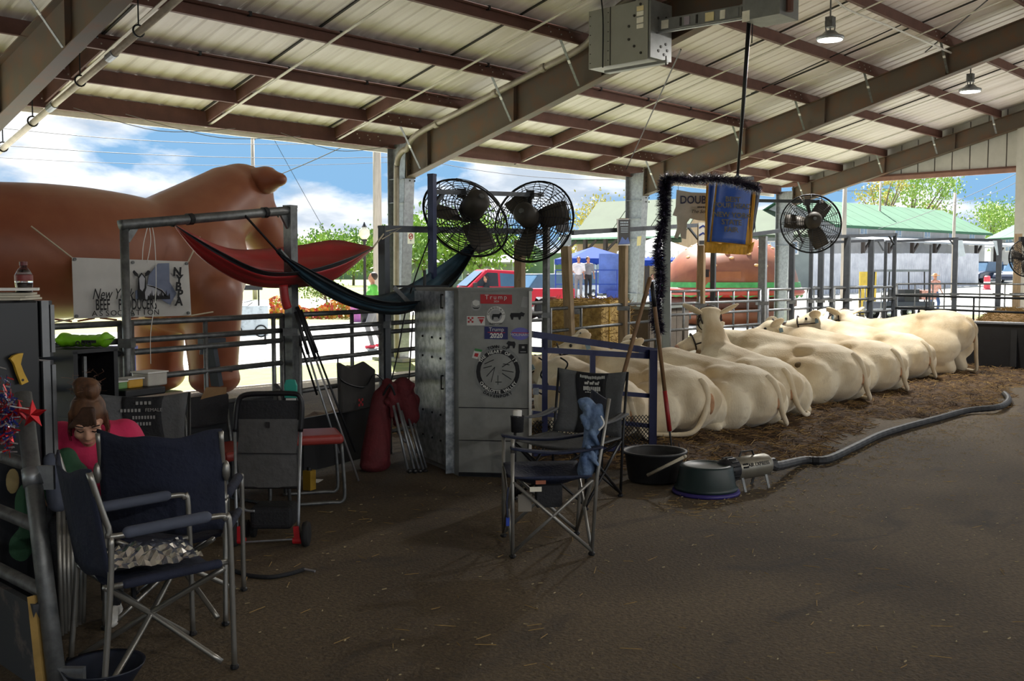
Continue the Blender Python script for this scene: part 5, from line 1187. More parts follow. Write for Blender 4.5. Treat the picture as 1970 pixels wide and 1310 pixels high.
def circ(cx_, cy_, rx, ry, n=24): return [(cx_ + rx * math.cos(2 * math.pi * k / n), cy_ + ry * math.sin(2 * math.pi * k / n)) for k in range(n)]
ctext = lambda s, px, py, size, m, par, off=.006, **k: text('lettering', s, size, m, par, CF(px, py, off), dr_, ZU, **k)
SRED = mat('sticker red', (176, 40, 46), .5); SNAVY = mat('sticker navy', (38, 44, 96), .5); SWHT = mat('sticker white', (206, 206, 200), .5); SPUR = mat('sticker violet', (104, 104, 176), .5); SGRN = mat('sticker green', (60, 130, 70), .5); SGREY = mat('faded sticker film', (150, 150, 148), .5)
o = sticker([(924, 566), (985, 567), (985, 585), (924, 584)], SRED); ctext('Trump', 954, 572, .052, SWHT, o, spacing=1.35); ctext('2024', 955, 580, .022, SWHT, o)
o = sticker([(932, 628), (977, 629), (977, 653), (932, 652)], SNAVY); ctext('Trump', 955, 634, .045, SWHT, o); ctext('2020', 955, 646, .052, SWHT, o, bold=.002); sticker([(938, 638.6), (972, 639.5), (972, 640.6), (938, 640)], SRED, 'red_stripe', .005, .001, o)
o = sticker(circ(954, 607, 18, 18), SWHT); sticker(circ(954, 607, 12, 12), SGREY, 'inner_disc', .004, .001, o)
for k, ch in enumerate('CHAROLAIS'):
    a = math.pi * (.95 - .9 * k / 8); up_ = dr_ * math.cos(a) + ZU * math.sin(a); text('lettering', ch, .026, INK, o, CF(954, 607, .007) + up_ * .062, (dr_ * math.sin(a) - ZU * math.cos(a)), up_)
sticker([(946, 609), (948, 604), (960, 604), (963, 601), (966, 604), (962, 608), (960, 614), (957, 610), (950, 610), (949, 615), (947, 615)], INK, 'bull_mark', .006, .001, o); ctext('Supporter', 954, 622, .026, INK, o)
o = sticker([(898, 608), (933, 608), (933, 626), (898, 626)], SWHT); sticker([(919, 610), (932, 610), (932, 612.5), (919, 612.5)], SRED, 'red_line', .005, .001, o); sticker([(921, 614), (931, 614), (926, 623)], SRED, 'shield_mark', .005, .001, o)
for i in range(3):
    for j in range(3):
        if (i + j) % 2 == 0: sticker([(900 + i * 3.6, 610 + j * 3.6), (903.6 + i * 3.6, 610 + j * 3.6), (903.6 + i * 3.6, 613.6 + j * 3.6), (900 + i * 3.6, 613.6 + j * 3.6)], SRED, 'check_mark', .005, .001, o)
o = sticker(circ(916, 587, 10, 11), SGREY); sticker([(908, 590), (912, 594), (920, 594), (924, 589), (920, 592), (912, 592)], INK, 'dark_mark', .005, .001, o); sticker([(909, 580), (914, 577), (922, 579), (923, 586), (916, 589), (910, 586)], SWHT, 'pale_mark', .005, .001, o)
sticker([(981, 607), (983, 602), (1000, 602), (1003, 600), (1010, 603), (1007, 609), (1003, 608), (1001, 615), (998, 615), (997, 610), (988, 610), (987, 615), (984, 615)], INK, 'bull_sticker')
o = sticker(circ(1001, 642, 18, 12), SPUR); ctext('MOLINARO', 1001, 644, .032, SWHT, o); sticker([(985, 639), (1017, 640), (1017, 641.5), (985, 640.5)], SRED, 'red_stripe', .005, .001, o)
sticker([(974, 661), (978, 656), (984, 657), (990, 657), (992, 662), (990, 670), (987, 670), (986, 665), (981, 665), (980, 670), (977, 670), (977, 663)], INK, 'bear_sticker')
o = sticker([(998, 662), (1015, 662), (1015, 680), (998, 680)], INK); sticker([(1004, 666), (1009, 666), (1009, 670), (1004, 670)], SGREY, 'white_mark', .005, .001, o); sticker([(1001, 676), (1012, 676), (1012, 677.4), (1001, 677.4)], SGREY, 'text_line', .005, .001, o)
o = sticker([(912, 674), (926, 676), (923, 692), (908, 688)], SWHT); sticker([(914, 670), (928, 673), (926, 677), (913, 675)], SGRN, 'green_stripe', .005, .001, o); sticker([(914, 679), (921, 680), (919, 687), (912, 685)], SRED, 'red_mark', .005, .001, o)
o = sticker(circ(958, 715, 46, 50), mat('clear sticker film', (122, 124, 122), .4)); sticker(circ(958, 715, 42, 43), INK, 'black_ring', .004, .001, o); sticker(circ(958, 715, 34, 35), SHEETD, 'ring_centre', .006, .001, o)
def ringtext(s, cx_, cy_, rad, a0, a1, size, m, par, flip=False):
    for k, ch in enumerate(s):
        a = a0 + (a1 - a0) * k / max(1, len(s) - 1); up_ = dr_ * math.cos(a) + ZU * math.sin(a)
        if ch == ' ': continue
        text('lettering', ch, size, m, par, CF(cx_, cy_, .0085) + up_ * rad, (dr_ * math.sin(a) - ZU * math.cos(a)) * (-1 if flip else 1), up_ * (-1 if flip else 1), bold=.001)
ringtext('THE HEART OF IT', 958, 715, .164, 2.6, .55, .035, SWHT, o); ringtext('CHARLOTTE VALLEY', 958, 715, .166, 3.75, 5.7, .035, SWHT, o, True)
ringtext('TOWN OF', 958, 715, .203, 1.95, 1.2, .034, INK, o); ringtext('DAVENPORT', 958, 715, .203, 4.15, 5.25, .034, INK, o, True)
e = MB()
for a, b_ in (((932, 700), (950, 692)), ((936, 724), (952, 706)), ((945, 735), (952, 706)), ((966, 706), (985, 694)), ((966, 712), (988, 716)), ((966, 718), (984, 730)), ((958, 740), (958, 722)), ((953, 735), (965, 735)), ((930, 708), (946, 704)), ((968, 700), (980, 702))): e.tube([CF(*a, .0085), CF(*b_, .0085)], .003, 4)
e.build('drawing_lines', INK, o)
sticker([(1006, 570), (1018, 572), (1014, 592), (1002, 590)], SGREY, 'scuff_mark')

# ================================================================== BLUE GATE
NAVYP = mat('navy blue gate paint', (26, 30, 68), .4, .2, .15, 8); gd0, gd1 = 9.05, 9.48
def GT(px, py): f_ = (px - 1024) / (1258 - 1024); return W(px, py, gd0 + (gd1 - gd0) * f_)
gt = thing('blue_gate', 'navy blue steel gate with expanded mesh beside the show box', 'gate', place(GT(1258, 870)))
for a, b_, w_ in (((1024, 643), (1262, 676), .06), ((1024, 672), (1262, 686), .05), ((1024, 743), (1258, 762), .04), ((1024, 794), (1256, 820), .04)): MB().beam(GT(*a), GT(*b_), w_ * .7, w_).build('rail', NAVYP, gt)
pb_ = place(GT(1255, 870)); MB().beam(pb_, Vector((pb_.x, pb_.y, GT(1262, 672).z)), .07, .07, FH).build('end_post', NAVYP, gt)
for px_, y0, y1 in ((1048, 652, 850), (1140, 683, 745), (1048, 650, 672)): MB().beam(GT(px_, y1), GT(px_, y0), .05, .05, FH).build('upright', NAVYP, gt)
MB().beam(place(GT(1026, 870)) + ZU * .06, pb_ + ZU * .06, .04, .04).build('bottom_rail', NAVYP, gt)
e = MB(); A0 = place(GT(1026, 870)); AL = (pb_ - A0).length; AD = (pb_ - A0).normalized(); mh = GT(1140, 807).z - .06
nst = 34
for k in range(-12, nst):
    x0 = k * AL / nst
    for sgn in (1, -1):
        L_ = mh / 1.0
        xa, xb = (x0, x0 + mh * .9) if sgn > 0 else (x0 + mh * .9, x0)
        za, zb2 = .08, .08 + mh
        # clip to the panel
        pts = [(xa, za), (xb, zb2)]
        (xa, za), (xb, zb2) = pts
        def clip(x, xo, z, zo, lim): t_ = (lim - x) / (xo - x); return lim, z + (zo - z) * t_
        if max(xa, xb) <= 0 or min(xa, xb) >= AL: continue
        if xa < 0: xa, za = clip(xa, xb, za, zb2, 0)
        if xb < 0: xb, zb2 = clip(xb, xa, zb2, za, 0)
        if xa > AL: xa, za = clip(xa, xb, za, zb2, AL)
        if xb > AL: xb, zb2 = clip(xb, xa, zb2, za, AL)
        e.tube([A0 + AD * xa + ZU * za, A0 + AD * xb + ZU * zb2], .0035, 4)
e.build('expanded_mesh', BLACKM, gt)['kind'] = 'stuff'
MB().box(GT(1031, 752), (.07, .05, .06), PHI).build('latch', GALV, gt)
for cxp in (1036, 1078): MB().tube(bez([GT(cxp, 688), GT(cxp + 14, 700), GT(cxp + 4, 722), GT(cxp + 18, 740), GT(cxp + 10, 758), GT(cxp - 6, 752)], 5), .008, 5).build('loop_cord', BLACKM, gt)
# ================================================================== FORKS AND SHOVEL
HAND = mat('worn ash handle', (122, 92, 62), .6, 0, .2, 5, stretch=(4, 4, .6)); REDP = mat('red painted ferrule', (150, 34, 34), .5)
def tool(nm, label, p0, p1, red, kind):
    c = thing(nm, label, 'tool', p1)
    d = p1 - p0; MB().tube([p0, p0 + d * .08, p0 + d * (.66 if red else .9)], .019, 8).build('handle', HAND, c, smooth=True)
    MB().tube([p0 - d * .01, p0 + d * .14], .021, 8).build('grip', BLACKP if red else HAND, c, smooth=True)
    if red: MB().tube([p0 + d * .64, p0 + d * .88], .021, 8).build('ferrule', REDP, c, smooth=True)
    if kind == 'fork':
        MB().tube([p0 + d * .86, p0 + d * .97], .010, 6).build('shank', BLACKM, c)
        for k in (-1.5, -.5, .5, 1.5): MB().tube([p0 + d * .95 + RT * k * .045, p1 + RT * k * .05], .005, 5).build('tine', BLACKM, c)
    else: MB().box(p1 - d.normalized() * .02, (.2, .02, .28), PHI).build('blade', BLACKM, c)
    return c
p = W(1254, 545, 9.25); q = G(1293, 868, .05); tool('manure_fork', 'manure fork with red ferrule and black grip leaning on the blue gate', p, q, True, 'fork')
p = W(1250, 538, 9.2); q = W(1196, 745, 8.9); q = p + (q - p) * 1.72; q.z = max(q.z, .1); tool('barn_shovel', 'brown wooden handled shovel leaning against the blue gate', p, q, False, 'shovel')
# ================================================================== TUBS
TUBB = mat('black rubber', (30, 31, 33), .55, 0, .2, 6); TUBG = mat('dark teal plastic', (22, 42, 44), .45, 0, .15, 6); PURP = mat('purple plastic', (50, 40, 110), .45)
def lathe_thing(nm, label, cat, c0, prof, m, n=36): c = thing(nm, label, cat, c0); MB().lathe(prof, c0, n).build('shell', m, c, smooth=True); return c
p = G(1258, 925); tb = lathe_thing('feed_tub', 'open black rubber feed tub with a white stick inside', 'tub', Vector((p.x, p.y, 0)), [(.001, .012), (.20, .012), (.205, .02), (.235, .22), (.262, .235), (.265, .25), (.24, .25), (.225, .235), (.195, .035), (.001, .03)], TUBB)
p = G(1358, 948); tb2 = thing('feed_tub', 'upside down dark teal tub resting on a purple lid', 'tub', Vector((p.x, p.y, 0)))
MB().lathe([(.235, .03), (.242, .05), (.225, .06), (.2, .205), (.192, .218), (.16, .222), (.155, .216), (.001, .216)], (p.x, p.y, 0), 36).build('shell', TUBG, tb2, smooth=True); MB().lathe([(.001, .001), (.25, .001), (.258, .012), (.25, .03), (.001, .03)], (p.x, p.y, 0), 36).build('lid', PURP, tb2, smooth=True)
a = W(1262, 906, 7.75); b_ = W(1318, 878, 7.6); c = thing('stick', 'pale wooden stick lying in the black tub', 'stick', a); MB().tube([a - (b_ - a) * .3, b_], .012, 8).build('rod', mat('pale wood', (196, 186, 164), .6), c, smooth=True); MB().ell(b_, (.014, .014, .014), 8, 6).build('tip', mat('pale wood', (196, 186, 164), .6), c, smooth=True)
# ================================================================== BLOWER AND HOSE
bl0, bl1 = G(1392, 905, .17), G(1478, 892, .17); BLM = mat('brushed blower steel', (140, 136, 124), .4, .6, .12, 8)
bw_ = thing('cattle_blower', 'silver cylindrical cattle blower lying at the edge of the straw', 'blower', (bl0.x, bl0.y, 0)); bd_ = (bl1 - bl0).normalized(); QM = bd_.to_track_quat('Z', 'Y').to_matrix(); bL = (bl1 - bl0).length; ctr = (bl0 + bl1) / 2
BLL = .44; b0 = ctr - bd_ * BLL / 2; b1 = ctr + bd_ * BLL / 2
MB().lathe([(.082, .07), (.088, .075), (.088, BLL - .02), (.08, BLL), (.03, BLL + .02), (.03, BLL + .07)], b0, 24, QM).build('barrel', BLM, bw_, smooth=True)
MB().lathe([(.001, -.05), (.06, -.05), (.085, -.03), (.092, .0), (.092, .075), (.08, .08)], b0, 24, QM).build('filter_cap', BLACKP, bw_, smooth=True)
e = MB()
for k in range(16): a = k * math.pi / 8; e.box(b0 + QM @ Vector((.093 * math.cos(a), .093 * math.sin(a), .03)), (.01, .01, .07), m=QM)
e.build('vent_slots', BLACKM, bw_)
for t_ in (.12, BLL - .06):
    for s in (-1, 1): sdv = bd_.cross(ZU).normalized(); MB().beam(b0 + bd_ * t_ - ZU * .05 + sdv * s * .05, Vector(((b0 + bd_ * t_).x, (b0 + bd_ * t_).y, .0)) + sdv * s * .09, .025, .006).build('foot', GALVD, bw_)
MB().tube([b0 + bd_ * .14 + ZU * .085, b0 + bd_ * .16 + ZU * .125, b0 + bd_ * .28 + ZU * .125, b0 + bd_ * .30 + ZU * .085], .008, 6).build('handle', BLACKM, bw_)
sdv = bd_.cross(ZU).normalized(); sdv = sdv if sdv.dot(EYEP - b0) > 0 else -sdv; nn_ = (sdv * .93 + ZU * .36).normalized(); uu = nn_.cross(bd_).normalized() if nn_.cross(bd_).z > 0 else -nn_.cross(bd_).normalized()
text('lettering', 'AIR EXPRESS', .042, INK, bw_, b0 + bd_ * .27 + nn_ * .091, bd_, uu); [MB().box(b0 + bd_ * (.105 + .02 * (k_ % 3)) + nn_ * .089 + uu * (.012 if k_ < 3 else -.012), (.012, .012, .012), m=QM).build('vent_square', INK, bw_) for k_ in range(6)]
hose = thing('blower_hose', 'long dark grey corrugated blower hose snaking across the straw', 'hose', b1)
hpx = [(1545, 886), (1590, 884), (1640, 862), (1690, 838), (1740, 822), (1800, 806), (1860, 790), (1915, 784), (1936, 776), (1940, 766), (1932, 757)]
hpt = bez([b1 + bd_ * .05, b1 + bd_ * .12 - ZU * .03] + [G(x, y_, max(.045, bedz(*G(x, y_)[:2]) + .04)) for x, y_ in hpx], 10)
MB().tube(hpt, [.036 + .003 * (i % 2) for i in range(len(hpt))], 10).build('tube', mat('ribbed hose', (40, 41, 44), .55, 0, .15, 20), hose, smooth=False)
MB().tube([b1 + bd_ * .02, b1 + bd_ * .09], .044, 12).build('collar', BLACKP, hose)
# ================================================================== CAMP CHAIRS
LEGM = mat('grey powder coated tube', (140, 138, 132), .4, .6, .12, 8); LEGB = mat('black tube', (34, 34, 36), .45, .4)
NAVYF = mat('navy polyester', (30, 38, 62), .75, 0, .2, 8, bump=.3, bscale=60); GREYF = mat('grey polyester', (92, 94, 96), .8, 0, .12, 8, bump=.3, bscale=60); BLKF = mat('black polyester', (28, 29, 33), .8, 0, .2, 8, bump=.3, bscale=60)
def quad_chair(nm, label, loc, rz, legm, fab, fab2, h=.92, seat=.44, w=.27, dpt=.25, arms=True, r=.011):
    c = thing(nm, label, 'chair', loc, rz)
    L = lambda pts, nm_, m_=legm, r_=r: MB().tube(pts, r_, 8).build(nm_, m_, c, smooth=True, local=True)
    for s in (-1, 1):
        L([(-dpt, s * w, 0), (-dpt - .03, s * w, seat), (-dpt - .10, s * w, h)], 'back_post'); L([(dpt, s * w, 0), (dpt, s * w, seat + .18)], 'front_post')
        L([(dpt, s * w, .03), (-dpt, s * w, seat - .02)], 'side_leg'); L([(-dpt, s * w, .03), (dpt, s * w, seat - .02)], 'side_leg')
        for x in (-dpt, dpt): MB().ell((x, s * w, .012), (.022, .022, .014), 8, 5).build('foot', BLACKP, c, local=True)
        if arms:
            o = MB().grid(lambda u, v: (dpt + .01 - u * (2 * dpt + .07), s * (w + (v - .5) * .07), seat + .185 - .03 * math.sin(u * 3.14)), 10, 3).build('armrest', fab, c, smooth=True, local=True); md = o.modifiers.new('s', 'SOLIDIFY'); md.thickness = .012
    for x in (-dpt, dpt): L([(x, -w, .03), (x, w, seat - .02)], 'cross_leg'); L([(x, w, .03), (x, -w, seat - .02)], 'cross_leg')
    o = MB().grid(lambda u, v: (dpt - u * 2 * dpt, w * (2 * v - 1), seat + .01 - .07 * math.sin(math.pi * u) * math.sin(math.pi * v) - .02 * math.sin(math.pi * v)), 10, 10).build('seat', fab, c, smooth=True, local=True); md = o.modifiers.new('s', 'SOLIDIFY'); md.thickness = .012
    bk = lambda u, v, off=0.0: Vector((-dpt - .03 - .07 * (u) - .06 * math.sin(math.pi * v) * (1 - .4 * u) + off, w * (2 * v - 1) * (1 - .10 * math.sin(math.pi * u)), seat + .0 + (h - seat) * u - (.03 * math.sin(math.pi * v) if u > .9 else 0)))
    o = MB().grid(lambda u, v: bk(u, v), 10, 12).build('backrest', fab, c, smooth=True, local=True); md = o.modifiers.new('s', 'SOLIDIFY'); md.thickness = .012
    if fab2 is not None:
        o = MB().grid(lambda u, v: bk(u, .27 + .46 * v + .03 * math.sin(u * 6), .013), 10, 8).build('back_panel', fab2, c, smooth=True, local=True); md = o.modifiers.new('s', 'SOLIDIFY'); md.thickness = .008
    return c
rz_l = math.atan2(-RT.y, -RT.x); rz_toward = math.atan2(-FH.y, -FH.x)
ccen = (G(975, 1070) + G(1138, 1070) + G(1000, 1034) + G(1150, 1030)) / 4
ch1 = quad_chair('camp_chair', 'navy folding camp chair in the aisle with a denim shirt hung on it', ccen - RT * .05, rz_l + .12, LEGM, NAVYF, None, .93, .47, .24, .235)
# dangling tags and pouch
I1 = ROOTM[ch1.name]
for o_, d_, m_, nm in (((.10, .245, .405), (.07, .006, .028), LABELW, 'white_label'), ((.07, .243, .445), (.06, .006, .022), mat('orange label', (150, 86, 60), .6), 'orange_label'), ((.16, .22, .32), (.08, .01, .10), mat('clear tag', (122, 116, 106), .4), 'care_tag'), ((.01, .15, .35), (.15, .10, .13), BLKF, 'pouch')):
    MB().box(o_, d_).build(nm, m_, ch1, local=True)
MB().tube([(.26, .24, .42), (.27, .245, .33), (.265, .25, .24)], .006, 5).build('strap', NAVYF, ch1, local=True); MB().box((.265, .25, .22), (.02, .008, .05)).build('buckle', mat('blue buckle', (40, 70, 170), .4), ch1, local=True)
MB().tube([(.235, .24, .62), (.235, .24, .70)], .012, 8).build('post_cap', LEGM, ch1, smooth=True, local=True)
# denim shirt draped over the back post
DEN = mat('washed denim', (70, 92, 128), .85, 0, .3, 10, rgb2=(110, 132, 160), bump=.4, bscale=50)
dj = thing('denim_shirt', 'washed blue denim shirt hung on the back of the navy camp chair', 'shirt', W(1135, 880, 6.05))
e = MB(); e.cap(W(1128, 778, 6.0), W(1150, 800, 6.0), .045, .04); e.cap(W(1145, 795, 5.98), W(1140, 835, 5.98), .05, .03); e.cap(W(1138, 800, 6.02), W(1132, 900, 6.02), .04, .045); e.cap(W(1132, 840, 6.0), W(1126, 905, 6.0), .028, .05); e.cap(W(1152, 785, 5.98), W(1158, 812, 5.95), .028, .018); e.ell(W(1122, 772, 6.0), (.04, .03, .022))
rn = random.Random(8)
for k in range(16): t_ = rn.random(); e.cap(W(1120 + 36 * rn.random(), 775 + 110 * t_, 5.98 + rn.uniform(-.05, .03)), W(1120 + 34 * rn.random(), 795 + 112 * t_, 5.98 + rn.uniform(-.05, .03)), rn.uniform(.014, .024), rn.uniform(.010, .02), 8, 3)
voxel(e, 'cloth', DEN, dj, .007, 1, local=False)
MB().tube(bez([W(1156, 800, 5.93), W(1162, 815, 5.92), W(1152, 828, 5.92)], 4), .006, 5).build('white_cuff', WHITE, dj)
c2 = G(1142, 938); ch2 = quad_chair('camp_chair', 'grey and black folding camp chair with white printed logo on its back', Vector((c2.x, c2.y, 0)) + RT * -.22 - FH * .38, rz_l + .98, LEGB, GREYF, BLKF, .93, .44, .30, .26)
ux2 = Vector((0, 1, 0)); 
def back_text(s, z, size, y_=0.0): f_ = (z - .44) / (.93 - .44); text('lettering', s, size, SWHT, ch2, (-.26 - .03 - .07 * f_ - .06 * (1 - .4 * f_) + .032, y_, z), (0, 1, 0), (-.13, 0, 1), local=True)
bx_of = lambda z, y_=0.0: -.26 - .03 - .07 * (z - .44) / .49 - .06 * (1 - .4 * (z - .44) / .49) + .034
def glyphs(nm, z, h_, wid, n_, arc=0.0, y0=0.0):
    e = MB(); rn = random.Random(int(z * 1000))
    for k in range(n_): y_ = y0 + wid * ((k + .5) / n_ - .5); e.box((bx_of(z), y_, z - arc * abs(2 * (k + .5) / n_ - 1) ** 2 * -1 + rn.uniform(-.002, .002)), (.004, wid / n_ * rn.uniform(.5, .8), h_ * rn.uniform(.8, 1.1)))
    return e.build(nm, SWHT, ch2, local=True)
glyphs('printed_line', .868, .022, .22, 15, .012); glyphs('printed_block', .785, .034, .15, 9); glyphs('printed_underline', .757, .008, .12, 6); glyphs('printed_line', .70, .008, .05, 5, 0, .055)
MB().tube([(bx_of(.70) - .002, .0, .70), (bx_of(.70) + .004, .0, .70)], .02, 14).build('round_logo', SWHT, ch2, local=True)
e = MB()
for k in (-1, 0, 1): e.box((-.345, k * .045, .826), (.004, .032, .018)); e.box((-.345, k * .045 + .016, .837), (.004, .012, .014))
e.build('cattle_logo', SWHT, ch2, local=True)
cup = ch2
MB().lathe([(.045, 0), (.05, .11), (.052, .12), (.042, .11)], (.23, -.30, .50), 14).build('cup_holder', BLKF, ch2, smooth=True, local=True); MB().lathe([(.03, .02), (.034, .16)], (.23, -.30, .50), 12).build('white_cup', WHITE, ch2, smooth=True, local=True)
# ================================================================== GARLAND FRAME AND HANGING SIGN
TIN = [mat('dark purple tinsel', (60, 52, 74), .3, .6), mat('silver tinsel', (150, 150, 168), .25, .8)]
gp0 = W(1268, 700, 11.6); gpb = place(W(1282, 530, 11.6)); gtop = W(1278, 348, 11.6); gend = W(1448, 343, 12.4)
gf = thing('garland_frame', 'pale pole frame wrapped in dark purple tinsel garland', 'frame', gpb)
MB().beam(gpb, Vector((gpb.x, gpb.y, gtop.z)), .08, .08, FH).build('pole', PALEW, gf); MB().beam(Vector((gpb.x, gpb.y, gtop.z)), gend, .04, .04).build('top_bar', GALVD, gf)
path = bez([W(1268, 636, 11.5), W(1262, 600, 11.5), W(1270, 540, 11.5), W(1266, 480, 11.5), W(1276, 420, 11.5), W(1278, 370, 11.5), W(1286, 345, 11.5), W(1330, 346, 11.7), W(1380, 344, 11.95), W(1425, 352, 12.2), W(1455, 362, 12.3)], 10)
for k, m_ in enumerate(TIN):
    rn = random.Random(20 + k); e = MB()
    for i in range(len(path) - 1):
        for j in range(70 if k == 0 else 22):
            p = path[i].lerp(path[i + 1], rn.random()); d = Vector((rn.gauss(0, 1), rn.gauss(0, 1), rn.gauss(0, 1))).normalized() * rn.uniform(.06, .11); s_ = d.orthogonal().normalized() * .006; e.add([p - s_, p + s_, p + d + s_ * .3, p + d - s_ * .3], [(0, 1, 2, 3)])
    e.build('tinsel', m_, gf, fix=False)['kind'] = 'stuff'
MB().tube(path, .02, 6).build('garland_cord', TIN[0], gf)
SGD = 14.75; sgn = thing('cattle_sign', 'pale cow shaped farm sign hanging behind the award banner', 'sign', W(1340, 458, SGD))
SGM = mat('pale grey sign board', (176, 176, 170), .6)
opx = [(1302, 365), (1330, 370), (1440, 374), (1446, 390), (1440, 430), (1436, 460), (1424, 460), (1420, 432), (1400, 428), (1345, 424), (1328, 420), (1322, 428), (1320, 460), (1310, 458), (1309, 448), (1304, 459), (1297, 456), (1303, 438), (1302, 416), (1294, 414), (1300, 398)]
P = [W(x, y_, SGD) for x, y_ in opx]; n = len(P); MB().add(P + [p + FH * .02 for p in P], [tuple(range(n)), tuple(range(2 * n - 1, n - 1, -1))] + [(i, (i + 1) % n, n + (i + 1) % n, n + i) for i in range(n)]).build('board', SGM, sgn)
text('lettering', 'DOUBLE', .16, mat('navy lettering', (46, 54, 84), .6), sgn, W(1308, 385, SGD - .012), RT - ZU * .0, ZU, align='LEFT', bold=.003, sx=.85)
[MB().prism([(0, 0), (.016, 0), (.016, .022), (0, .022)], W(1342 + k_ * 3.4, 400, SGD - .012), RT, ZU, -FH, .002).build('small_print', INK, sgn) for k_ in range(7)]; text('lettering', 'The Schoha', .07, INK, sgn, W(1329, 407, SGD - .012), RT, ZU, align='LEFT', shear=.3)
for x in (1305, 1430): MB().tube([W(x, 366, SGD), W(x - 2, 340, SGD)], .004, 4).build('hanging_wire', CAB, sgn)
# ================================================================== LEFT FOREGROUND: PANEL, REFRIGERATOR
pt_, pb2 = W(44, 757, 4.35), W(112, 1330, 3.98)
lp_ = thing('gate_panel', 'galvanised pen gate post and rails in the near corner, with star garland', 'pen panel', place(pb2))
MB().tube([pb2, pt_], .036, 14).build('end_post', GALVD, lp_, smooth=True)
ax_ = (pt_ - pb2)
for y0, y1, fy in ((772, 800, .97), (866, 905, .74), (985, 1027, .53), (1100, 1152, .31)):
    q = pb2 + ax_ * fy; MB().tube([q, q + Vector((-.05, 1.6, .03))], .028, 12).build('rail', GALVD, lp_, smooth=True)
q = pb2 + ax_ * .70; MB().tube([q - ax_ * .03, q + ax_ * .03], .042, 14).build('sleeve', GALV, lp_, smooth=True); MB().box(q + RT * .055, (.02, .07, .10), PHI).build('bracket', GALV, lp_)
q = pb2 + ax_ * .04; MB().box(q + RT * .05, (.03, .12, .09), PHI).build('bracket', GALV, lp_)
q = pb2 + ax_ * .15 ; MB().box(q + Vector((-.03, .84, -.10)), (.03, 1.55, .50)).build('kick_board', mat('scraped dark board', (52, 54, 58), .8, 0, .3, 5, rgb2=(120, 108, 98), thr=(.6, .75)), lp_)
MB().beam(pb2 + ax_ * .02 - RT * .055, pb2 + ax_ * .30 - RT * .052, .03, .05, FH).build('yellow_stud', mat('yellowed pine', (158, 128, 70), .8, 0, .2, 8), lp_)
# refrigerator
fr = thing('refrigerator', 'black refrigerator with soda bottle on top, beside the near gate', 'refrigerator', W(40, 577, 4.75))
fa, fb_, fc = W(-70, 577, 4.55), W(74, 577, 4.85), W(88, 577, 5.25); fh_ = fb_.z
fx = (fb_ - fa); fx.z = 0; fx.normalize(); fy_ = (fc - fb_); fy_.z = 0; fy_ = Vector((-fx.y, fx.x, 0)); fy_ = fy_ if fy_.dot(FH) > 0 else -fy_
FRM = mat('black refrigerator enamel', (26, 28, 32), .3, 0, .15, 2); DOORE = mat('brushed door edge', (120, 122, 124), .35, .6)
def fbox(u0, u1, v0, v1, z0, z1, nm, m, par=fr):
    A = Vector((fb_.x, fb_.y, 0)); P = [A + fx * u + fy_ * v for u, v in ((u0, v0), (u1, v0), (u1, v1), (u0, v1))]
    return MB().add([p + ZU * z0 for p in P] + [p + ZU * z1 for p in P], [(3, 2, 1, 0), (4, 5, 6, 7), (0, 1, 5, 4), (1, 2, 6, 5), (2, 3, 7, 6), (3, 0, 4, 7)]).build(nm, m, par)
o = fbox(-.62, .0, 0, .6, .04, fh_, 'body', FRM); bevel(o, .012, 2)
zs_ = 1.65 - (690 - 530) * 4.9 / F
for z0, z1, nm in ((zs_ + .01, fh_ - .005, 'freezer_door'), (.08, zs_ - .01, 'lower_door')):
    o = fbox(.012, .075, .01, .59, z0, z1, nm, FRM); fbox(.058, .078, -.004, .012, z0 + .02, z1 - .02, 'edge_strip', DOORE, o); fbox(.012, .05, -.003, .01, z0, z1, 'gasket', DOORE, o)
for u in (-.58, -.06): fbox(u, u + .05, .02, .08, 0, .045, 'foot', BLACKP)
MB().ell(Vector((fb_.x, fb_.y, 0)) - fx * .35 + ZU * (fh_ - .02), (.001, .001, .001), 6, 4).build('dent', FRM, fr)
# yellow hammer shaped magnet tool
YEL = mat('yellow plastic', (206, 164, 48), .45); FS = lambda px, py, off=.012: (lambda d: EYEP + d * (((Vector((fb_.x, fb_.y, EYE)) - fy_ * off) - EYEP).dot(fy_) / d.dot(fy_)))(ray(px, py))
mgt = thing('yellow_hook', 'yellow hooked plastic tool stuck to the refrigerator side', 'tool', FS(40, 735))
pl = [(16, 690), (22, 684), (32, 680), (41, 679), (38, 690), (36, 700), (42, 716), (51, 734), (38, 740), (30, 720), (25, 704), (22, 697)]
P = [FS(*q) for q in pl]; n = len(P); MB().add(P + [p - fy_ * .018 for p in P], [tuple(range(n)), tuple(range(2 * n - 1, n - 1, -1))] + [(i, (i + 1) % n, n + (i + 1) % n, n + i) for i in range(n)]).build('blade', YEL, mgt)
MB().tube([FS(44, 731, .03), FS(44, 731, .034)], .006, 8).build('hole', BLACKP, mgt)
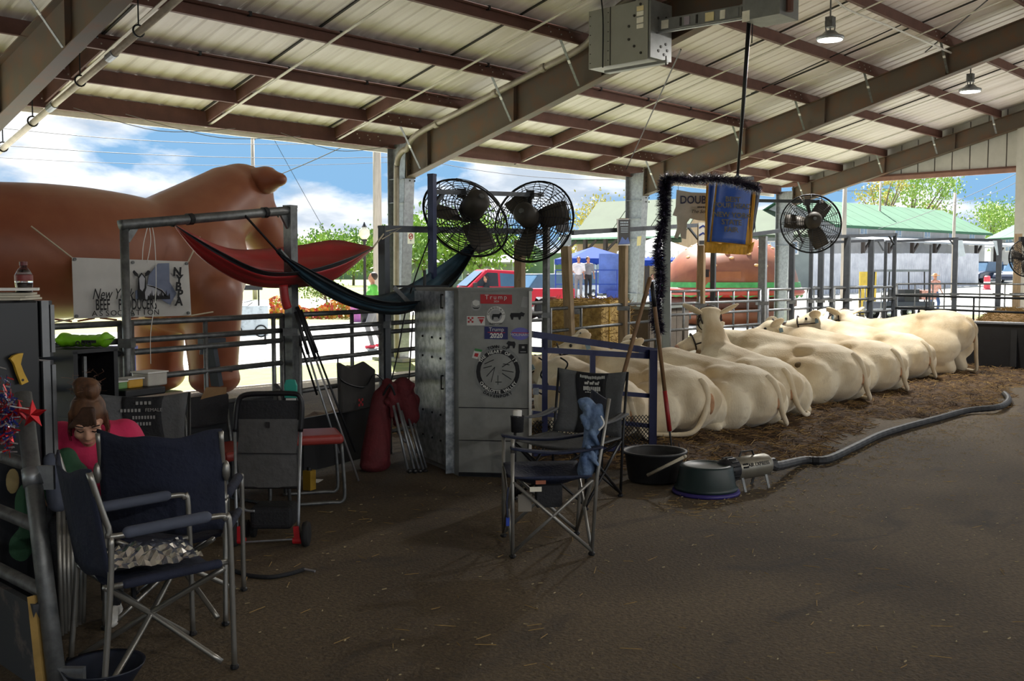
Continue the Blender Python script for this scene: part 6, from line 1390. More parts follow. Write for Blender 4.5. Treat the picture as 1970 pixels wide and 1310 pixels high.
# soda bottle
p = W(47, 577, 4.95); bt = thing('soda_bottle', 'clear plastic bottle half full of dark soda on the refrigerator', 'bottle', Vector((p.x, p.y, fh_)))
k_ = 4.95 / F; PLAST = mat('clear bottle plastic', (235, 238, 240), .05, 0, .02, 2, trans=1.0); COLA = mat('dark cola', (44, 18, 14), .15); 
MB().lathe([(.001, .002), (.036, .002), (.040, .012), (.038, .05), (.041, .075), (.041, .11), (.038, .125), (.026, .146), (.016, .156), (.016, .172)], Vector((p.x, p.y, fh_)), 24).build('shell', PLAST, bt, smooth=True)
MB().lathe([(.001, .005), (.034, .005), (.037, .014), (.035, .05), (.038, .072), (.038, .082), (.001, .082)], Vector((p.x, p.y, fh_)), 20).build('cola', COLA, bt, smooth=True)
MB().lathe([(.0415, .09), (.0418, .092), (.0418, .118), (.0415, .12)], Vector((p.x, p.y, fh_)), 24).build('label_band', mat('red brown label', (120, 44, 40), .4), bt, smooth=True)
MB().lathe([(.0185, .166), (.0185, .184), (.001, .185)], Vector((p.x, p.y, fh_)), 16).build('cap', mat('dark red cap', (96, 34, 34), .4), bt)
for k in range(3):
    p = W(8, 572, 4.85); c = MB().box((p.x, p.y, fh_ + .006 + k * .012), (.22, .26, .010), PHI + .15 * k).build('paper_stack', mat('cream paper', (206, 200, 180), .7)); tag(c, ('lowest', 'middle', 'topmost')[k] + ' of the cream papers on the refrigerator', 'paper', 'papers on the refrigerator')
p = W(12, 556, 4.8); c = MB().box((p.x, p.y, fh_ + .052), (.20, .28, .012), PHI + .4).build('folded_card', WHITE); tag(c, 'white folded card on top of the papers', 'card')
# star garland
def star(parent, c0, r, m, n_, t=.012):
    n_ = V3(n_).normalized(); ux = ZU.cross(n_).normalized(); uy = n_.cross(ux); e = MB(); P = [c0 + (ux * math.cos(a) + uy * math.sin(a)) * (r if k % 2 == 0 else r * .42) for k, a in ((k, math.pi / 2 + k * math.pi / 5) for k in range(10))]
    e.v = P + [c0 + n_ * t * 2, c0 - n_ * t]; e.f = [(k, (k + 1) % 10, 10) for k in range(10)] + [((k + 1) % 10, k, 11) for k in range(10)]; return e.build('star', m, parent)
FRED = mat('red foil', (176, 26, 34), .3, .5); FBLU = mat('blue foil', (40, 52, 130), .3, .5); FSIL = mat('silver foil', (190, 194, 205), .2, .9)
sg = thing('star_garland', 'red, blue and silver foil star garland on the near gate', 'garland', W(30, 800, 4.2))
star(sg, W(63, 797, 4.15), .062, FRED, -FH); star(sg, W(37, 792, 4.22), .05, FRED, -FH + RT * .5); star(sg, W(17, 835, 4.2), .045, FRED, -FH - RT * .3); star(sg, W(22, 790, 4.24), .05, FBLU, -FH + RT * .2); star(sg, W(8, 815, 4.2), .05, FBLU, -FH)
rn = random.Random(5)
for m_ in (FSIL, FBLU, FRED):
    e = MB()
    for k in range(120):
        p = W(rn.gauss(10, 9), rn.gauss(800, 30), 4.2 + rn.uniform(-.05, .05)); d = Vector((rn.gauss(0, 1), rn.gauss(0, 1), rn.gauss(0, 1))).normalized() * .035; s_ = d.orthogonal().normalized() * .004; e.add([p - s_, p + s_, p + d + s_, p + d - s_], [(0, 1, 2, 3)])
    e.build('foil_strips', m_, sg, fix=False)['kind'] = 'stuff'
MB().tube([W(-10, 775, 4.2), W(30, 783, 4.18), W(75, 790, 4.15)], .003, 4).build('string', WHITE, sg)
# ================================================================== FOLDING ARM CHAIRS
ALU = mat('aluminium tube', (150, 148, 142), .35, .8, .1, 6); PAD = PAD
def arm_chair(nm, label, loc, rz, fab, w=.27, seat=.42, arm=.62, h=.86, padm=None, r=.0125):
    c = thing(nm, label, 'chair', loc, rz); padm = padm or fab
    T = lambda pts, nm_, r_=r: MB().tube(bez(pts, 5), r_, 8).build(nm_, ALU, c, smooth=True, local=True)
    for s in (-1, 1):
        T([(.26, s * w, .0), (.25, s * w, arm - .06), (.23, s * w, arm - .015), (.18, s * w, arm), (-.20, s * w, arm - .02), (-.235, s * w, arm + .02), (-.30, s * w, h)], 'side_frame')
        T([(-.27, s * (w + .0), .0), (-.235, s * w, .40), (-.225, s * w, arm - .02)], 'rear_leg')
        MB().cap((.15, s * w, arm + .004), (-.16, s * w, arm - .012), .024, .024, 10, 3).build('arm_pad', padm, c, smooth=True, local=True)
        T([(-.22, s * w * .96, seat), (.24, s * w * .96, seat + .02)], 'seat_rail')
        MB().cap((-.17, s * w * .96, seat + .002), (.20, s * w * .96, seat + .018), .02, .02, 8, 3).build('seat_sleeve', fab, c, smooth=True, local=True)
        T([(-.24, s * w * .8, seat - .01), (.0, -s * w * .05, .22), (.22, -s * w * .85, .03)], 'cross_leg')
        T([(.23, s * w * .9, seat - .01), (.0, s * w * .0, .23), (-.24, -s * w * .85, .03)], 'cross_leg')
        MB().ell((.26, s * w, .012), (.02, .02, .014), 8, 5).build('foot', BLACKP, c, local=True); MB().ell((-.27, s * w, .012), (.02, .02, .014), 8, 5).build('foot', BLACKP, c, local=True)
    o = MB().grid(lambda u, v: (-.20 + .43 * u, w * .96 * (2 * v - 1), seat + .005 + .02 * u - .05 * math.sin(math.pi * v)), 8, 10).build('seat', fab, c, smooth=True, local=True); md = o.modifiers.new('s', 'SOLIDIFY'); md.thickness = .008
    o = MB().grid(lambda u, v: (-.235 - .065 * u * 1.0 - .05 * math.sin(math.pi * v), w * (2 * v - 1) * 1.02, seat + .03 + (h - seat - .02) * u - .03 * math.sin(math.pi * v) * u + .008 * math.sin(v * 14)), 10, 16).build('backrest', fab, c, smooth=True, local=True); md = o.modifiers.new('s', 'SOLIDIFY'); md.thickness = .01
    return c
NAVD = mat('dark navy canvas', (24, 30, 50), .85, 0, .2, 5, bump=.35, bscale=30); SLATE = mat('slate grey cloth', (74, 80, 96), .8, 0, .12, 8)
hdg = (RT * .80 + FH * .60).normalized(); pc = (G(331, 1312) + G(235, 1250)) / 2
fc1 = arm_chair('folding_chair', 'navy aluminium folding armchair in the near corner holding a plastic bag', Vector((pc.x, pc.y, 0)) + RT * .03, math.atan2(hdg.y, hdg.x), NAVD, .25, .44, .66, .90, SLATE)
pc = W(338, 900, 4.98); fc2 = arm_chair('folding_chair', 'navy canvas folding chair with its back turned, in front of the person', Vector((pc.x, pc.y, 0)), math.atan2(FH.y, FH.x) + .10, NAVD, .275, .42, .62, .93, NAVD)
for s in (-1, 1): MB().ell((-.27, s * .29, .74), (.02, .02, .05), 8, 6).build('knob', ALU, fc2, smooth=True, local=True)
# clear plastic bag on the near chair
cr = mat('clear crinkled film', (190, 194, 198), .12, 0, .1, 12, trans=.92)
p0 = ROOTM[fc1.name] @ Vector((-.02, .02, .45)); pbg = thing('plastic_bag', 'crinkled clear plastic bag lying on the near folding chair seat', 'bag', p0); rn = random.Random(12)
e = MB(); e.grid(lambda u, v: p0 + hdg * (.40 * (u - .5)) + Vector((-hdg.y, hdg.x, 0)) * (.34 * (v - .5)) + ZU * (.015 + .05 * math.sin(math.pi * u) * math.sin(math.pi * v) + .022 * random.random()), 18, 14); e.build('film', cr, pbg)
MB().grid(lambda u, v: p0 + hdg * (.3 * (u - .5)) + Vector((-hdg.y, hdg.x, 0)) * (.22 * (v - .5)) + ZU * (.008 + .03 * math.sin(math.pi * u) * math.sin(math.pi * v)), 8, 8).build('dark_contents', BLKF, pbg, smooth=True)
# folded green chair and grey bundle behind the near gate
GRNF = mat('dark green canvas', (34, 72, 48), .85, 0, .2, 6, bump=.3, bscale=30)
gb = thing('folded_green_chair', 'folded dark green camp chair standing behind the near gate', 'chair', place(W(110, 1200, 4.75)))
e = MB(); e.cap(W(128, 880, 4.75), W(140, 935, 4.75), .05, .085); e.cap(W(150, 910, 4.75), W(158, 960, 4.75), .05, .05); e.ell(W(118, 940, 4.8), (.08, .08, .12)); voxel(e, 'green_cloth', GRNF, gb, .015, 3, local=False)
e = MB(); e.cap(W(98, 885, 4.7), W(112, 965, 4.7), .035, .05); voxel(e, 'grey_cloth', SLATE, gb, .012, 3, local=False)
for k in range(7): MB().tube([W(112 + k * 9, 960 + (k % 3) * 20, 4.7 + .02 * k), place(W(118 + k * 7, 1200, 4.62 + .03 * k)) + ZU * .01], .011, 7).build('leg', LEGM, gb, smooth=True)
nb_ = thing('net_bag', 'dark green net bag with tan contents hanging behind the gate rails', 'bag', place(W(20, 1040, 4.9)))
e = MB(); e.ell(W(22, 965, 4.9), (.14, .14, .26)); e.ell(W(10, 1040, 4.9), (.16, .16, .2)); voxel(e, 'sack', GRNF, nb_, .02, 4, local=False); MB().ell(W(20, 925, 4.78), (.04, .03, .07)).build('tan_item', mat('tan cloth', (140, 124, 84), .8), nb_, smooth=True)
p = G(215, 1322); bu = lathe_thing('rubber_bucket', 'dark rubber bucket at the lower frame edge under the near chair', 'bucket', Vector((p.x, p.y, 0)) - RT * .03, [(.001, .004), (.10, .004), (.155, .09), (.16, .1), (.145, .09), (.1, .02), (.001, .015)], mat('dark blue rubber', (26, 32, 46), .5))
# strap with snap on the floor
hp = thing('lead_strap', 'black lead strap with metal snap on the dirt floor', 'strap', G(520, 1105)); pts = bez([G(x, y_, .012) for x, y_ in ((452, 1098), (480, 1107), (520, 1110), (560, 1103), (585, 1095))], 6); MB().tube(pts, .012, 7).build('strap', BLKF, hp, smooth=True); MB().tube([G(585, 1095, .014), G(606, 1099, .012)], .007, 6).build('snap', GALV, hp)
# ================================================================== CART
ct = thing('folding_cart', 'black and grey wheeled folding cart with red wheel brackets', 'cart', (G(460, 1056) + G(590, 1052)) / 2)
dc = 6.18
def CW(px, py, d=0.0): return W(px, py, dc + d)
FRB = mat('black cart frame', (30, 30, 33), .4, .3); REDC = mat('red plastic bracket', (176, 28, 36), .4)
top = bez([CW(452, 830), CW(455, 790), CW(460, 768), CW(475, 759), CW(515, 757), CW(560, 757), CW(576, 762), CW(581, 785), CW(578, 830)], 5)
MB().tube(top, .016, 8).build('handle', FRB, ct, smooth=True)
for pxs in ((452, 830, 455, 1000, 458, 1035), (578, 830, 574, 1000, 575, 1030)): MB().tube([CW(*pxs[:2]), CW(*pxs[2:4]), CW(*pxs[4:])], .010, 8).build('frame_tube', GALV, ct, smooth=True)
GRYB = mat('charcoal bag cloth', (78, 78, 78), .85, 0, .12, 10, bump=.4, bscale=24)
bagf = lambda u, v, d: CW(458 + 114 * u + 2 * math.sin(v * 9), 806 + 132 * v, d - .02 * math.sin(math.pi * u))
e = MB(); e.grid(lambda u, v: bagf(u, v, .0), 12, 14); e.grid(lambda u, v: bagf(u, v, .24), 4, 4)
for u in (0, 1): e.grid(lambda a, v: bagf(u, v, .24 * a), 3, 8)
e.grid(lambda u, a: bagf(u, 1, .24 * a), 8, 3); e.build('bag', GRYB, ct, smooth=False)
MB().grid(lambda u, v: CW(456 + 120 * u, 770 + 38 * v, .01 - .02 * math.sin(math.pi * u)), 10, 4).build('bag_collar', BLKF, ct, smooth=True)
MB().prism([(0, 0), (.025, 0), (.025, .036), (0, .036)], CW(511, 823, -.03), RT, ZU, FH, .004).build('black_patch', BLACKP, ct)
MB().beam(CW(458, 872, -.025), CW(572, 873, -.025), .004, .006).build('bag_seam', BLKF, ct); MB().tube([CW(462, 938, -.01), CW(571, 938, -.01)], .008, 6).build('bottom_bar', FRB, ct)
MB().tube(bez([CW(460, 940), CW(468, 975), CW(475, 982), CW(490, 983)], 5), .009, 8).build('lower_frame', GALV, ct, smooth=True)
e = MB(); e.box(CW(528, 990, .14), (.26, .22, .14), PHI - math.pi / 2); o = e.build('lower_basket', BLKF, ct); bevel(o, .03, 3)
for px_ in (463, 573):
    e = MB().beam(CW(px_, 1040), CW(px_ - 3, 1012), .035, .03, FH).build('wheel_bracket', REDC, ct)
    MB().tube([CW(px_, 1040) - RT * .03, CW(px_, 1040) + RT * .03], .02, 10).build('hub', REDC, ct)
MB().tube([CW(466, 1043), CW(572, 1037)], .006, 8).build('axle', GALV, ct)
for px_ in (452, 589):
    a = CW(px_, 1028); MQ = RT.to_track_quat('Z', 'Y').to_matrix(); MB().lathe([(.05, -.016), (.072, -.018), (.078, 0), (.072, .018), (.05, .016)], Vector((a.x, a.y, .078)), 24, MQ).build('wheel', TYRE, ct, smooth=True); MB().lathe([(.001, -.012), (.052, -.012), (.052, .012), (.001, .012)], Vector((a.x, a.y, .078)), 16, MQ).build('wheel_disc', GALVD, ct)
for px_ in (474, 488): a = CW(px_, 1000, .22); MB().lathe([(.04, -.012), (.055, -.012), (.055, .012), (.04, .012)], Vector((a.x, a.y, .056)), 18, RT.to_track_quat('Z', 'Y').to_matrix()).build('small_wheel', TYRE, ct)
# teal scotch comb standing in the cart
c = thing('teal_brush', 'teal plastic paddle standing up behind the cart handle', 'paddle', CW(558, 760, .2)); o = MB().prism([(-.04, 0), (.04, 0), (.042, .08), (.03, .115), (0, .12), (-.03, .115), (-.042, .08)], CW(559, 766, .2), RT, ZU, FH, .02).build('blade', mat('teal plastic', (44, 150, 134), .4), c); bevel(o, .006, 2); MB().prism([(-.03, -.05), (.03, -.05), (.03, 0), (-.03, 0)], CW(559, 766, .205), RT, ZU, FH, .012).build('handle', WHITE, c)
# ================================================================== RED PADDED CHAIRS BEHIND THE CART
REDV = mat('worn red vinyl', (150, 52, 46), .5, 0, .15, 6)
def padded(label, px, py, dep, rz):
    p = W(px, py, dep); c = thing('padded_chair', label, 'chair', Vector((p.x, p.y, 0)), rz); zs = p.z
    o = MB().box((0, 0, zs), (.42, .40, .07)).build('seat_pad', REDV, c, local=True); bevel(o, .03, 3)
    for s in (-1, 1):
        MB().tube(bez([(.19, s * .19, zs - .03), (.21, s * .19, .10), (.19, s * .19, .015), (.10, s * .19, .012), (-.2, s * .19, .012)], 5), .013, 8).build('leg_tube', GALVD, c, smooth=True, local=True)
        MB().tube([(-.18, s * .19, .012), (-.2, s * .19, zs), (-.25, s * .19, zs + .38)], .013, 8).build('back_post', GALVD, c, smooth=True, local=True)
    o = MB().box((-.24, 0, zs + .27), (.04, .40, .22)).build('back_pad', REDV if False else BLKF, c, local=True); bevel(o, .015, 2)
    return c
padded('red padded chair to the right of the cart, tilted seat', 600, 840, 7.45, math.atan2(RT.y, RT.x) + .3)
padded('red padded chair half hidden between the blue chair and the cart', 440, 868, 7.2, math.atan2(RT.y, RT.x) - .6)
c = thing('yellow_can', 'small yellow container standing under the red chair', 'can', place(W(595, 905, 7.8))); p = place(W(595, 905, 7.8)); MB().box(p + ZU * .08, (.07, .07, .15), .3).build('body', mat('dull yellow tin', (150, 118, 34), .5), c); MB().tube([p + ZU * .155, p + ZU * .18], .02, 8).build('cap', BLACKP, c)
p = G(610, 925, .004); tag(MB().box(p, (.12, .06, .004), .6).build('paper_scrap', WHITE), 'crumpled white paper scrap on the floor by the red chair', 'paper')
# ================================================================== RED FOLDED CAMP CHAIRS AGAINST THE FENCE
REDF = mat('dark red polyester', (92, 26, 32), .8, 0, .2, 8, bump=.4, bscale=30)
rf = thing('folded_red_chair', 'folded dark red camp chair leaning beside the show box', 'chair', G(800, 906))
e = MB(); e.cap(W(775, 745, 8.7), W(790, 800, 8.7), .09, .08); e.cap(W(745, 738, 8.75), W(760, 765, 8.7), .05, .06); e.cap(W(795, 770, 8.75), W(792, 812, 8.72), .06, .04)
rn = random.Random(4)
for k in range(14): e.cap(W(742 + 58 * rn.random(), 735 + 60 * rn.random(), 8.62 + rn.uniform(0, .12)), W(745 + 55 * rn.random(), 760 + 60 * rn.random(), 8.62 + rn.uniform(0, .12)), rn.uniform(.02, .035), rn.uniform(.012, .03), 8, 3)
voxel(e, 'cloth', REDF, rf, .013, 1, local=False)
for k, (x0, y0, x1, y1) in enumerate(((757, 780, 785, 905), (765, 775, 798, 908), (772, 790, 806, 902), (785, 800, 815, 905), (795, 810, 820, 900), (765, 830, 780, 850))): MB().tube([W(x0, y0, 8.55 + .03 * k), W(x1, y1, 8.45 + .03 * k)], .011, 8).build('leg', GALV, rf, smooth=True)
for k in range(4): MB().ell(W(788 + k * 10, 906, 8.45 + .03 * k), (.025, .025, .02), 8, 6).build('foot', BLACKP, rf)
rg = thing('red_bag', 'dark red chair bag slumped against the fence', 'bag', G(722, 905)); e = MB(); e.cap(W(735, 765, 8.75), W(722, 880, 8.6), .09, .13); e.cap(W(745, 745, 8.75), W(730, 780, 8.7), .06, .08); e.ell(W(722, 893, 8.6), (.15, .12, .07)); voxel(e, 'sack', REDF, rg, .02, 4, local=False); MB().tube(bez([W(735, 765, 8.68), W(750, 740, 8.6), W(760, 760, 8.62)], 4), .01, 5).build('strap', BLKF, rg)
# ================================================================== SHOW STICKS
for k, (x0, y0, x1, y1, m_, lb) in enumerate(((568, 600, 652, 872, GALV, 'shortest pale show stick leaning on the hammock frame'), (572, 590, 690, 925, mat('silver shaft', (176, 176, 178), .3, .7), 'long silver show stick leaning on the hammock frame'), (578, 596, 684, 870, BLACKM, 'black show stick behind the silver one'), (566, 625, 610, 760, BLACKM, 'short black show stick nearest the frame post'))):
    a, b_ = W(x0, y0, 8.05 + .04 * k), W(x1, y1, 8.02 + .06 * k); 
    if k == 1: b_ = G(690, 925, .01)
    c = thing('show_stick', lb, 'stick', b_); MB().tube([a.lerp(b_, .12), b_], .009, 7).build('shaft', m_, c, smooth=True); MB().tube([a, a.lerp(b_, .30)], .014, 8).build('grip', BLACKP, c, smooth=True)
# ================================================================== HAMMOCKS
HRED = mat('red parachute nylon', (166, 40, 42), .45, 0, .1, 5); HDRK = mat('charcoal nylon', (40, 40, 46), .5, 0, .1, 5); HTEAL = mat('dark teal nylon', (34, 54, 66), .4, 0, .15, 5, rgb2=(58, 88, 104)); HBLK = mat('black green nylon', (22, 28, 32), .45)
def lerp_path(pts, u):
    n = len(pts) - 1; t = u * n; i = min(int(t), n - 1); f_ = t - i; f_ = f_
    return [pts[i][k] + (pts[i + 1][k] - pts[i][k]) * f_ for k in (0, 1)]
def smooth_path(pts):
    b_ = bez([(p[0], p[1], 0) for p in pts], 8); return [(q.x, q.y) for q in b_]
def hammock(label, far, bot, near, offs, bands, cat='hammock'):
    far, bot, near = smooth_path(far), smooth_path(bot), smooth_path(near); h = thing('hammock', label, cat, FE(far[0][0], far[0][1], offs[1]))
    def S(u, v):
        taper = math.sin(math.pi * min(max(u, .0), 1)) ** .6
        a, b_, c_ = lerp_path(far, u), lerp_path(bot, u), lerp_path(near, u)
        if v < .5: t = v * 2; q = [a[k] + (b_[k] - a[k]) * (t ** .8) for k in (0, 1)]; off = offs[0] + (offs[1] - offs[0]) * t
        else: t = (v - .5) * 2; q = [b_[k] + (c_[k] - b_[k]) * (t ** 1.3) for k in (0, 1)]; off = offs[1] + (offs[2] - offs[1]) * t
        off = offs[1] + (off - offs[1]) * taper + .012 * math.sin(v * 40 + u * 5) * taper
        return FE(q[0], q[1], off)
    for v0, v1, m_, nm in bands:
        o = MB().grid(lambda u, v: S(u, v0 + (v1 - v0) * v), 36, 8).build(nm, m_, h, smooth=True); md = o.modifiers.new('s', 'SOLIDIFY'); md.thickness = .004
    return h
h1 = hammock('red and charcoal striped hammock strung along the fence', [(334, 431), (440, 478), (560, 474), (640, 462), (690, 470), (718, 476)], [(334, 434), (390, 500), (470, 545), (545, 554), (640, 540), (718, 478)], [(334, 432), (420, 482), (510, 522), (590, 520), (660, 500), (718, 477)], (.35, -.05, -.35),
        [(0, .30, HRED, 'cloth_panel'), (.30, .36, HDRK, 'stripe'), (.36, .44, HRED, 'cloth_panel'), (.44, .50, HRED, 'cloth_panel'), (.50, .90, HRED, 'cloth_panel'), (.90, 1, HDRK, 'stripe')])
MB().tube([FE(718, 476, -.05), FE(742, 445, -.02)], .008, 5).build('rope', ROPE, h1); MB().tube([FE(742, 445, -.04), FE(772, 438, -.03), FE(735, 460, -.04)], .006, 5).build('knot', ROPE, h1)
MB().tube([FE(334, 432, -.07), FE(322, 428, -.07)], .02, 6).build('loop', BLACKM, h1); MB().tube(bez([FE(545, 548, -.2), FE(548, 575, -.2), FE(553, 592, -.2)], 4), .035, 8).build('stuff_sack', HRED, h1, smooth=True)
h2 = hammock('dark teal hammock gathered in front of the red one', [(540, 490), (610, 536), (700, 568), (770, 556), (850, 508), (925, 452)], [(540, 492), (600, 552), (690, 594), (790, 600), (880, 530), (930, 454)], [(540, 488), (620, 530), (710, 572), (780, 580), (862, 560), (928, 455)], (-.1, -.3, -.5),
        [(0, .35, HTEAL, 'cloth_panel'), (.35, .6, HBLK, 'stripe'), (.6, .85, HTEAL, 'cloth_panel'), (.85, 1, HBLK, 'stripe')])
MB().tube([FE(470, 413, -.1), FE(540, 490, -.3)], .010, 6).build('strap', BLACKM, h2); MB().tube([FE(536, 482, -.29), FE(552, 500, -.3)], .025, 8).build('knot', HBLK, h2); MB().tube([FE(925, 453, -.3), FE(940, 446, -.02)], .010, 6).build('strap', BLACKM, h2)
# black shelf bar and diagonal strut by the hammock and show box
c = thing('rack_arm', 'thin black shelf bar with grey strut left of the show box', 'rack', FE(760, 552, -.2)); MB().beam(FE(757, 551, -.1), FE(862, 551, -.5), .03, .02).build('bar', BLACKM, c); MB().beam(FE(757, 552, -.2), FE(806, 602, -.3), .012, .04).build('strut', GALVD, c); MB().beam(FE(817, 552, -.3), FE(817, 520, -.3), .02, .02).build('peg', BLACKM, c)
# dark cords hanging by the red bag
for lb, pts in (('dark power cord hanging from the fan beam past the red chair', [(826, 460), (800, 530), (780, 600), (765, 680), (752, 735)]), ('dark cord looping along the fence rails behind the red bag', [(650, 690), (655, 730), (700, 745), (720, 720), (740, 735)]), ('black cable dropping left of the show box', [(795, 600), (790, 680), (785, 760)])):
    c = MB().tube(bez([FE(x, y_, -.15) for x, y_ in pts], 5), .007, 5).build('power_cord', BLACKM, smooth=True); tag(c, lb, 'cord')
for lb, pts in (('white twine hanging from the hammock frame beam', [(285, 432), (276, 470), (274, 500)]), ('second white twine hanging from the hammock frame beam', [(287, 432), (290, 465), (283, 505)]), ('long white twine hanging down in front of the inflatable', [(292, 432), (298, 470), (300, 560), (290, 640), (290, 700)])):
    c = MB().tube(bez([FE(x, y_, -.08) for x, y_ in pts], 5), .0028, 4).build('white_twine', WHITE, smooth=True); tag(c, lb, 'twine')
# ================================================================== STORAGE AGAINST THE LEFT FENCE
sv = W(150, 760, 6.35); svb = place(sv); rzs = math.atan2(FDIR.y, FDIR.x)
sh = thing('black_shelf', 'black storage unit with open compartments behind the person', 'shelf', svb, rzs)
zt_ = EYE - (672 - 530) * 6.3 / F
for x in (-.16, .13): MB().box((x, 0, zt_ / 2), (.03, .4, zt_)).build('side_panel', BLACKP, sh, local=True)
for z in (.15, .42, .78, zt_): MB().box((-.015, 0, z), (.33, .4, .025)).build('shelf_board', BLACKP, sh, local=True)
MB().box((-.015, .19, zt_ / 2), (.33, .02, zt_)).build('back_panel', BLACKP, sh, local=True); MB().box((-.10, -.2, .98), (.02, .02, .36)).build('divider', GALVD, sh, local=True)
c = thing('spray_bottle', 'small white spray bottle in the black storage unit', 'bottle', svb + Vector((-.1, -.1, .80))); p = ROOTM[sh.name] @ Vector((-.12, -.12, .795)); MB().lathe([(.03, 0), (.03, .09), (.012, .12), (.012, .14)], p, 14).build('body', WHITE, c, smooth=True); MB().box(p + ZU * .15, (.05, .02, .025), PHI).build('nozzle', BLUE, c)
c = thing('blue_towel', 'crumpled blue towel in the lower compartment', 'towel', svb + ZU * .44); p = ROOTM[sh.name] @ Vector((-.02, -.1, .47)); e = MB(); e.ell(p, (.12, .09, .05)); e.ell(p + RT * .06 + ZU * .03, (.07, .06, .04)); voxel(e, 'cloth', mat('blue terry', (52, 96, 150), .9, 0, .2, 30), c, .012, 2, local=False)
SNK = mat('lime green wrapper', (120, 190, 30), .35, 0, .12, 6); p = ROOTM[sh.name] @ Vector((.0, -.08, zt_ + .055))
sn = thing('snack_bag', 'lime green snack bag lying on the black storage unit', 'bag', p - ZU * .04); e = MB()
e.grid(lambda u, v: p + RT * (.32 * (u - .5)) + FH * (.10 * math.cos(2 * math.pi * v) * (.8 + .25 * abs(2 * u - 1) ** 3)) + ZU * (.043 * math.sin(2 * math.pi * v) * (.85 + .5 * abs(2 * u - 1) ** 4 if .06 < u < .94 else (.55 if .02 < u < .98 else .12)) + .012 * abs(2 * u - 1) ** 3 + .003 * math.sin(u * 40 + v * 9)), 22, 16); e.build('wrapper', SNK, sn, smooth=True)
MB().prism([(-.03, -.018), (.06, -.018), (.06, .0), (-.03, .0)], p + RT * .05 - FH * .098 + ZU * .01, RT, ZU, -FH, .002).build('dark_print', BLACKP, sn)
for k_ in range(3): MB().tube(arcpts(p + RT * (.0 + .035 * k_) - FH * .104 - ZU * .008, .011, 0, 6.283, 12, RT, ZU), .004, 5).build('round_mark', INK, sn)
# black chair back with white print
bch = quad_chair('camp_chair', 'black and grey camp chair with white print behind the person', place(W(262, 900, 6.0)), math.atan2(-FH.y, -FH.x) + .2, LEGB, GREYF, BLKF, .92, .44, .27, .24)
text('lettering', 'FEMALE', .03, SGREY, bch, (-.32, .06, .815), (0, 1, 0), (-.1, 0, 1), local=True)
for z_, n_, w_ in ((.86, 4, .10), (.77, 8, .14), (.73, 5, .09)):
    for k in range(n_): MB().box((-.322, w_ * ((k + .5) / n_ - .5), z_), (.003, w_ / n_ * .6, .02)).build('printed_mark', SGREY, bch, local=True)
for k in range(6): MB().box((-.322, -.13 + k * .021, .815), (.003, .013, .02)).build('printed_mark', SGREY, bch, local=True)
# ledge with trays
lg = thing('food_tray', 'black tray with clear and yellow food containers on the fence ledge', 'tray', FE(265, 758, -.25)); p = FE(255, 752, -.25)
o = MB().box(p, (.32, .26, .05), rzs).build('tray', BLACKP, lg); bevel(o, .01, 2)
for lb, dx_, sz, m_ in (('clear deli box with white paper on the food tray', .14, (.16, .16, .09), mat('clear clamshell', (210, 206, 196), .2, trans=.4)), ('yellow food tub on the black tray', -.02, (.12, .12, .06), mat('mustard food', (196, 150, 50), .5)), ('green salad box on the black tray', -.13, (.12, .1, .05), mat('salad green', (110, 150, 90), .5))):
    q = p + FDIR * dx_ + ZU * (.025 + sz[2] / 2); c = thing('food_box', lb, 'food box', q - ZU * sz[2] / 2, rzs); o = MB().box(q, sz, rzs).build('tub', m_, c); bevel(o, .012, 2); MB().box(q + ZU * sz[2] / 2, (sz[0] + .01, sz[1] + .01, .008), rzs).build('lid', WHITE, c)
# cardboard flap, wire basket
c = thing('cardboard_flap', 'torn cardboard flap on the fence ledge', 'cardboard', FE(415, 760, -.1)); MB().prism([(-.12, 0), (.13, .02), (.10, .10), (-.1, .12)], FE(408, 770, -.12), FDIR, (ZU - FN * .5).normalized(), FN, .006).build('flap', mat('brown cardboard', (150, 120, 84), .85), c); MB().prism([(-.1, 0), (.1, 0), (.09, .03), (-.1, .03)], FE(408, 770, -.125), FDIR, ZU, FN, .004).build('torn_edge', LABELW, c)
c = thing('drill_stand', 'dark upright drill shaped clamp hanging on the fence rails', 'tool', FE(420, 740, .1)); MB().beam(FE(418, 742, .1), FE(405, 665, .1), .04, .09, FN).build('column', STEELD, c); MB().beam(FE(385, 660, .1), FE(430, 657, .1), .05, .06).build('head', STEELD, c); MB().beam(FE(412, 708, .1), FE(445, 712, .1), .03, .03).build('arm', BROWN, c); MB().tube([FE(390, 664, .1), FE(389, 682, .1)], .02, 8).build('chuck', STEELD, c)
fdb = thing('feed_sack', 'torn paper feed sack with checker mark hung on the fence', 'bag', FE(690, 790, -.1)); o = MB().prism([(-.22, 0), (.24, 0), (.25, .34), (.1, .42), (-.1, .38), (-.24, .44)], FE(690, 790, -.14), FDIR, ZU, FN, .05).build('sack', mat('dull sack paper', (54, 52, 50), .85, 0, .2, 6), fdb); bevel(o, .015, 2)
e = MB()
for i in range(3):
    for j in range(3):
        if (i + j) % 2 == 0: e.prism([(i * .022, j * .022), (i * .022 + .022, j * .022), (i * .022 + .022, j * .022 + .022), (i * .022, j * .022 + .022)], FE(690, 782, -.152), FDIR, ZU, FN, .002)
e.build('check_mark', SRED, fdb)
c = thing('white_sheet', 'torn white plastic sheet lying over the fence rail', 'sheet', FE(690, 715, -.02)); o = MB().grid(lambda u, v: FE(662 + 55 * u, 705 + 12 * u + 25 * v * (1 - .5 * u), .1 - .1 * v) + ZU * .02 * math.sin(u * 9 + v * 4), 10, 6).build('film', mat('dull white film', (170, 168, 160), .5), c, smooth=True); md = o.modifiers.new('s', 'SOLIDIFY'); md.thickness = .004
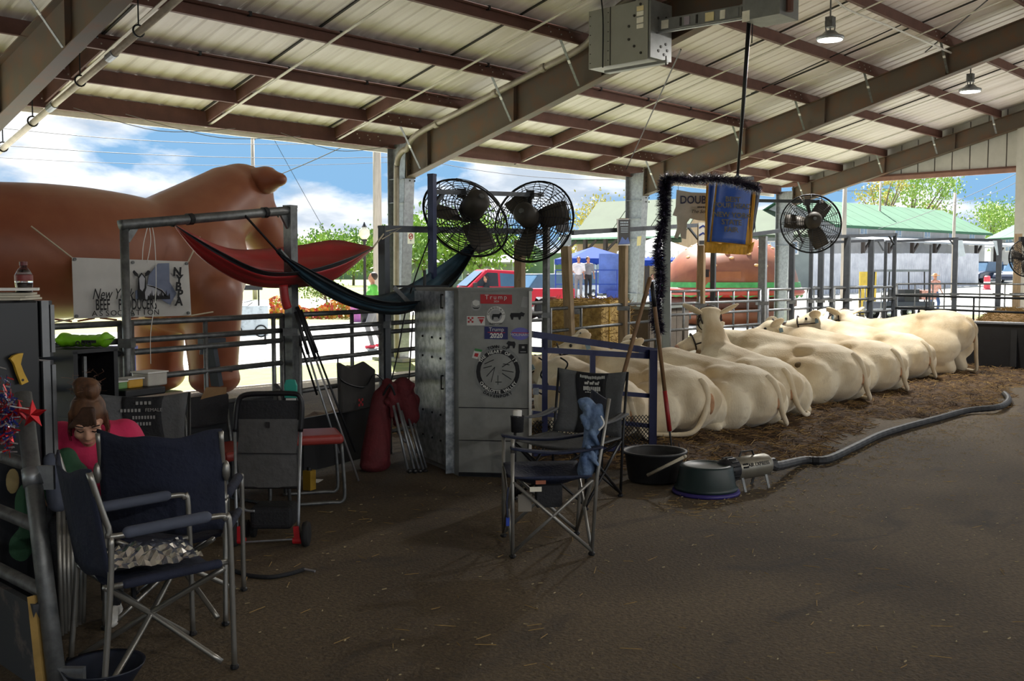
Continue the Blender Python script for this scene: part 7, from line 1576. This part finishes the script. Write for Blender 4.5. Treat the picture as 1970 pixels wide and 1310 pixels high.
# ================================================================== PEOPLE
SKIN = mat('skin', (206, 158, 132), .55, 0, .06, 10, sss=.05); SKIND = mat('tanned skin', (176, 124, 98), .55, 0, .06, 10)
LIP = mat('lip', (176, 104, 98), .5); HAIRB = mat('auburn hair', (112, 76, 48), .6, 0, .3, 30, stretch=(1, 1, .1), rgb2=(70, 46, 32)); DARKH = mat('dark brown hair', (46, 32, 26), .6, 0, .3, 20)
JEAN = mat('blue jeans', (64, 84, 124), .85, 0, .15, 12); PINK = mat('hot pink cotton', (206, 44, 92), .8, 0, .12, 5, bump=.3, bscale=16)
def person(label, loc, rz, J, shirt, pants, hair, hat=None, skin=SKIND, voxs=.022, shoes=BLACKP, head_dir=(1, 0, 0)):
    """J: joints in local metres (x forward, z up)"""
    c = thing('person', label, 'person', loc, rz); v = lambda k: Vector(J[k])
    b = MB(); hd = V3(head_dir).normalized(); hc = v('head')
    b.ell(hc + Vector((0, 0, .02)), (.088, .075, .10)); b.ell(hc + hd * .035 - Vector((0, 0, .05)), (.06, .055, .06)); b.ell(hc + hd * .10 - Vector((0, 0, .015)), (.018, .015, .022)); b.cap(v('neck'), hc - Vector((0, 0, .06)), .055, .05)
    for s in ('l', 'r'):
        b.cap(v('sh' + s), v('el' + s), .045, .038); b.cap(v('el' + s), v('ha' + s), .036, .026); hv = (v('ha' + s) - v('el' + s)).normalized(); sd = hv.cross(Vector((0, 0, 1)));  sd = sd.normalized() if sd.length > .1 else Vector((0, 1, 0)); b.ell(v('ha' + s) + hv * .04, (.035, .035, .035))
        for k in (-1.5, -.5, .5, 1.5): b.cap(v('ha' + s) + hv * .05 + sd * k * .016, v('ha' + s) + hv * (.105 - .008 * abs(k)) + sd * k * .018, .010, .008)
        b.cap(v('ha' + s) + hv * .02 + sd * .03, v('ha' + s) + hv * .06 + sd * .055, .011, .009)
        b.cap(v('hip' + s), v('kn' + s), .07, .05); b.cap(v('kn' + s), v('an' + s), .048, .035); b.cap(v('sh' + s), v('neck'), .05, .05)
    b.cap(v('pelvis'), v('chest'), .12, .13)
    body = voxel(b, 'body', skin, c, voxs, 3)
    e = MB(); e.cap(v('pelvis') + Vector((0, 0, .04)), v('chest'), .145, .155); e.ell(v('chest'), (.13, .19, .16))
    for s in ('l', 'r'): e.cap(v('sh' + s), v('sh' + s).lerp(v('el' + s), .85), .068, .062); e.cap(v('neck') - Vector((0, 0, .05)), v('sh' + s), .075, .07)
    voxel(e, 'shirt', shirt, c, voxs, 3)
    e = MB(); e.ell(v('pelvis'), (.15, .17, .13))
    for s in ('l', 'r'): e.cap(v('hip' + s), v('kn' + s), .092, .068); e.cap(v('kn' + s), v('an' + s), .066, .052)
    voxel(e, 'trousers', pants, c, voxs, 3)
    for s in ('l', 'r'): e = MB(); a = v('an' + s); e.cap(a + Vector((-.03, 0, -.05)), a + Vector((.13, 0, -.06)), .05, .042, 10, 4); e.build('shoe', shoes, c, smooth=True, local=True)
    if hair is not None: e = MB(); e.ell(hc + Vector((-.012, 0, .035)) - hd * .015, (.098, .086, .098)); e.build('hair', hair, c, smooth=True, local=True)
    if hat: e = MB(); e.lathe([(.001, .13), (.07, .13), (.085, .09), (.10, .035), (.19, .03), (.2, .05), (.19, .022), (.09, .02)], hc + Vector((0, 0, .02)), 20); e.build('hat', hat, c, smooth=True, local=True)
    for s in (-1, 1): MB().ell(hc + hd * .082 + hd.cross(Vector((0, 0, 1))) * .032 * s + Vector((0, 0, .012)), (.008, .008, .006), 8, 5).build('eye', EYEM, c, local=True)
    return c
ST = dict(head=(0, 0, 1.62), neck=(0, 0, 1.46), chest=(0, 0, 1.24), pelvis=(0, 0, .95), shl=(0, .19, 1.40), shr=(0, -.19, 1.40), ell=(.02, .24, 1.12), elr=(.02, -.24, 1.12), hal=(.10, .24, .88), har=(.10, -.24, .88), hipl=(0, .09, .92), hipr=(0, -.09, .92), knl=(.02, .10, .50), knr=(.02, -.10, .50), anl=(0, .10, .08), anr=(0, -.10, .08))
def J(**k): d = dict(ST); d.update(k); return d
tocam = lambda p: math.atan2(-p.y, -p.x)
# seated girl
GS = W(178, 900, 5.15); gl = thing('person', 'person in a hot pink top with bun, seated looking down behind a blue chair', 'person', place(GS), tocam(GS) - .10)
zc = EYE - (800 - 530) * 5.15 / F
hd = Vector((.86, .05, -.50)).normalized(); hs = Vector((-.06, 1, 0)).normalized(); hu = hd.cross(hs).normalized(); HM = Matrix((hd, hs, hu)).transposed(); hc = Vector((.13, .0, zc))
L = lambda a, b_, c_: hc + hd * a + hs * b_ + hu * c_
b = MB(); b.ell(L(-.01, 0, .03), (.098, .078, .092), m=HM); b.ell(L(.045, 0, -.035), (.052, .058, .075), m=HM); b.ell(L(.058, 0, -.085), (.034, .034, .032), m=HM)
b.cap(L(.088, 0, .012), L(.108, 0, -.028), .010, .016); b.ell(L(.103, .012, -.033), (.012, .010, .009), m=HM); b.ell(L(.103, -.012, -.033), (.012, .010, .009), m=HM)
for s in (-1, 1): b.ell(L(.065, .040 * s, -.03), (.03, .026, .03), m=HM); b.ell(L(.083, .034 * s, .025), (.018, .03, .012), m=HM); b.ell(L(-.005, .080 * s, -.005), (.018, .01, .03), m=HM)
b.ell(L(.09, 0, -.062), (.016, .022, .010), m=HM)
b.cap(Vector((-.02, 0, zc - .10)), L(-.04, 0, -.03), .055, .052)
Z0 = zc - .125
b.cap((-.06, 0, Z0 - .38), (-.04, 0, Z0), .12, .13)
for s in (-1, 1):
    b.cap((-.04, .16 * s, Z0 + .0), (.10, .24 * s, Z0 - .26), .045, .04); b.cap((.10, .24 * s, Z0 - .26), (.30, .10 * s, Z0 - .24), .036, .028)
    b.ell((.34, .07 * s, Z0 - .235), (.045, .032, .02))
    for k in range(4): b.cap((.36, .07 * s + (k - 1.5) * .017, Z0 - .235), (.42, .06 * s + (k - 1.5) * .016, Z0 - .25), .009, .008)
    b.cap((.33, .045 * s, Z0 - .23), (.37, .02 * s, Z0 - .22), .010, .009)
    b.cap((-.06, .09 * s, .44), (.34, .11 * s, .45), .075, .055); b.cap((.34, .11 * s, .45), (.36, .11 * s, .08), .05, .038)
voxel(b, 'body', SKIN, gl, .0085, 3)
e = MB(); e.cap((-.07, 0, Z0 - .36), (-.03, 0, Z0 - .02), .16, .14); e.ell((-.03, 0, Z0 + .0), (.14, .21, .11)); e.ell((.02, 0, Z0 - .06), (.15, .17, .13))
for s in (-1, 1): e.cap((-.04, .15 * s, Z0 + .01), (.08, .26 * s, Z0 - .22), .095, .10); e.cap((-.03, .06 * s, Z0 + .05), (-.03, .15 * s, Z0 + .03), .05, .07)
voxel(e, 'pink_top', PINK, gl, .014, 3)
[MB().box((.178, .035 + .02 * k_, Z0 - .145 - .012 * (k_ % 2)), (.004, .014, .03)).build('print_mark', mat('faded orange print', (220, 150, 120), .8), gl, local=True) for k_ in range(4)]
MB().box((.178, .07, Z0 - .115), (.004, .10, .008)).build('print_line', mat('faded orange print', (220, 150, 120), .8), gl, local=True)
e = MB(); e.ell((-.06, 0, .42), (.16, .18, .11))
for s in (-1, 1): e.cap((-.06, .09 * s, .44), (.34, .11 * s, .45), .09, .07); e.cap((.34, .11 * s, .45), (.36, .11 * s, .10), .066, .052)
voxel(e, 'trousers', BLKF, gl, .02, 3)
for s in (-1, 1): e = MB(); e.cap((.34, .11 * s, .04), (.48, .11 * s, .035), .045, .038, 10, 4); e.build('shoe', WHITE, gl, smooth=True, local=True)
# hair: cap, fringe, bun and loose strands
b = MB(); b.ell(L(-.018, 0, .058), (.100, .086, .080), m=HM); b.ell(L(-.05, 0, -.0), (.075, .086, .09), m=HM)
b.ell(L(-.05, .0, .155), (.062, .066, .055), m=HM); b.ell(L(-.02, .02, .165), (.045, .04, .045), m=HM); b.ell(L(-.07, -.025, .16), (.045, .045, .045), m=HM)
for s in (-1, 1): b.cap(L(.02, .072 * s, .06), L(-.0, .086 * s, -.06), .02, .010)
hr = voxel(b, 'hair', HAIRB, gl, .0085, 2)
e = MB(); rn = random.Random(2)
for k in range(60):
    a0 = rn.uniform(0, 6.28); p = L(-.05 + .06 * math.cos(a0), .065 * math.sin(a0), .155 + rn.uniform(-.05, .06)); q = p + hu * rn.uniform(.0, .025) + hs * rn.gauss(0, .02) - hd * rn.uniform(-.03, .03); e.tube([p, (p + q) / 2 + hs * rn.gauss(0, .012), q], .0010, 3)
for k in range(26): y0 = rn.choice((-1, 1)) * rn.uniform(.07, .088); p = L(rn.uniform(-.02, .04), y0, .05); e.tube([p, L(rn.uniform(-.02, .04), y0 * 1.12, -.04), L(rn.uniform(-.02, .04), y0 * 1.05, -.11)], .0016, 3)
e.build('loose_strands', HAIRB, hr, fix=False, local=True)['kind'] = 'stuff'
b = MB()
for k in range(8): t_ = k / 7; b.cap(L(.072 - .02 * t_, .025 - .04 * t_, .118 - .012 * t_), L(.104 - .040 * t_, .035 - .118 * t_, .052 - .045 * t_), .014, .008)
voxel(b, 'fringe', mat('dark auburn hair', (72, 48, 34), .6, 0, .3, 30), gl, .005, 2)
for s in (-1, 1):
    MB().tube([L(.096, .018 * s, .006), L(.098, .033 * s, .001), L(.088, .050 * s, .006)], .0030, 5).build('eyelash', EYEM, gl, local=True); MB().tube([L(.103, .018 * s, .034), L(.102, .035 * s, .039), L(.088, .054 * s, .034)], .0032, 5).build('eyebrow', DARKH, gl, local=True)
MB().tube([L(.094, -.022, -.066), L(.105, -.008, -.063), L(.107, 0, -.065), L(.105, .008, -.063), L(.094, .022, -.066)], [.002, .005, .005, .005, .002], 6).build('lips', LIP, gl, smooth=True, local=True)
# stool under the person
c = thing('camp_stool', 'low dark stool under the seated person', 'stool', place(GS), tocam(GS)); MB().box((-.06, 0, .33), (.36, .38, .03)).build('seat', BLKF, c, local=True)
for sx in (-1, 1):
    for sy in (-1, 1): MB().tube([(-.06 + sx * .15, sy * .16, .32), (-.06 + sx * .17, sy * .18, 0)], .012, 6).build('leg', LEGB, c, local=True)
# people outside
JW = lambda s: J(knl=(.16, .10, .50), anl=(.05, .10, .10), knr=(-.06, -.10, .50), anr=(-.25, -.10, .12), hal=(.2, .22, .95), har=(-.12, -.22, .92))
GREENS = mat('bright green shirt', (96, 180, 70), .8); GREYP = mat('grey trousers', (120, 120, 124), .85); WSH = mat('white shirt', (214, 216, 220), .8); CHK = mat('red white plaid shirt', (206, 150, 140), .8, 0, .3, 12); STRAWH = mat('tan hat', (196, 150, 106), .7); PINKSH = mat('pink red shoes', (210, 70, 90), .6)
p = G(718, 668); person('person in a bright green shirt walking along the road edge', (p.x, p.y, -.02), rz_left + .4, JW(1), GREENS, GREYP, DARKH, shoes=PINKSH)
p = W(1113, 560, 42.6); person('person in a white shirt and cap standing by the trailer railing', (p.x, p.y, .70), tocam(p), J(hal=(.25, .18, 1.08), har=(.25, -.18, 1.08)), WSH, GREYP, DARKH)
p = W(1124, 560, 42.6); person('person in dark clothes beside the white shirt on the trailer', (p.x + .25, p.y, .70), tocam(p) + .5, ST, GREYP, BLKF, DARKH)
p = W(1797, 605, 43.5); person('person in tan hat and plaid shirt walking in jeans across the yard', (p.x, p.y, -.02), tocam(p) + .6, JW(1), CHK, JEAN, None, hat=STRAWH)
p = W(1255, 560, 49.0); person('person in white under the white canopy', (p.x, p.y, -.02), tocam(p) + .4, ST, WSH, JEAN, DARKH)
p = W(902, 560, 46); person('person in tan standing before the pickup windshield', (p.x, p.y, -.02), tocam(p) + 1.2, ST, mat('tan shirt', (170, 140, 100), .8), mat('purple trousers', (120, 90, 150), .8), DARKH)
dpt_ = ROOTM[TRK.name] @ Vector((.55, .62, 0)); SIT = J(head=(0, 0, 1.58), neck=(0, 0, 1.44), chest=(-.02, 0, 1.22), pelvis=(-.05, 0, .95), shl=(0, .17, 1.36), shr=(0, -.17, 1.36), ell=(.15, .2, 1.15), elr=(.15, -.2, 1.15), hal=(.35, .15, 1.2), har=(.35, -.15, 1.2), hipl=(0, .09, .92), hipr=(0, -.09, .92), knl=(.42, .1, .95), knr=(.42, -.1, .95), anl=(.5, .1, .62), anr=(.5, -.1, .62))
dpt_ = ROOTM[TRK.name] @ Vector((.50, .86, -.02)); person('person driving the red pickup, face at the open window', dpt_, rz_left + .28, SIT, BLKF, BLKF, DARKH, head_dir=(.8, .6, 0))
# ================================================================== SMALL THINGS OUTSIDE
p = W(688, 560, 37); c = thing('waste_bin', 'pink violet bin beside the street lamp', 'bin', (p.x, p.y, -.03)); MB().lathe([(.25, 0), (.30, .85), (.32, .87), (.3, .9), (.001, .92)], (p.x, p.y, -.03), 16).build('drum', mat('pink bin plastic', (206, 120, 200), .5), c); MB().lathe([(.31, .84), (.325, .86), (.325, .9)], (p.x, p.y, -.03), 16).build('rim', BLACKP, c)
p = W(717, 548, 39); c = thing('waste_bin', 'blue bin beside the wooden utility pole', 'bin', (p.x, p.y, -.03)); MB().box((p.x, p.y, .42), (.5, .5, .9), .3).build('box', mat('blue bin plastic', (44, 96, 180), .5), c); MB().box((p.x, p.y, .9), (.54, .54, .08), .3).build('lid', mat('blue bin plastic', (44, 96, 180), .5), c)
# white display boards by the road
p = W(478, 640, 25); c = thing('display_board', 'white printed board leaning outside the inflatable cow', 'board', place(p) - ZU * .02, RZV + .3)
MB().box((0, 0, .55), (.95, .05, .75)).build('panel', mat('pale printed panel', (196, 206, 214), .5, 0, .3, 4, rgb2=(120, 130, 142), thr=(.5, .7)), c, local=True)
for s in (-.4, .4): MB().beam((s, 0, .2), (s, .25, .0), .04, .04).build('leg', BLACKM, c, local=True); MB().beam((s, 0, .25), (s, -.15, .0), .04, .04).build('leg', BLACKM, c, local=True)
for s in (-.3, .3): MB().tube(arcpts((s, -.04, .3), .14, 0, 6.283, 16, (1, 0, 0), (0, 0, 1)), .02, 6).build('wheel_print', BLACKM, c, local=True)
p = W(470, 560, 33); c = thing('pull_wagon', 'small dark pull wagon with flat canopy parked beyond the road', 'wagon', place(p) - ZU * .02, RZV + .2); MB().box((0, 0, .42), (.95, .5, .22)).build('tub', mat('purple grey cloth', (84, 76, 96), .8), c, local=True)
MB().box((0, 0, 1.28), (1.15, .6, .16)).build('canopy', BLACKP, c, local=True)
for s in (-.45, .45):
    for t_ in (-.22, .22): MB().tube([(s, t_, .4), (s, t_, 1.25)], .018, 6).build('canopy_post', BLACKM, c, local=True); wheel(c, s, t_ * 1.2, .15, .07)
    MB().tube([(s, -.24, .3), (-s * .6, -.24, .8)], .014, 6).build('brace', BLACKM, c, local=True)
# lavender blue panel seen through the left fence
p = W(220, 700, 10.5); c = thing('blue_cooler', 'lavender blue cooler box on wheels behind the left fence', 'cooler', place(p), RZV); o = MB().box((0, 0, .52), (.36, .3, .66)).build('box', mat('lavender plastic', (112, 118, 206), .5), c, local=True); bevel(o, .03, 2); MB().box((0, 0, .88), (.38, .32, .07)).build('lid', mat('lavender plastic', (112, 118, 206), .5), c, local=True)
for s in (-.16, .16): MB().lathe([(.03, -.02), (.12, -.02), (.12, .02), (.03, .02)], (s, -.14, .12), 14, Matrix.Rotation(math.pi / 2, 3, 'X')).build('wheel', WHITE, c, local=True)
# utility cart by the yellow board
p = W(1728, 608, 38); c = thing('utility_cart', 'small dark utility cart with canopy near the yellow board', 'cart', (p.x, p.y, -.02), rz_left + .2)
MB().box((0, 0, .55), (2.2, 1.2, .3)).build('chassis', DKB, c, local=True); MB().box((-.2, 0, .9), (.6, 1.1, .5)).build('seat', BLACKP, c, local=True); MB().box((0, 0, 1.85), (1.7, 1.2, .08)).build('canopy', mat('grey canopy', (110, 116, 124), .6), c, local=True)
for sx in (-.75, .75):
    for sy in (-.5, .5): MB().tube([(sx, sy, .6), (sx * .95, sy, 1.85)], .025, 6).build('canopy_post', BLACKM, c, local=True); wheel(c, sx, sy * 1.1, .28, .18)
MB().box((-.9, 0, .95), (.6, 1.1, .35)).build('cargo_cloth', CHK, c, local=True)
